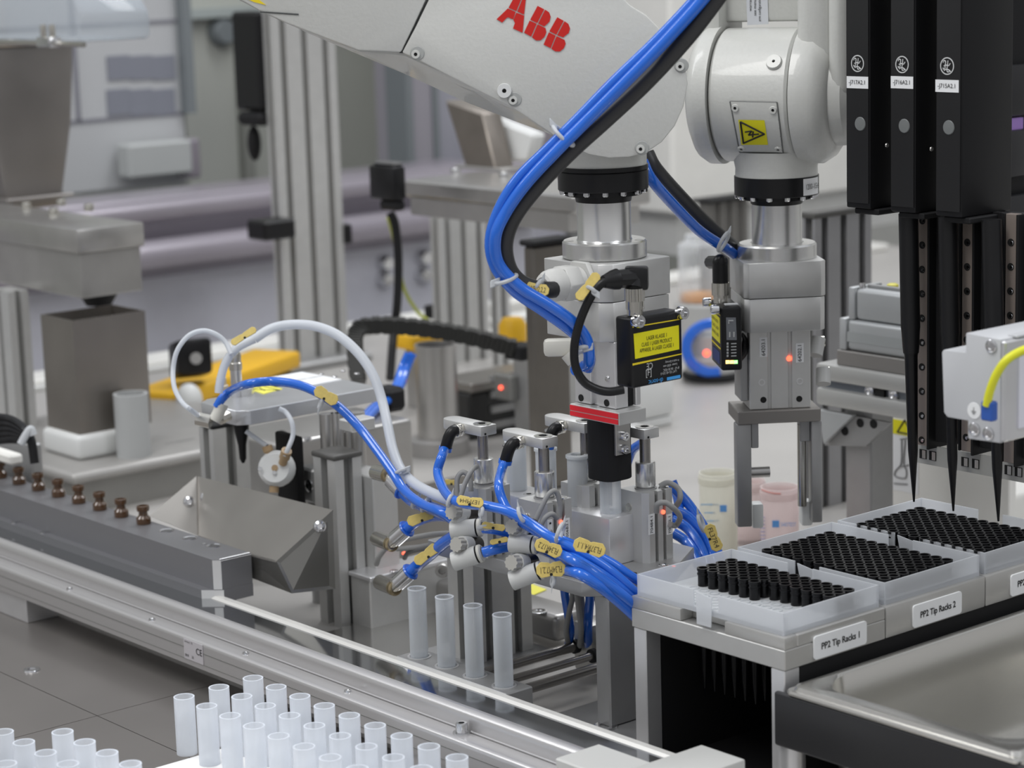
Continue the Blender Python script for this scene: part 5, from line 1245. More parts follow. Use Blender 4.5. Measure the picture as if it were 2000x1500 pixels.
bm_ = MB(Matrix([[u2[0], v2[0], 0, cen[0]], [u2[1], v2[1], 0, cen[1]], [0, 0, 1, cen[2]], [0, 0, 0, 1]]))
bm_.box(-HW-.010, HW+.006, .004, .05, RH+.004, .22, .004, 2); bm_.build('arm_end', PAINT, RB2)
# front details of the wrist, set on the curved body
fp = cen-v2*RH
def WF(px, py, off=0.0005):
    """point on the wrist barrel seen at that place"""
    d = ray(px, py); o = CP-cen; 
    ax_ = u2; dp = d-ax_*np.dot(d, ax_); op = o-ax_*np.dot(o, ax_)
    A = np.dot(dp, dp); B = 2*np.dot(dp, op); C_ = np.dot(op, op)-(RH+off)**2; D_ = B*B-4*A*C_
    tt = (-B-math.sqrt(max(D_, 0)))/(2*A); return CP+d*tt
def wn(p): r = p-cen; r = r-u2*np.dot(r, u2); return r/np.linalg.norm(r)
def wpatch(pts, off, m, nm, nu=6, nv_=10):
    """curved quad sheet through 4 picture corners, hugging the barrel"""
    b = MB(); vs = []; fs = []; q = [np.array(p, float) for p in pts]
    for i in range(nv_+1):
        for j in range(nu+1):
            s, r = i/nv_, j/nu; p = (q[0]*(1-r)+q[1]*r)*(1-s)+(q[3]*(1-r)+q[2]*r)*s; vs.append(WF(p[0], p[1], off))
    k = nu+1
    for i in range(nv_):
        for j in range(nu): fs.append((i*k+j, i*k+j+1, (i+1)*k+j+1, (i+1)*k+j))
    b._add(vs, fs); return b.build(nm, m, RB2)
wpatch([(1427, 198), (1516, 200), (1528, 298), (1446, 296)], .0012, PAINT, 'inspection_cover')
b = MB()
for a, c in (((1426, 198), (1517, 200)), ((1426, 198), (1445, 297)), ((1445, 297), (1529, 299)), ((1517, 200), (1529, 299))):
    b.tube([WF(a[0]+(c[0]-a[0])*k/6, a[1]+(c[1]-a[1])*k/6, .0006) for k in range(7)], .0007, 6, 1)
b.build('cover_seam', mat('seam_grey', (.16, .165, .16), 0, .5), RB2)
wpatch([(1442, 234), (1493, 235), (1500, 283), (1448, 283)], .0016, mat('label_yellow', (.78, .60, .01), 0, .45), 'voltage_sign')
b = MB()
tri = [(1446, 238), (1493, 262), (1452, 280)]
for i in range(3):
    a, c = tri[i], tri[(i+1) % 3]; b.tube([WF(a[0]+(c[0]-a[0])*k/5, a[1]+(c[1]-a[1])*k/5, .0019) for k in range(6)], .0007, 6, 1)
for a, c in (((1455, 258), (1468, 256)), ((1468, 256), (1462, 264)), ((1462, 264), (1482, 262)), ((1471, 257), (1470, 268))):
    b.tube([WF(*a, .0019), WF(*c, .0019)], .0006, 6, 1)
b.build('voltage_symbol', INK, RB2)
for px, py in ((1436, 211), (1510, 215), (1448, 290), (1520, 291)):
    p = WF(px, py, .0012); n_ = wn(p); MB().lathe(p, n_, [(.0012, 0), (.0030, 0), (.0026, .0012), (.0012, .0012)], 16, closed=True).build('cover_screw', PAINT, RB2); MB().lathe(p, n_, [(0, 0), (.0012, 0), (.0012, .0004), (0, .0004)], 8).build('screw_socket', HOLE, RB2)
p = WF(1512, 122, .0002); n_ = wn(p); MB().lathe(p, n_, [(.0012, 0), (.0062, 0), (.0055, .0022), (.0012, .0022)], 24, closed=True).build('plug', PAINT, RB2); MB().lathe(p, n_, [(0, 0), (.0016, 0), (.0016, .0008), (0, .0008)], 10).build('plug_hole', HOLE, RB2)
# paper label on the arm end
pn_ = cen+v2*.0035; 
def AE(px, py): return PP(px, py, pn_, v2)
RLb = MB().prism([AE(1457, -20), AE(1499, -18), AE(1501, 47), AE(1460, 49)], vec(-v2)*.0004); RL_ = RLb.build('rating_label', mat('pale_label', (.62, .64, .68), 0, .45), RB2)
for k, s in enumerate(('arm configuration', 'see manual', 'warranty')):
    c = AE(1484-9*k, 18-6*k); text(s, c-v2*.0006, AZ, -vec(u2), .0032, INK, RL_, width=(.018, .014, .012)[k])
c = AE(1572, 22)
# lower slide of the small gripper
u2, v2 = turn(-11)
def L2p(px, row, off): p0_ = np.array([s2[0], s2[1], 0])-v2*off; return PP(px, row, p0_, v2)
off = .021
def lx(px, off=off): p = L2p(px, 700, off); return float(np.dot(p[:2]-s2, u2[:2]))
A0, A1 = lx(1464), lx(1583)
zz0 = up(np.array([s2[0], s2[1], 0])-v2*off, 798); zz1 = zb2-.0003; W = A1-A0
b = MB(M2); b.box(A0, A0+W*.30, -off, off*.6, zz0, zz1, .0005); b.box(A0+W*.30, A0+W*.35, -off+.002, off*.6, zz0, zz1); b.box(A0+W*.35, A0+W*.64, -off+.0006, off*.6, zz0, zz1, .0004); b.box(A0+W*.64, A0+W*.69, -off+.002, off*.6, zz0, zz1); b.box(A0+W*.69, A1, -off, off*.6, zz0, zz1, .0005)
b.build('slide_body', ALU, t)
MB(M2).box(A0-.006, A0-.0002, -off+.006, off*.6, zz0+.006, zz1, .0005).build('side_rail', ALUD, t)
for px, py in ((1488, 747), (1562, 745)): MB().lathe(L2p(px, py, off), -v2, [(.0018, 0), (.0026, 0), (.0026, .0004), (.0018, .0004)], 16, closed=True).build('bore', ALUL, t)
for px, py in ((1491, 781), (1561, 779)): MB().lathe(L2p(px, py, off), -v2, [(0, 0), (.0024, 0), (.0024, .0003), (0, .0003)], 16).build('bore', HOLE, t)
for px, py, s in ((1491, 678, '64203.1'), (1562, 689, '64202.1')):
    c = L2p(px, py, off+.0001); lbb = MB().obox(c, (u2, -v2, AZ), (.0030, .0002, .0075)); lb = lbb.build('cable_label', PAPER, t); text(s, c-v2*.0004, AZ, -vec(u2), .0042, INK, lb, width=.0125)
c = L2p(1541, 700, off-.001); lamp(c, -v2, t, .0022)
p_ = L2p(1519, 811, .030); zj1 = zz0-.0002; zj0 = up(np.array([s2[0], s2[1], 0])-v2*.026, 826)
J0, J1 = lx(1440, .026), lx(1603, .026)
MB(M2).box(J0, J1, -.026, .018, zj0, zj1, .0006).build('cross_plate', mat('taupe_metal', (.27, .255, .24), .6, .45), t)
F0, F1 = lx(1437, .024), lx(1466, .024)
zf0 = up(np.array([s2[0], s2[1], 0])-v2*.024, 1026)
MB(M2).box(F0, F1, -.024, -.010, zf0, zj0-.0002, .0012, 2).build('finger', ALUD, t)
MB(M2).box(F1+.0002, F1+.006, -.022, -.010, up(fc, 878), zj0-.0002, .0006).build('finger_root', ALUD, t)
F2, F3 = lx(1583, .020), lx(1604, .020)
MB(M2).box(F2, F3, -.022, -.008, up(fc, 1030), zj0-.0002, .0012, 2).build('finger', ALUD, t)
MB(M2).box(F2-.008, F2-.0002, -.018, -.006, up(fc, 872), zj0-.0002, .0006).build('finger_root', ALUD, t)
pz = L2p(1485, 922, .017)
MB(M2).cyl((F1-.001, -.017, pz[2]), (F1+.0150, -.017, pz[2]), .0042, n=20).build('finger_pin', STEEL, t)
MB(M2).cyl((F2-.006, -.014, up(fc, 1000)), (F2-.006, -.014, up(fc, 840)), .0035, n=16).build('guide_pin', NICKEL, t)
for px, py, dz in ((1478, 1005, 0), (1574, 1000, 0)):
    c = L2p(px, py, .006); MB().obox(c, (u2, -v2, AZ), (.0045, .006, .010), .002, 2).build('soft_jaw', WPL, t)
# fittings at its right side
for py, px in ((668, 1596), (728, 1606)):
    c = L2p(px-6, py, .004); e = L2p(px+14, py-2, .004); MB().cyl(c, e, .0042, n=14).build('swivel_bolt', NICKEL, t)
    m__ = L2p(px+2, py, .004); f_ = L2p(px-4+6*(py > 700), py+(26 if py < 700 else 22), .010); b = MB(); b.cyl(m__+np.array([0, 0, .003]), f_, .0058, n=18); b.build('grey_elbow', mat('elbow_grey', (.42, .42, .41), 0, .4), t)
# second laser sensor
d3 = 1.745
sx = lambda px, row, off: L2p(px, row, off)
of3 = .040
B0 = lx(1409, of3); B1 = lx(1450, of3); fb = np.array([s2[0], s2[1], 0])-v2*of3+u2*((B0+B1)/2)
zA = up(fb, 600); zB = up(fb, 724)
t = thing('laser_sensor', 'narrow side of a black laser sensor with indicator lamps on the smaller gripper', 'sensor', (fb[0], fb[1], zB))
MB(M2).box(B0, B1, -of3, -of3+.045, zB, zA, .002, 3).build('sensor_housing', BLACK, t)
def L3(px, py): return L2p(px, py, of3+.0002)
MB().prism([L3(1418, 620), L3(1437, 620), L3(1439, 664), L3(1419, 664)], vec(-v2)*.0003, .0).build('display', mat('display_grey', (.20, .21, .23), 0, .4), t)
b = MB(); 
for pts in ([(1423, 632), (1423, 626), (1432, 626)], [(1425, 658), (1425, 648)], [(1433, 648), (1433, 658)]): b.tube([L3(*p)-v2*.0006 for p in pts], .0006, 6, 1)
for k in range(5): b.obox(L3(1421, 671+k*6)-v2*.0002, (u2, -v2, AZ), (.0007, .0002, .0008)); b.obox(L3(1433, 671+k*6)-v2*.0002, (u2, -v2, AZ), (.0020, .0002, .0004))
b.build('print', INKW, t)
for px, m, nm in ((1421, LEDO, 'amber'), (1429, LEDO, 'amber'), (1437, LEDG, 'green')):
    MB().obox(L3(px, 707), (u2, -v2, AZ), (.0014, .0004, .0013)).build('lamp', m, t, label='glowing %s indicator lamp' % nm)
# label side faces left
xl3 = B0-.0003
def sideface(py0, py1, m, nm, y0_, y1_, o_=0):
    z0_, z1_ = up(fb, py1), up(fb, py0); MB(M2).box(B0-.0003-o_, B0-.0001, y0_, y1_, z0_, z1_).build(nm, m, t)
sideface(622, 672, mat('label_yellow', (.78, .60, .01), 0, .45), 'warning_label', -of3+.004, -of3+.041)
sideface(615, 617, YEL, 'yellow_line', -of3+.002, -of3+.043); sideface(680, 683, YEL, 'yellow_line', -of3+.002, -of3+.043)
sideface(690, 714, INKB, 'blue_print', -of3+.006, -of3+.038)
pm = M2 @ Vector((B0-.0005, -of3+.0225, 0))
for k, s in enumerate(('LASER KLASSE 1', 'CLASS 1 LASER', 'APPAREIL LASER')): text(s, (pm.x, pm.y, up(fb, 632+k*13)), -v2, AZ, .0035, INK, t, width=.030)
for yy in (-of3+.004, -of3+.040): screw(M2 @ Vector((B0-.001, yy, up(fb, 605))), -u2, .0038, t, h=.006)
MB(M2).obox((B0+.010, -of3+.012, zA+.0004), (AX, AY, AZ), (.005, .003, .0004)).build('small_label', PAPER, t)
cm = M2 @ Vector((B0+.004, -of3+.024, zA))
MB().lathe(cm, AZ, [(0, 0), (.0055, 0), (.0055, .006), (0, .006)], 20).build('threaded_socket', NICKEL, t)
MB().lathe(cm, AZ, [(0, .006), (.0068, .006), (.0068, .0155), (0, .0155)], 20).build('knurled_nut', NICKEL, t)
b = MB(); b.cyl(cm+AZ*.0155, cm+AZ*.031, .0060, n=14); b.sph(cm+AZ*.031, .0062); e = vec(PD(1388, 512, 1.80)); b.cyl(cm+AZ*.031, e, .0052, n=10); b.build('angled_plug', BLACK, t)
cable([PD(1449, 650, 1.79), PD(1455, 668, 1.79), PD(1452, 690, 1.785), PD(1442, 703, 1.78)], .0028, BLACK, 'sensor_cable', 'short black cable curving beside the smaller laser sensor', 'cable')
# cable and hose coming from behind the large robot
cable(spts([(1262, 300, 1.72), (1278, 330, 1.72), (1320, 378, 1.75), (1370, 430, 1.78), (1415, 470, 1.80), (1440, 490, 1.82)]), .0062, CABLE, 'robot_cable', 'dark grey cable running down behind to the smaller gripper', 'cable')
cable(spts([(1255, 315, 1.70), (1272, 350, 1.70), (1315, 400, 1.73), (1365, 450, 1.76), (1410, 480, 1.78), (1432, 496, 1.80)]), .0042, BLUE, 'air_hose', 'blue hose running beside the dark cable to the smaller gripper', 'hose')
cable(spts([(1262, 322, 1.74), (1285, 352, 1.74), (1328, 400, 1.77), (1372, 442, 1.79), (1418, 484, 1.81)]), .0042, BLUE, 'air_hose', 'second blue hose tucked under the dark cable to the smaller gripper', 'hose')
tie(1413, 472, 1.765, 20, 60, 'white cable tie near the smaller gripper block')

# ================================================================== RIGHT: tip racks
q = BX(1532, 1247, 1232, 1730, 1312, z=.1219); hx0, hx1, hy0, hy1, hz0, hz1 = q
hz0 = .100
ys = [hy0, hy1, right((hx1, hy0, hz0), 1925)]; ys.append(ys[2]+(ys[2]-ys[0])/2)
HOLD = mat('rack_holder_alu', (.50, .495, .48), .6, .40, var=.03, vscale=40)
HOLDF = HOLD
t = thing('rack_stand', 'metal stand with black shroud under the three tip racks', 'stand', (hx1, hy0, 0))
for (x, y) in ((hx0+.001, hy0+.001), (hx1-.013, hy0+.001), (hx0+.001, ys[3]-.015), (hx1-.013, ys[3]-.015)):
    MB().box(x, x+.012, y, y+.014, .0042, hz0-.0002, .0006).build('leg', ALUL, t)
MB().box(hx0+.0095, hx0+.0128, hy0+.0152, ys[3]-.0152, .0042, hz0-.0004).build('black_shroud', BLACKM, t)
MB().box(hx0+.016, hx1-.015, ys[3]-.012, ys[3]-.010, .004, hz0-.0004).build('black_shroud', BLACKM, t)
MB().box(hx0+.0, hx1+.0, hy0+.0, ys[3], .0003, .004).build('black_floor', BLACKM, t)
MB().box(hx1-.004, hx1-.002, hy0+.016, ys[3]-.02, .004, hz0-.0004).build('black_shroud', BLACKM, t)
zrim = up((hx1-.003, hy0+.003, 0), 1198)
zrim = max(zrim, hz1+.0125)
zdk = zrim-.0125
tips = None; trays = []
A0 = PZ(1620.5, 1041, zrim); A1 = PZ(1847, 1094, zrim); Bl = PZ(1500, 1074, zrim)
pa = (A1[0]-A0[0])/11; pb_ = (A0[1]-Bl[1])/7
names = ['first', 'second', 'third']
starts = [PZ(1428.4, 1094, zrim), A0, PZ(1796.6, 993, zrim)]
xs0 = (starts[0][0]+starts[1][0]+starts[2][0])/3
n_lab = ('PP2 Tip Racks 1', 'PP2 Tip Racks 2', 'PP2 Tip Racks 3')
for k in range(3):
    y0, y1 = ys[k], ys[k+1]
    lab = ('aluminium rack holder nearest the camera, its plate reading Racks 1', 'middle aluminium rack holder, its plate reading Racks 2', 'aluminium rack holder furthest right, its plate cut by the frame')[k]
    h = thing('rack_holder', lab, 'holder', (hx1, y0, hz0), 'rack holders on the stand')
    b = MB()
    if k == 0:
        na = PY(1328, 1195, y0)[0]; nb_ = PY(1414, 1222, y0)[0]; zc_2 = hz1-.0085
        b.box(hx0, hx1, y0+.0002, y1-.0004, hz0, zc_2, .0006); b.box(hx0, na, y0+.0002, y0+.012, zc_2, hz1, .0010, 2); b.box(nb_, hx1, y0+.0002, y0+.012, zc_2, hz1, .0010, 2); b.box(hx0, hx1, y0+.012, y1-.0004, zc_2, hz1, .0008)
    else: b.box(hx0, hx1, y0+.0002, y1-.0004, hz0, hz1, .0012, 2)
    b.build('holder_body', HOLD, h)
    lx0, lx1 = hx1, hx1
    ly0 = PX(1587, 1265, hx1)[1]-ys[0]+y0; ly1 = PX(1690, 1235, hx1)[1]-ys[0]+y0; lz0 = up((hx1, PX(1588, 1265, hx1)[1], 0), 1289); lz1 = up((hx1, PX(1588, 1265, hx1)[1], 0), 1243)
    b = MB(); pts = []
    r_ = .0022
    for (cy, cz, a0) in ((ly1-r_, lz1-r_, 0), (ly0+r_, lz1-r_, 90), (ly0+r_, lz0+r_, 180), (ly1-r_, lz0+r_, 270)):
        for a in (0, 30, 60, 90): aa = math.radians(a0+a); pts.append((hx1+.0001, cy+r_*math.cos(aa), cz+r_*math.sin(aa)))
    b.prism(pts, (.0014, 0, 0), .0002); NP = b.build('name_plate', PAPER, h)
    text(n_lab[k], (hx1+.0016, (ly0+ly1)/2, (lz0+lz1)/2), AY, AZ, .0062, INK, NP, width=(ly1-ly0)*.72, bold=.00012)
    for (dx, dy) in ((.006, .006), (-.0, .0)):
        pass
    for px_, py_ in ((hx1-.005, y0+.004), (hx1-.005, y1-.006), (hx0+.006, y0+.004)): MB().lathe((px_, py_, hz1), AZ, [(0, 0), (.0024, 0), (.0024, .0003), (.001, .0004), (0, .0002)], 14).build('plate_screw', CHROME, h)
    # tray
    x0, x1, y0t, y1t = hx0+.004, hx1-.003, y0+.0025, y1-.0035
    tr = thing('tip_tray', ('frosted tray of the nearest tip rack, partly emptied', 'frosted tray of the middle tip rack, full of black tips', 'frosted tray of the furthest tip rack under the black pipettes')[k], 'tray', (x1, y0t, hz1), 'frosted tip trays')
    w_ = .0011; zb = hz1+.0002; zd = zdk
    b = MB(); L_ = x1-x0; c_ = .0
    b.box(x0, x0+L_*.40, y0t, y0t+w_, zb, zrim); b.box(x0+L_*.57, x1, y0t, y0t+w_, zb, zrim)
    b.box(x0+L_*.40, x0+L_*.57, y0t, y0t+w_, zb, zb+.004)
    b.box(x0, x0+L_*.40, y1t-w_, y1t, zb, zrim); b.box(x0+L_*.57, x1, y1t-w_, y1t, zb, zrim); b.box(x0+L_*.40, x0+L_*.57, y1t-w_, y1t, zb, zb+.004)
    b.box(x0, x0+w_, y0t+w_, y1t-w_, zb, zrim); b.box(x1-w_, x1, y0t+w_, y1t-w_, zb, zrim)
    b.build('tray_wall', TRAY, tr)
    MB().box(x0+w_, x1-w_, y0t+w_, y1t-w_, zd-.001, zd).build('tray_deck', mat('frosted_deck', (.80, .82, .84), 0, .4, transl=.4, see=.1), tr)
    b = MB(); ym = y0t-.0008; xm = x0+L_*.485
    b.prism([(xm-L_*.055, ym, zrim-.0005), (xm+L_*.05, ym, zrim-.0025), (xm+L_*.065, ym-.003*(k == 0), zb-(.006 if k == 0 else 0)), (xm-L_*.03, ym-.003*(k == 0), zb-(.006 if k == 0 else 0))], (0, -.0008, 0)); b.build('latch_tab', TRAY, tr)
    trays.append(tr)
    s0 = starts[k]
    rows = []
    b = MB(); holes = 0
    for j in range(8):
        for i in range(12):
            x, y = s0[0]+i*pa, s0[1]-j*pb_
            x = min(max(x, x0+.0065), x1-.0060); 
            if k == 0 and (j > 3 or (j == 3 and i > 5)):
                b.lathe((x, y, zd), AZ, [(.0029, 0), (.0036, 0), (.0036, .0006), (.0029, .0006)], 14, closed=True); holes = 1
                continue
            if tips is None:
                tb = MB(); H_ = zrim-zd
                tb.lathe((0, 0, 0), AZ, [(0, -.0008-(zd-.026)*.0-.0), (.0034, -.0008), (.0037, 0), (.0037, H_*.60), (.0042, H_*.62), (.0042, H_*.70), (.0038, H_*.72), (.0038, H_*.84), (.0043, H_*.86), (.0043, H_), (.0031, H_), (.0029, H_*.5), (0, H_*.5)], 18)
                o = tb.build('pipette_tip', TIPB, org=(0, 0, 0)); tips = o
                MB().lathe((0, 0, -.0012), -AZ, [(0, 0), (.0034, 0), (.0032, .030), (.0020, .058), (.0006, .072), (0, .072)], 12).build('tip_cone', TIPB, o)
            else: o = dup(tips, (0, 0, 0))
            o.location = (x, y, zd+.0002)
            tag(o, ('black pipette tip, one of the forty-two left in the nearest rack', 'black pipette tip in the full middle rack', 'black pipette tip in the furthest rack below the pipettes')[k], 'pipette tip', ('black tips in the nearest rack', 'black tips in the middle rack', 'black tips in the furthest rack')[k])
    if holes: b.build('hole_rims', mat('clear_rim', (.82, .84, .86), 0, .25, transl=.4, see=.3), tr)

# ---- steel pan with black apron
zp_ = .094
Pq = PZ(1533, 1338, zp_); Pe = PZ(1985, 1476, zp_)
X0 = max(Pq[0], hx1+.003); Y0 = Pq[1]; X1 = Pe[0]; Y1 = Y0+.42
t = thing('steel_pan', 'deep stainless pan with rounded basin at the lower right', 'pan', (X0, Y0, zp_))
def rrect(x0, x1, y0, y1, r, z, n=8):
    o = []
    for cx, cy, a0 in ((x1-r, y1-r, 0), (x0+r, y1-r, 90), (x0+r, y0+r, 180), (x1-r, y0+r, 270)):
        for k in range(n+1): a = math.radians(a0+90*k/n); o.append((cx+r*math.cos(a), cy+r*math.sin(a), z))
    return o
rings = [rrect(X0, X1, Y0, Y1, .004, zp_-.006), rrect(X0-.0006, X1+.0006, Y0-.0006, Y1+.0006, .005, zp_-.0045), rrect(X0, X1, Y0, Y1, .005, zp_-.0030), rrect(X0+.0022, X1-.0022, Y0+.0022, Y1-.0022, .006, zp_-.0028), rrect(X0+.0030, X1-.003, Y0+.0030, Y1-.003, .007, zp_-.0005), rrect(X0+.0045, X1-.0045, Y0+.0045, Y1-.0045, .008, zp_),
         rrect(X0+.008, X1-.010, Y0+.013, Y1-.01, .030, zp_-.0003), rrect(X0+.0095, X1-.0115, Y0+.0145, Y1-.0115, .031, zp_-.002), rrect(X0+.0115, X1-.0145, Y0+.0175, Y1-.0145, .030, zp_-.030), rrect(X0+.013, X1-.016, Y0+.019, Y1-.016, .028, zp_-.072), rrect(X0+.022, X1-.025, Y0+.028, Y1-.025, .022, zp_-.084)]
vs = [p for r_ in rings for p in r_]; n = len(rings[0]); fs = []
for k in range(len(rings)-1):
    for i in range(n): j = (i+1) % n; fs.append((k*n+i, k*n+j, (k+1)*n+j, (k+1)*n+i))
fs.append(tuple(range((len(rings)-1)*n, len(rings)*n)))
b = MB(); b._add(vs, fs); b.build('pan_body', mat('pan_steel', (.60, .59, .56), .9, .25), t, ang=40)
st = [(1625, 0), (1790, 1380)]
t = thing('pan_frame', 'black frame with round metal legs carrying the steel pan', 'frame', (X0, Y0, 0))
b = MB(); za = zp_-.0065; zl = za-.036
b.box(left((X0, Y0, za), 1509), X1+.03, Y0+.0005, Y0+.0052, zl, za, .002, 3); b.box(X0+.001, X0+.007, Y0+.008, Y1, zl, za, .002); b.build('black_apron', mat('apron_black', (.020, .020, .022), 0, .38), t)
xl_ = bis(lambda v: proj((v, Y0+.0128, .03))[0], 1547, X0-.05, X0+.05)
MB().cyl((xl_, Y0+.0128, 0), (xl_, Y0+.0128, zl+.002), .0088, n=32).build('leg', ALUL, t)
MB().cyl((X0+.0095, Y1-.02, 0), (X0+.0095, Y1-.02, zl+.002), .0088, n=32).build('leg', ALUL, t)
MB().box(X0+.03, X1, Y0+.02, Y0+.40, .0003, .0065, .002).build('dark_base', mat('dark_tray_base', (.06, .058, .055), 0, .5), t)

# ================================================================== pipetting head
yt = PZ(1785, 980, .151)[1]
tx = [PY(1785, 980, yt), PY(1862, 998, yt), PY(1950, 1018, yt)]
for k in range(3):
    T = tx[k]; x = T[0]; zb = T[2]
    lab = ('long black pipette with slim tip, left of three above the furthest rack', 'long black pipette with slim tip, middle of three above the furthest rack', 'long black pipette partly behind the pale box, right of three')[k]
    t = thing('pipette', lab, 'pipette', (x, yt, zb), 'black pipettes over the racks')
    r1 = .0068; z1 = up((x, yt, 0), 880+18*k); z2 = up((x, yt, 0), 690+10*k); z3 = up((x, yt, 0), 650+10*k); z4 = up((x, yt, 0), 418+6*k)
    ct = (1774.5, 1852, 1937)[k]; xt = bis(lambda v: proj((v, yt, z4))[0], ct-.5, x-.05, x+.05); ax_p = vec((xt-x, 0, z4-zb)).normalized(); pm_p = vec((x, yt, zb))+ax_p*(z2-zb)
    MB().lathe((x, yt, zb), ax_p, [(0, 0), (.0007, 0), (.0036, z1-zb), (.0048, z2-zb-.002), (.0052, z2-zb), (0, z2-zb)], 24).build('tip', TIPB, t)
    MB().lathe(pm_p, ax_p, [(0, 0), (.0056, 0), (.0060, .004), (.0066, z3-z2), (.0070, z3-z2+.004), (.0070, z4-z2), (0, z4-z2)], 24).build('barrel', BLACK, t)
# channels: black housings
CH = [(1653, 1700, 1740, 409), (1739, 1788, 1828, 417), (1827, 1878, 1916, 426)]
HSG = mat('housing_black', (.007, .007, .008), 0, .45, ior=1.35)
HSGF = mat('housing_face', (.015, .015, .016), 0, .38, ior=1.38)
txt = ('-J717A2.1', '-J716A2.1', '-J715A2.1')
logos = [(1675, 124), (1762, 126), (1850, 129)]; dots = [(1680, 242), (1766, 246), (1853, 249)]; labs = [(1675, 161), (1762, 161), (1850, 168)]
yF_ = yt-.016
for k, (a, n_, r_, bt) in enumerate(CH):
    q = BX(n_, bt, a, r_, bt, y=yF_); x0, x1, y0, y1 = q[0], q[1], q[2], q[3]; zb = q[5]
    y1 = y0+.055; zt_ = .72
    t = thing('pipette_channel', ('tall black pipetting module with round emblem, leftmost of three', 'tall black pipetting module with round emblem, middle of three', 'tall black pipetting module with round emblem, rightmost of three')[k], 'pipetting module', (x1, y0, zb), 'black pipetting modules')
    MB().box(x0, x1, y0, y1, zb, zt_, .0012, 2).build('housing', HSG, t)
    MB().box(x0+.0012, x1-.0012, y0-.0008, y0-.0001, zb+.004, zt_).build('front_cover', HSGF, t)
    yy = y0-.0009
    c = PY(*logos[k], yy); s_ = np.linalg.norm(c-CP)/FPX
    MB().lathe(c, -AY, [(.0052, 0), (.0060, 0), (.0060, .0002), (.0052, .0002)], 36, closed=True).build('emblem_ring', INKW, t)
    # script letter inside the emblem: built from strokes
    b = MB()
    def E(pts): b.tube([(c[0]+x_*.0046, yy-.0003, c[2]+z_*.0050) for x_, z_ in pts], .00042, 6, 4)
    E([(-.70, .45), (-.55, .72), (-.25, .62), (-.28, .20), (-.35, -.30), (-.60, -.45), (-.72, -.22)]); E([(.20, .75), (.14, .2), (.02, -.5), (.15, -.8), (.5, -.75)]); E([(-.55, .0), (-.1, .12), (.35, .05), (.62, .35)]); E([(-.5, -.62), (-.1, -.45), (.35, -.52), (.72, -.78)])
    b.build('emblem_sign', INKW, t)
    c = PY(*labs[k], yy); lbb = MB().box(c[0]-(x1-x0)*.44, c[0]+(x1-x0)*.44, yy-.0003, yy, c[2]-.0042, c[2]+.0042); lb = lbb.build('cable_label', PAPER, t); text(txt[k], (c[0], yy-.0004, c[2]), AX, AZ, .0042, INK, lb, width=(x1-x0)*.66)
    c = PY(*dots[k], yy); MB().lathe(c, -AY, [(0, 0), (.0050, 0), (.0046, .0005), (0, .0008)], 28).build('grey_button', mat('button_grey', (.17, .18, .18), 0, .35), t)
    MB().box(x0+.004, x1+.004, y0+.004, y1-.004, zb-.0045, zb-.0003, .0008).build('lower_bracket', BLACKM, t)
    if k < 2: c = PX((1732, 1819)[k], (284, 291)[k], x1); MB().lathe(c, AX, [(0, 0), (.0018, 0), (.0014, .0008), (0, .0008)], 12).build('side_screw', STEEL, t)
# vertical rails with black backing
RAIL = mat('rail_steel', (.33, .28, .25), .35, .35, var=.12, vscale=6)
for k, (a, c, n_, zt_r, br, st_) in enumerate(((1790, 1812, 1878, 420, 868, 445), (1878, 1899, 1962, 428, 880, 440), (1962, 1984, 2050, 434, 902, 440))):
    yR = yt+.012
    p0 = PY(a, 640, yR); p1 = PY(c, 640, yR); zA_ = up(p0, zt_r)+.006; zB_ = up(p0, br)
    t = thing('guide_rail', ('vertical steel guide rail with a row of screw holes, beside the left pipette', 'vertical steel guide rail with a row of screw holes, beside the middle pipette', 'short visible piece of guide rail right of the right pipette')[k], 'rail', (p1[0], yR, zB_), 'vertical guide rails')
    MB().box(p0[0], p1[0], yR, yR+.006, zB_, zA_, .0004).build('rail_bar', RAIL, t)
    MB().box(p1[0]+.0003, p1[0]+.0022, yR-.0015, yR+.03, zB_-.002, zA_, .0003).build('edge_plate', BLACKM, t)
    MB().box(p0[0]-.0021, p0[0]-.0003, yR-.0008, yR+.006, zB_, zA_, .0002).build('edge_plate', BLACKM, t)
    MB().box(p0[0]-.004, p1[0]+.020, yR+.0065, yR+.012, zB_+.003, zA_, .0004).build('backing_plate', BLACKM, t)
    for i in range(12):
        row = st_-15+47.5*i
        if row > br-10: break
        zz_ = up(p0, row)
        if zz_ > zA_-.004 or zz_ < zB_+.004: continue
        cx = (p0[0]+p1[0])/2
        MB().lathe((cx, yR-.0001, zz_), -AY, [(0, 0), (.0027, 0), (.0027, .0003), (0, .0003)], 16).build('screw_hole', HOLE, t)
        MB().lathe((cx+.0008, yR-.0004, zz_-.0002), -AY, [(0, 0), (.0014, 0), (.0012, .0003), (0, .0003)], 10).build('screw_head', CHROME, t)
# perforated strip behind the tips
yS = yt+.020
a = PY(1790, 868, yS); c = PY(2040, 905, yS)
t = thing('punched_strip', 'pale horizontal strip with pairs of square holes behind the pipettes', 'strip', (a[0], yS, a[2]-.03))
zA_ = a[2]+.001; zB_ = up(a, 903)
MB().box(a[0]-.004, c[0], yS, yS+.0015, zB_, zA_).build('strip_body', mat('strip_grey', (.45, .45, .43), .3, .4), t)
for px in (1803, 1822, 1885, 1906, 1970, 1990):
    p = PY(px, 890, yS); zc_m = (zA_+zB_)/2
    MB().box(p[0]-.0032, p[0]+.0032, yS-.0004, yS-.0001, zc_m-.0034, zc_m+.0034).build('square_hole', HOLE, t); MB().box(p[0]-.0005, p[0]+.0028, yS-.0007, yS-.0004, zc_m-.0030, zc_m+.0030).build('contact', NICKEL, t)
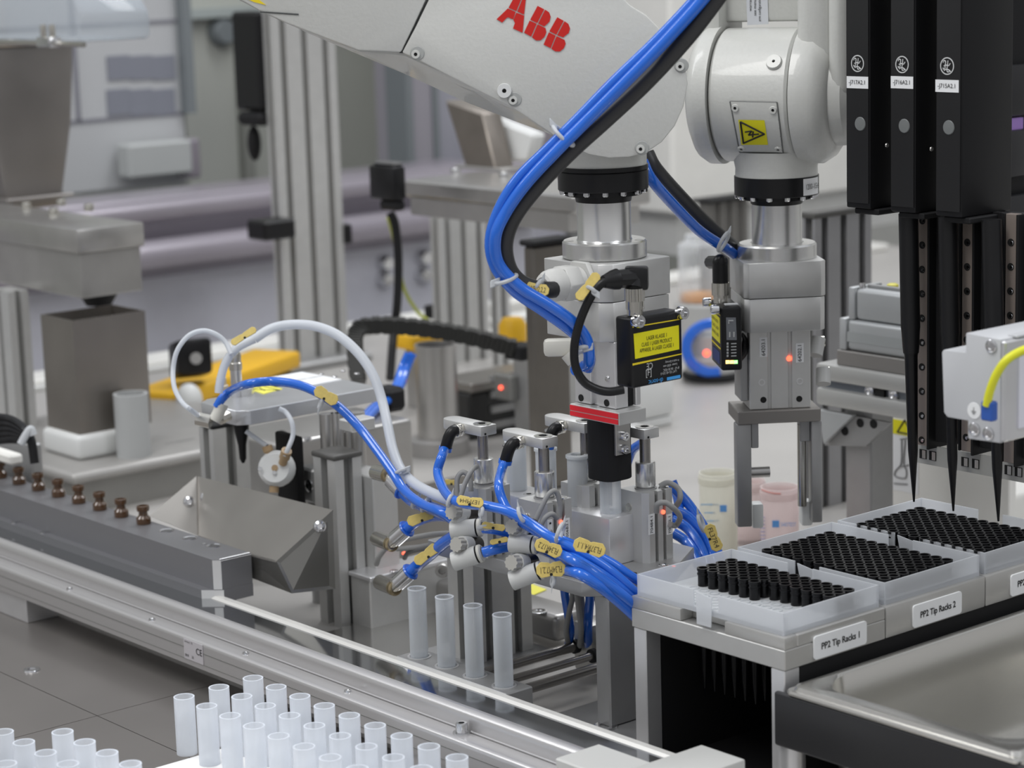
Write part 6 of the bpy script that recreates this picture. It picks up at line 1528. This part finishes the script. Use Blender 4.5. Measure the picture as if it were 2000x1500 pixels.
# black machine head behind at the far right
q = BX(1925, 820, 1905, 2200, 820, d=1.98)
t = thing('pipetting_gantry', 'large dark grey pipetting gantry filling the right edge', 'gantry', (q[1], q[2], q[5]))
MB().box(q[0], q[1]+.0, q[2], q[3]+.1, q[5], .75, .006, 2).build('gantry_housing', HSG, t)
xg_ = q[1]
DG = mat('dark_grey_panel', (.022, .022, .024), 0, .4, ior=1.38)
for (c0, r0, c1, r1) in ((1932, 250, 2000, 350), (1928, 370, 2040, 520), (1940, 540, 2040, 700), (1936, 120, 2040, 230)):
    p = PX(c0, r1, xg_); p2 = PX(c1, r0, xg_); MB().box(xg_, xg_+.008, p[1], p2[1], p[2], p2[2], .002, 2).build('cover_panel', DG, t)
p = PX(1948, 557, xg_+.0083); MB().lathe(p, AX, [(0, 0), (.0058, 0), (.005, .0008), (0, .001)], 24).build('grey_button', mat('button_grey', (.17, .18, .18), 0, .35), t)
p = PX(1927, 470, xg_); MB().box(xg_+.0081, xg_+.0086, p[1], p[1]+.007, p[2]-.004, p[2]+.006).build('white_label', PAPER, t)
p = PX(1975, 243, xg_); MB().box(xg_, xg_+.003, p[1]-.012, p[1]+.012, p[2]-.005, p[2]+.005).build('purple_lamp', mat('purple_glow', (.10, .06, .16), 0, .3, emit=(.30, .18, .5), estr=.35), t)

# ---- pale electronics box with earth wire
yB_ = None; dB = 1.42
Pn = PD(1954, 663, dB); yb = Pn[1]; xb = Pn[0]
def BP(px, py): return PY(px, py, yb)
t = thing('electronics_box', 'pale grey electronics box with yellow green earth wire at the right edge', 'box', (Pn[0], Pn[1], up(Pn, 866)))
BOXM = mat('box_pale_grey', (.52, .53, .55), 0, .45, var=.01)
pts = [BP(1839, 688), BP(1842, 683), BP(1886, 688), BP(1886, 650), BP(1954, 663), BP(1954, 866), BP(1890, 857), BP(1890, 822), BP(1850, 815), BP(1843, 806)]
zt_ = BP(1954, 663)[2]; MBb = MB(); MBb.prism([(p[0], yb, p[2]) for p in pts], (0, .07, 0), .0008, 2); MBb.build('end_panel', BOXM, t)
zb_ = up(Pn, 866)
MB().box(xb+.0002, xb+.004, yb+.0, yb+.16, zb_+.001, zt_-.001, .001).build('side_rail', ALUL, t)
MB().box(xb-.004, xb+.0036, yb+.012, yb+.16, zt_-.0005, zt_+.0012, .0004).build('top_rail', BOXM, t)
MB().box(xb+.004, xb+.0052, yb+.012, yb+.16, zb_+.008, zt_-.008).build('lavender_panel', LAV, t)
MB().box(xb-.03, xb-.004, yb+.071, yb+.30, zb_+.02, zb_+.05, .002).build('mounting_arm', ALU, t)
for px, py in ((1937, 676), (1904, 838), (1931, 847)): screw(BP(px, py)+np.array([0, -.0002, 0]), -AY, .0040, t, h=.0012)
p = BP(1903, 802); MB().lathe(p-np.array([0, .0002, 0]), -AY, [(0, 0), (.0052, 0), (.005, .0003), (0, .0004)], 28).build('earth_sticker', PAPER, t)
b = MB(); zc_ = p[2]
for dz, hw in ((-.0002, .0018), (-.0010, .0012), (-.0018, .0006)): b.box(p[0]-hw, p[0]+hw, yb-.0010, yb-.0006, zc_+dz-.0002, zc_+dz+.0001)
b.box(p[0]-.00015, p[0]+.00015, yb-.0010, yb-.0006, zc_, zc_+.0022); b.build('earth_symbol', mat('print_grey', (.25, .25, .25), 0, .5), t)
p = PD(1932, 802, dB-.008); MB().obox(p, (AX, AY, AZ), (.0045, .003, .0060), .001).build('blue_terminal', mat('blue_terminal', (.03, .10, .40), 0, .4), t)
cable([PD(1927, 792, dB-.010), PD(1934, 762, dB-.014), PD(1948, 728, dB-.018), PD(1970, 700, dB-.02), PD(2010, 680, dB-.015), PD(2060, 672, dB-.01)], .0026, mat('earth_yellow', (.72, .72, .03), 0, .35), 'earth_wire', 'yellow green earth wire curving in front of the pale electronics box', 'wire')
cable([PD(1930, 792, dB-.0085), PD(1937, 762, dB-.0125), PD(1951, 729, dB-.0165), PD(1972, 702.5, dB-.0185), PD(2010, 684, dB-.0135), PD(2060, 676, dB-.0085)], .0018, mat('earth_green', (.12, .42, .06), 0, .35), 'earth_wire', 'green stripe strand lying on the yellow earth wire', 'wire')

# ================================================================== behind the racks
# specimen containers
def container(cx, top, rpx, d, m, nm, lab, bands=()):
    c = PD(cx, 1105, d); z0 = 0.0; c = PZ(cx, 1118, 0.0) if d is None else c
    r = rpx*np.linalg.norm(c-CP)/FPX; zt = up((c[0], c[1], 0), top)
    t = thing(nm, lab, 'container', (c[0], c[1], max(0, 0)))
    MB().lathe((c[0], c[1], 0), AZ, [(0, 0), (r*.9, 0), (r*.96, .003), (r, zt), (r*.94, zt), (r*.90, .005), (0, .005)], 40).build('container_wall', m, t)
    MB().lathe((c[0], c[1], zt-.010), AZ, [(r*1.0, 0), (r*1.05, .001), (r*1.05, .006), (r*1.0, .007)], 40, closed=True).build('screw_thread', m, t)
    v = -np.array([c[0], c[1], 0]); v /= np.linalg.norm(v); s = np.array([-v[1], v[0], 0]); s = s if np.dot(s, RM[0]) > 0 else -s
    def on(px, py, off=.0006):
        u_ = (px-cx)*np.linalg.norm(c-CP)/FPX; k = math.sqrt(max((r*1.0)**2-u_*u_, 0)); z = up((c[0]+v[0]*k, c[1]+v[1]*k, 0), py); return np.array([c[0], c[1], 0])+s*u_+v*(k+off)+np.array([0, 0, z])
    return t, on, s, v, c, r, zt
YC = mat('pale_yellow_container', (.88, .87, .80), 0, .4, transl=.5, see=.40)
PC = mat('pinkish_container', (.88, .78, .77), 0, .4, transl=.5, see=.45)
t, on, s, v, c, r, zt = container(1405, 922, 37, 2.10, YC, 'specimen_jar', 'pale yellowish specimen jar left of the long gripper finger')
b = MB()
for k in range(8): b.obox(on(1388, 985+k*16), (s, v, AZ), (.008 if k % 2 == 0 else .005, .0003, .0006))
b.build('scale_lines', mat('scale_blue', (.30, .45, .60), 0, .5), t)
MB().obox(on(1414, 993), (s, v, AZ), (.0030, .0004, .0030)).build('blue_logo', mat('logo_blue', (.10, .28, .60), 0, .5), t)
t, on, s, v, c, r, zt = container(1524, 950, 37, 2.06, PC, 'specimen_jar', 'pink stained specimen jar between the two gripper fingers')
MB().obox(on(1516, 1023), (s, v, AZ), (.0030, .0004, .0030)).build('blue_logo', mat('logo_blue', (.10, .28, .60), 0, .5), t)
q_ = on(1540, 1024, .0012); text('SARSTEDT', q_, s, AZ, .005, mat('logo_blue', (.10, .28, .60), 0, .5), t, width=.013)
b = MB()
for k in range(10): b.obox(on(1493, 1010+k*7), (s, v, AZ), (.003, .0003, .0005))
b.build('scale_lines', mat('scale_mauve', (.40, .38, .55), 0, .5), t)
RS = mat('red_stain', (.60, .25, .22), 0, .4)
MB().tube([on(1490, 956), on(1500, 960), on(1512, 963), on(1526, 964)], .0006, 6).build('red_residue', RS, t)
t, on, s, v, c, r, zt = container(1462, 938, 34, 2.20, PC, 'specimen_jar', 'pinkish specimen jar behind the left long gripper finger')

# slotted post with dark cap right of the smaller gripper
q = BX(1592, 428, 1567, 1702, 1010, d=2.26)
t = thing('support_post', 'wide slotted grey post with dark cap right of the smaller gripper', 'post', (q[1], q[2], 0)); b = MB(); g = MB()
slot_post(b, g, q[0], q[1], q[2], q[3], 0, q[5], 1, 3, .009, .008); b.build('profile', mat('post_grey', (.33, .33, .34), .6, .42, var=.04), t); g.build('slot', GROOVE, t)
MB().box(q[0]-.001, q[1]+.002, q[2]-.002, q[3]+.001, q[5], q[5]+.006, .0015).build('end_cap', mat('cap_grey_black', (.085, .083, .078), 0, .45), t)
# stacked linear units
LU = mat('linear_unit_alu', (.50, .515, .52), .35, .38, var=.02)
yL = PD(1640, 700, 2.02)[1]
def LBX(px0, py0, py1, dx, dy, yoff=0, bev=.002):
    a = PY(px0, py0, yL+yoff); c_ = up(a, py1); return [a[0], a[0]+dx, yL+yoff, yL+yoff+dy, c_, a[2]]
beam = LBX(1592, 708, 790, .20, .05)
t = thing('cross_beam', 'slotted aluminium cross beam running behind the pipettes from the smaller gripper', 'beam', (beam[0], beam[2], beam[4]))
b = MB(); h = beam[5]-beam[4]; x0, x1, y0, y1, z0, z1 = beam
b.box(x0, x1, y0, y1, z0+h*.60, z1, .003, 2); b.box(x0, x1, y0, y1, z0, z0+h*.42, .003, 2); b.box(x0, x1, y0+.007, y1, z0+h*.4, z0+h*.62); b.build('profile', mat('beam_grey', (.50, .50, .485), .4, .4), t)
MB().box(x0, x1, y0+.0063, y0+.0068, z0+h*.42, z0+h*.6).build('slot', mat('slot_blue_grey', (.20, .22, .25), .5, .4), t)
for px in (1700, 1746):
    p = PY(px, 765, y0+.006); MB().lathe((p[0], y0+.006, z0+h*.5), -AY, [(0, 0), (.0055, 0), (.005, .002), (.0025, .003), (0, .0015)], 18).build('slot_bolt', CHROME, t)
p = PY(1722, 770, y0+.005); MB().box(p[0]-.006, p[0]+.004, y0+.003, y0+.0062, z0+h*.42, z0+h*.6).build('slot_nut', HOLE, t)
pl_ = LBX(1634, 683, 0, .15, .045, .004); zpl_ = z1+.0003; zpt = pl_[5]
t = thing('linear_unit', 'two stacked pale linear units standing on the slotted cross beam', 'linear unit', (pl_[0], pl_[2], zpl_))
MB().box(pl_[0], pl_[1], pl_[2], pl_[3], zpl_, zpt, .0006).build('base_bar', mat('taupe_bar', (.31, .295, .28), .5, .4), t)
u1 = LBX(1640, 622, 0, .14, .04, .007); 
MB().box(u1[0]+.008, u1[1], u1[2], u1[3], zpt+.0002, u1[5], .004, 4).build('lower_unit', LU, t)
MB().box(u1[0], u1[0]+.0078, u1[2]-.001, u1[3], zpt+.0002, u1[5]+.001, .0015, 2).build('end_cap', LU, t)
MB().box(u1[0]+.0085, u1[1], u1[2]-.0004, u1[2]-.0001, zpt+.008, zpt+(u1[5]-zpt)*.62).build('side_band', mat('band_pale', (.44, .46, .46), .3, .4), t)
u2_ = LBX(1658, 562, 0, .13, .036, .009)
MB().box(u2_[0]+.007, u2_[1], u2_[2], u2_[3], u1[5]+.0003, u2_[5], .004, 4).build('upper_unit', LU, t)
MB().box(u2_[0], u2_[0]+.0068, u2_[2]-.001, u2_[3], u1[5]+.0003, u2_[5]+.001, .0015, 2).build('end_cap', LU, t)
MB().box(u2_[0]+.012, u2_[0]+.07, u2_[2]+.010, u2_[2]+.014, u2_[5], u2_[5]+.003, .0005).build('top_strip', ALUD, t)
screw((u2_[0]+.010, u2_[2]+.006, u2_[5]), AZ, .0028, t, h=.004)
p = (u2_[0]+.03, u2_[2]+.022, u2_[5]); MB().lathe(p, AZ, [(0, 0), (.005, 0), (.005, .003), (.003, .004), (0, .004)], 18).build('yellow_plug', mat('yellow_plug', (.75, .68, .08), 0, .4), t)
# angle bracket below the beam
t = thing('angle_bracket', 'pale triangular casting bracket with holes under the cross beam', 'bracket', (x0, y0, z0-.04))
p = [PY(1598, 800, y0+.004), PY(1665, 812, y0+.004), PY(1608, 868, y0+.004)]
MB().prism(p, (0, .006, 0), .0006).build('cheek', LU, t)
q0_, q1_ = PY(1668, 812, y0+.012), PY(1738, 828, y0+.012); q2_, q3_ = PY(1700, 872, y0+.03), PY(1608, 868, y0+.03)
b = MB(); pts = [PY(1665, 812, y0+.0105), PY(1738, 826, y0+.0105), PY(1690, 872, y0+.0105), PY(1610, 870, y0+.0105)]
b.prism(pts, (0, .004, 0)); b.build('rib_plate', ALUD, t)
b = MB()
for px, py in ((1650, 842), (1680, 826), (1706, 828)): b.lathe(PY(px, py, y0+.0103), -AY, [(0, 0), (.004, 0), (.004, .0003), (0, .0003)], 16)
b.build('bores', HOLE, t)
for xx in (x0+.02,):
    MB().box(xx, xx+.03, y0+.016, y0+.046, 0, z0-.0003, .0015).build('beam_post', ALUD, t)
# cream panel with warning sign and pictogram
yW = yL+.10
a = PY(1712, 845, yW); c_ = PY(1900, 845, yW)
t = thing('sign_panel', 'cream panel with yellow warning sign and flask pictogram behind the pipettes', 'panel', (a[0], yW, 0))
MB().box(a[0], c_[0]+.04, yW, yW+.01, 0, up(a, 800), .001).build('panel', CREAM, t)
a = PY(1744, 846, yW); c_ = PY(1792, 846, yW); zt_ = up(a, 818)
MB().box(a[0], c_[0], yW-.0006, yW-.0001, a[2], zt_).build('warning_sign', mat('label_yellow', (.78, .72, .01), 0, .45), t)
m_ = ((a[0]+c_[0])/2, yW-.0008, (a[2]+zt_)/2); b = MB(); w_ = (c_[0]-a[0])*.3
tr_ = [(m_[0]-w_, m_[1], a[2]+.002), (m_[0]+w_, m_[1], a[2]+.002), (m_[0], m_[1], zt_+.001)]
for i in range(3): b.cyl(tr_[i], tr_[(i+1) % 3], .0007, n=6)
b.build('sign_outline', INK, t)
a = PY(1740, 955, yW); c_ = PY(1794, 955, yW); MB().box(a[0], c_[0], yW-.0004, yW-.0001, a[2], up(a, 848)).build('pictogram_card', PAPER, t)
b = MB()
def PG(*pts): b.tube([PY(x, y, yW-.0009) for x, y in pts], .0007, 6, 3)
PG((1761, 860), (1760, 905), (1750, 918), (1748, 930), (1768, 934), (1770, 918), (1765, 905), (1768, 860)); PG((1758, 858), (1772, 856)); PG((1755, 912), (1775, 908)); PG((1746, 944), (1772, 946))
b.build('flask_outline', mat('print_grey', (.25, .25, .25), 0, .5), t)
# pale ledge with round knob
q = BX(1850, 962, 1816, 2100, 1010, d=2.12)
t = thing('pale_ledge', 'pale block with dark round knob behind the furthest rack', 'block', (q[1], q[2], 0))
MB().box(q[0], q[1]+.05, q[2], q[3], 0, q[5], .006, 3).build('ledge_body', CREAM, t)
p = PZ(1866, 948, q[5]); MB().lathe(p, AZ, [(0, 0), (.012, 0), (.012, .006), (.010, .008), (0, .008)], 28).build('round_knob', mat('olive_steel', (.18, .165, .13), .6, .4), t)
MB().box(p[0]-.02, p[0]+.02, p[1]-.006, p[1]+.006, q[5], q[5]+.0015, .0004).build('knob_plate', mat('dark_grey', (.10, .10, .10), 0, .5), t)
# blue hoses behind the right clamp
HB = 'blue hoses sweeping down behind the right clamp'
for k, (pts, lab) in enumerate((
    ([(1225, 905, 1.80), (1235, 880, 1.79), (1250, 868, 1.78), (1262, 862, 1.77)], 'blue hose end under the arm of the right clamp'),
    ([(1318, 955, 1.80), (1345, 985, 1.80), (1372, 1025, 1.79), (1395, 1065, 1.78), (1408, 1095, 1.77)], 'printed blue hose, outermost of the bundle behind the right clamp'),
    ([(1315, 995, 1.79), (1345, 1010, 1.79), (1375, 1045, 1.78), (1390, 1085, 1.77), (1396, 1105, 1.76)], 'blue hose, second from outside behind the right clamp'),
    ([(1312, 1015, 1.78), (1340, 1030, 1.78), (1362, 1058, 1.77), (1376, 1090, 1.76), (1380, 1108, 1.75)], 'blue hose, third from outside behind the right clamp'),
    ([(1314, 1040, 1.77), (1338, 1056, 1.77), (1355, 1078, 1.76), (1366, 1105, 1.75)], 'blue hose, innermost of the bundle behind the right clamp'),
    ([(1312, 940, 1.81), (1322, 965, 1.81), (1326, 990, 1.80), (1320, 1015, 1.79)], 'short blue hose hugging the back of the right clamp'))):
    cable([PD(*p) for p in pts], .0040 if k else .0036, BLUE, 'air_hose', lab, 'hose', HB if k else None)
tie(1370, 1022, 1.765, 17, 110, 'white cable tie around the blue hoses behind the right clamp')
tagplate(1393, 1050, 1.745, 52, 20, 68, 'FL37R4', 'yellow marker tag hanging on the hoses behind the right clamp')

# ================================================================== CENTRE FRONT: hoses, fittings, marker tags
VALVE = mat('valve_grey_white', (.55, .555, .54), 0, .4)
KNOB = mat('knob_grey', (.40, .39, .36), 0, .45)
def metering(px, py, d, sx, sy, ex, ey, lab):
    """flow control fitting: ribbed knob, round body, long push-in socket"""
    sc = d/FPX; k = vec(PD(px, py, d)); F = vec(RM[2]); U = vec(RM[0]); V = vec(RM[1]); ax = (F*.8-U*.55-V*-.05).normalized()
    t = thing('flow_valve', lab, 'valve', k)
    b = MB(); n = 40; pr = []; u_, v_, a_ = frame(ax)
    for i in range(n): a = 2*math.pi*i/n; r_ = .0055 if i % 4 < 2 else .0048; pr.append(k+(u_*math.cos(a)+v_*math.sin(a))*r_)
    b.prism(pr, -ax*.0065); b.build('ribbed_knob', KNOB, t, ang=15)
    b = MB(); c = k-ax*.0068; b.cyl(c, c-ax*.009, .0062, n=24)
    s = vec(PD(sx, sy, d+.008)); e = vec(PD(ex, ey, d+.004)); b.tube([c-ax*.005, (c-ax*.005)*.5+s*.5+V*-.0005, s], .0056, 16, 3)
    b.cyl(s-(e-s).normalized()*.004, e, .0070, .0067, n=28); b.build('valve_body', VALVE, t)
    dr = (e-s).normalized(); MB().lathe(e, dr, [(0, 0), (.0060, 0), (.0060, .0012), (0, .0012)], 24).build('dark_seal', HOLE, t)
    MB().lathe(e+dr*.0013, dr, [(.004, 0), (.0066, 0), (.0066, .0020), (.0056, .0030), (.004, .0030)], 28, closed=True).build('release_collar', IVORY, t)
    MB().cyl(c-ax*.009, c-ax*.020, .0060, n=22).build('dark_stem', mat('stem_brown', (.05, .045, .04), .3, .3), t)
    return e
dv = 1.655
metering(881, 1000, dv+.01, 893, 1035, 931, 1031, 'grey white flow valve with ribbed knob, upper left of four')
metering(890, 1064, dv, 896, 1094, 932, 1083, 'grey white flow valve with ribbed knob, lower left of four')
metering(998, 1029, dv-.03, 1008, 1061, 1040, 1064, 'grey white flow valve with ribbed knob, upper right of four')
metering(998, 1099, dv-.035, 1010, 1131, 1050, 1116, 'grey white flow valve with ribbed knob, lower right of four')
def H(pts, r, lab, m=BLUE, nm='air_hose', cat='hose', g=None): return cable([PD(*p) for p in pts], r, m, nm, lab, cat, g)
# hoses from the clamp elbows
eA = vec(eL); d_c = np.linalg.norm(np.array(eA)-CP); pe = proj(eA)
H([(pe[0]-1, pe[1]+2, d_c), (pe[0]-9, pe[1]+24, d_c-.008), (974, 948, 1.64), (981, 975, 1.635), (995, 1000, 1.63), (1022, 1022, 1.625), (1060, 1043, 1.615), (1105, 1058, 1.60), (1150, 1078, 1.60), (1195, 1100, 1.60), (1232, 1125, 1.605), (1275, 1150, 1.62)], .0034, 'blue hose from the second clamp arm passing under the lettered tag')
eB = np.array(eA)+np.array([n1[0]-n2[0], n1[1]-n2[1], 0]); d1_ = np.linalg.norm(eB-CP); p1_ = proj(eB)
H([(p1_[0]-1, p1_[1]+2, d1_), (p1_[0]-9, p1_[1]+22, d1_-.012), (855, 922, 1.71), (864, 951, 1.69), (882, 974, 1.66), (910, 984, 1.64), (950, 988, 1.63), (995, 1000, 1.615), (1040, 1025, 1.605), (1080, 1052, 1.59), (1130, 1076, 1.585), (1180, 1106, 1.585), (1222, 1140, 1.59), (1262, 1178, 1.60)], .0036, 'blue hose from the leftmost clamp arm arching over the flow valves')
H([(944, 1032, dv-.003), (965, 1034, dv-.006), (1000, 1042, 1.655), (1045, 1052, 1.64), (1090, 1072, 1.60), (1135, 1098, 1.58), (1180, 1126, 1.58), (1222, 1158, 1.59), (1260, 1195, 1.60)], .0037, 'blue hose leaving the upper left flow valve')
H([(944, 1079, dv-.006), (970, 1072, dv-.008), (1005, 1066, dv), (1040, 1068, 1.66), (1075, 1080, 1.63), (1110, 1100, 1.59), (1150, 1122, 1.58), (1195, 1152, 1.58), (1228, 1180, 1.59), (1262, 1210, 1.60)], .0039, 'blue hose leaving the lower left flow valve')
H([(1053, 1066, dv-.035), (1075, 1074, dv-.045), (1110, 1090, 1.575), (1150, 1113, 1.57), (1190, 1142, 1.575), (1228, 1172, 1.585), (1262, 1202, 1.60)], .0037, 'blue hose leaving the upper right flow valve')
H([(1063, 1113, dv-.038), (1090, 1112, dv-.05), (1125, 1118, 1.57), (1160, 1137, 1.57), (1195, 1163, 1.58), (1226, 1190, 1.59), (1258, 1220, 1.60)], .0040, 'blue hose leaving the lower right flow valve')
H([(1060, 1060, 1.64), (1100, 1085, 1.60), (1150, 1105, 1.60), (1195, 1135, 1.60), (1235, 1160, 1.61), (1270, 1185, 1.62)], .0036, 'blue hose deepest in the bundle beside the tube block')
# hoses on the left: plate to valves
H([(424, 794, ed-.001), (434, 778, ed-.004), (452, 763, ed-.008), (485, 750, 1.86), (530, 745, 1.86), (580, 751, 1.85), (622, 768, 1.84), (662, 795, 1.83), (702, 835, 1.82), (735, 878, 1.80), (765, 920, 1.78), (790, 958, 1.76), (825, 985, 1.73), (870, 1004, 1.70), (920, 1040, 1.70)], .0037, 'long blue hose arching from the capping plate elbow down to the valves')
H([(497, 662, 1.90), (530, 642, 1.90), (570, 634, 1.90), (615, 637, 1.89), (660, 655, 1.88), (700, 690, 1.87), (730, 735, 1.86), (747, 785, 1.85), (757, 830, 1.83), (768, 880, 1.81), (785, 920, 1.79), (815, 948, 1.76), (855, 968, 1.73), (900, 985, 1.70), (935, 1000, 1.70)], .0040, 'thick white hose arching over the capping plate down to the valves', PTFE, 'white_hose')
H([(452, 690, 1.90), (468, 676, 1.90), (497, 662, 1.90)], .0036, 'short white hose stub under the edge-on yellow tag', PTFE, 'white_hose')
H([(452, 692, 1.895), (440, 668, 1.90), (420, 652, 1.90), (395, 646, 1.90), (368, 656, 1.90), (346, 685, 1.90), (338, 722, 1.90), (341, 758, 1.89), (355, 785, 1.88), (372, 800, 1.87), (388, 812, ed+.006)], .0020, 'thin white tube making a big loop left of the capping plate', PTFE, 'white_tube', 'tube')
H([(427, 768, 1.90), (430, 745, 1.90), (438, 715, 1.90), (450, 692, 1.90)], .0034, 'translucent tube rising from the tan fitting to the pipe head', PTFE, 'white_tube', 'tube')
H([(545, 798, 1.94), (558, 805, 1.94), (570, 825, 1.935), (572, 850, 1.935), (563, 875, 1.933), (556, 890, 1.935)], .0020, 'thin white tube curving down into the pump head', PTFE, 'white_tube', 'tube')
H([(480, 842, 1.96), (500, 856, 1.96), (521, 871, 1.955)], .0020, 'short straight thin tube left of the pump head', PTFE, 'white_tube', 'tube')
# metal push-in elbows on the manifold
def metal_elbow(bx_, by_, bd, kx, ky, kd, ex, ey, ed_, lab):
    B0_ = vec(PD(bx_, by_, bd)); K = vec(PD(kx, ky, kd)); E_ = vec(PD(ex, ey, ed_))
    t = thing('metal_fitting', lab, 'fitting', K)
    MB().tube([B0_, K], .0060, 20, 1).build('elbow_body', NICKEL, t)
    n_ = (K-B0_).normalized(); MB().lathe(K, n_, [(0, -.001), (.0058, -.001), (.0058, .004), (.0045, .0048), (.0032, .0048), (.0030, .003), (0, .003)], 20).build('brass_end', mat('aged_brass', (.45, .36, .22), 1, .3), t)
    MB().cyl(K, K+(E_-K)*.3, .0052, n=18).build('neck', NICKEL, t)
    MB().cyl(K+(E_-K)*.3, E_, .0066, n=24, bev=.0004).build('socket', CHROME, t)
    dr = (E_-K).normalized(); MB().lathe(E_, dr, [(0, 0), (.0068, 0), (.0074, .0008), (.0068, .0018), (0, .0018)], 24).build('blue_collar', BLUE, t); return t
metal_elbow(733, 922, 1.83, 756, 928, 1.815, 784, 958, 1.805, 'metal push-in elbow at the top of the manifold block')
metal_elbow(736, 1052, 1.84, 762, 1062, 1.815, 793, 1034, 1.805, 'metal push-in elbow in the middle of the manifold block')
metal_elbow(742, 1137, 1.83, 768, 1148, 1.805, 800, 1118, 1.795, 'lowest metal push-in elbow above the clear tubes')
H([(785, 959, 1.804), (806, 978, 1.795), (835, 990, 1.76), (870, 1003, 1.72), (905, 1025, 1.71)], .0050, 'blue hose from the top metal elbow to the valves')
H([(794, 1033, 1.804), (814, 1018, 1.797), (842, 1008, 1.775), (875, 1008, 1.74), (910, 1020, 1.71)], .0046, 'blue hose from the middle metal elbow')
H([(801, 1117, 1.794), (820, 1100, 1.785), (842, 1082, 1.75), (865, 1062, 1.73), (890, 1045, 1.71)], .0046, 'blue hose from the lowest metal elbow')
# grey cables between manifold and posts
H([(735, 1102, 1.88), (742, 1085, 1.87), (765, 1062, 1.86), (810, 1050, 1.85), (870, 1042, 1.82), (940, 1048, 1.78), (1010, 1052, 1.75)], .0022, 'upper grey cable running between the metal elbows and the posts', GCABLE, 'grey_cable', 'cable')
H([(775, 1072, 1.86), (820, 1068, 1.85), (860, 1060, 1.83), (910, 1050, 1.80), (960, 1055, 1.78)], .0020, 'middle grey cable running between the metal elbows and the posts', GCABLE, 'grey_cable', 'cable')
H([(790, 1090, 1.87), (800, 1078, 1.86), (840, 1068, 1.84), (875, 1050, 1.82)], .0020, 'short dark cable above the slide unit', mat('cable_mid', (.14, .14, .14), 0, .5), 'grey_cable', 'cable')
# ties
tie(945, 1030, dv-.012, 10, 10, 'white cable tie right behind the upper left valve collar')
tie(1094, 1040, 1.585, 19, 70, 'white cable tie standing up on the hose bundle left of the lettered tag')
tie(1018, 1004, 1.605, 14, 110, 'white cable tie where the two clamp hoses meet')
tie(879, 978, 1.655, 11, 70, 'white cable tie on the leftmost clamp hose above the valve knob')
tie(1005, 1070, dv-.01, 10, 80, 'white cable tie on the hose of the lower left valve')
tie(812, 980, 1.765, 12, 60, 'white cable tie next to the top metal elbow collar')
tie(832, 985, 1.75, 15, 60, 'second white cable tie along the top elbow hoses')
tie(783, 922, 1.775, 11, 20, 'white cable tie joining the white hose with the long blue hose')
tie(626, 790, 1.835, 8, 250, 'small white cable tie below the tag on the long blue hose')
tie(940, 1000, 1.625, 8, 260, 'small white cable tie below the tag above the valves')
tie(1080, 1135, 1.585, 8, 260, 'small white cable tie below the lowest lettered tag')
# marker tags
tagplate(918, 980, 1.625, 50, 17, 8, '1E7MH4', 'yellow marker tag on the leftmost clamp hose', True, .3)
tagplate(964, 1029, 1.640, 44, 12, 12, '', 'yellow marker tag seen edge-on by the upper left valve', False, .6)
tagplate(1151, 1069, 1.560, 60, 24, 16, 'FL37R4.1.1', 'yellow lettered marker tag on the hoses in front of the tube block', True)
tagplate(1071, 1070, 1.575, 52, 23, 22, 'FL34R17.2', 'yellow marker tag beside the upper right valve', True)
tagplate(1076, 1112, 1.580, 54, 26, -4, 'FL34M7.2.1', 'lowest yellow marker tag with lettering beside the lower right valve', True)
tagplate(975, 1057, 1.640, 34, 10, -15, '', 'small yellow marker tag peeking above the lower left valve hose', False, .6)
tagplate(822, 1011, 1.755, 52, 18, -22, '', 'yellow marker tag on the hose of the middle metal elbow', False, .2)
tagplate(833, 1083, 1.735, 52, 18, -38, '', 'yellow marker tag on the hose of the lowest metal elbow', False, .2)
tagplate(637, 773, 1.825, 48, 20, 32, '', 'yellow marker tag halfway along the long blue hose', False, .2)
tagplate(476, 657, 1.885, 52, 12, -35, '', 'yellow marker tag edge-on at the start of the thick white hose', False, .3)
tagplate(882, 942, 1.95, 26, 9, 5, '', 'small blurred yellow tag behind the leftmost clamp hose')
# box behind, brown sheet behind the valves
q = BX(905, 960, 830, 1010, 1120, d=2.06)
o = MB().box(q[0], q[0]+.004, q[2]-.05, q[3], 0, q[5], .001).build('brown_sheet', STEELW)
tag(o, 'thin brownish steel sheet standing behind the flow valves', 'sheet')
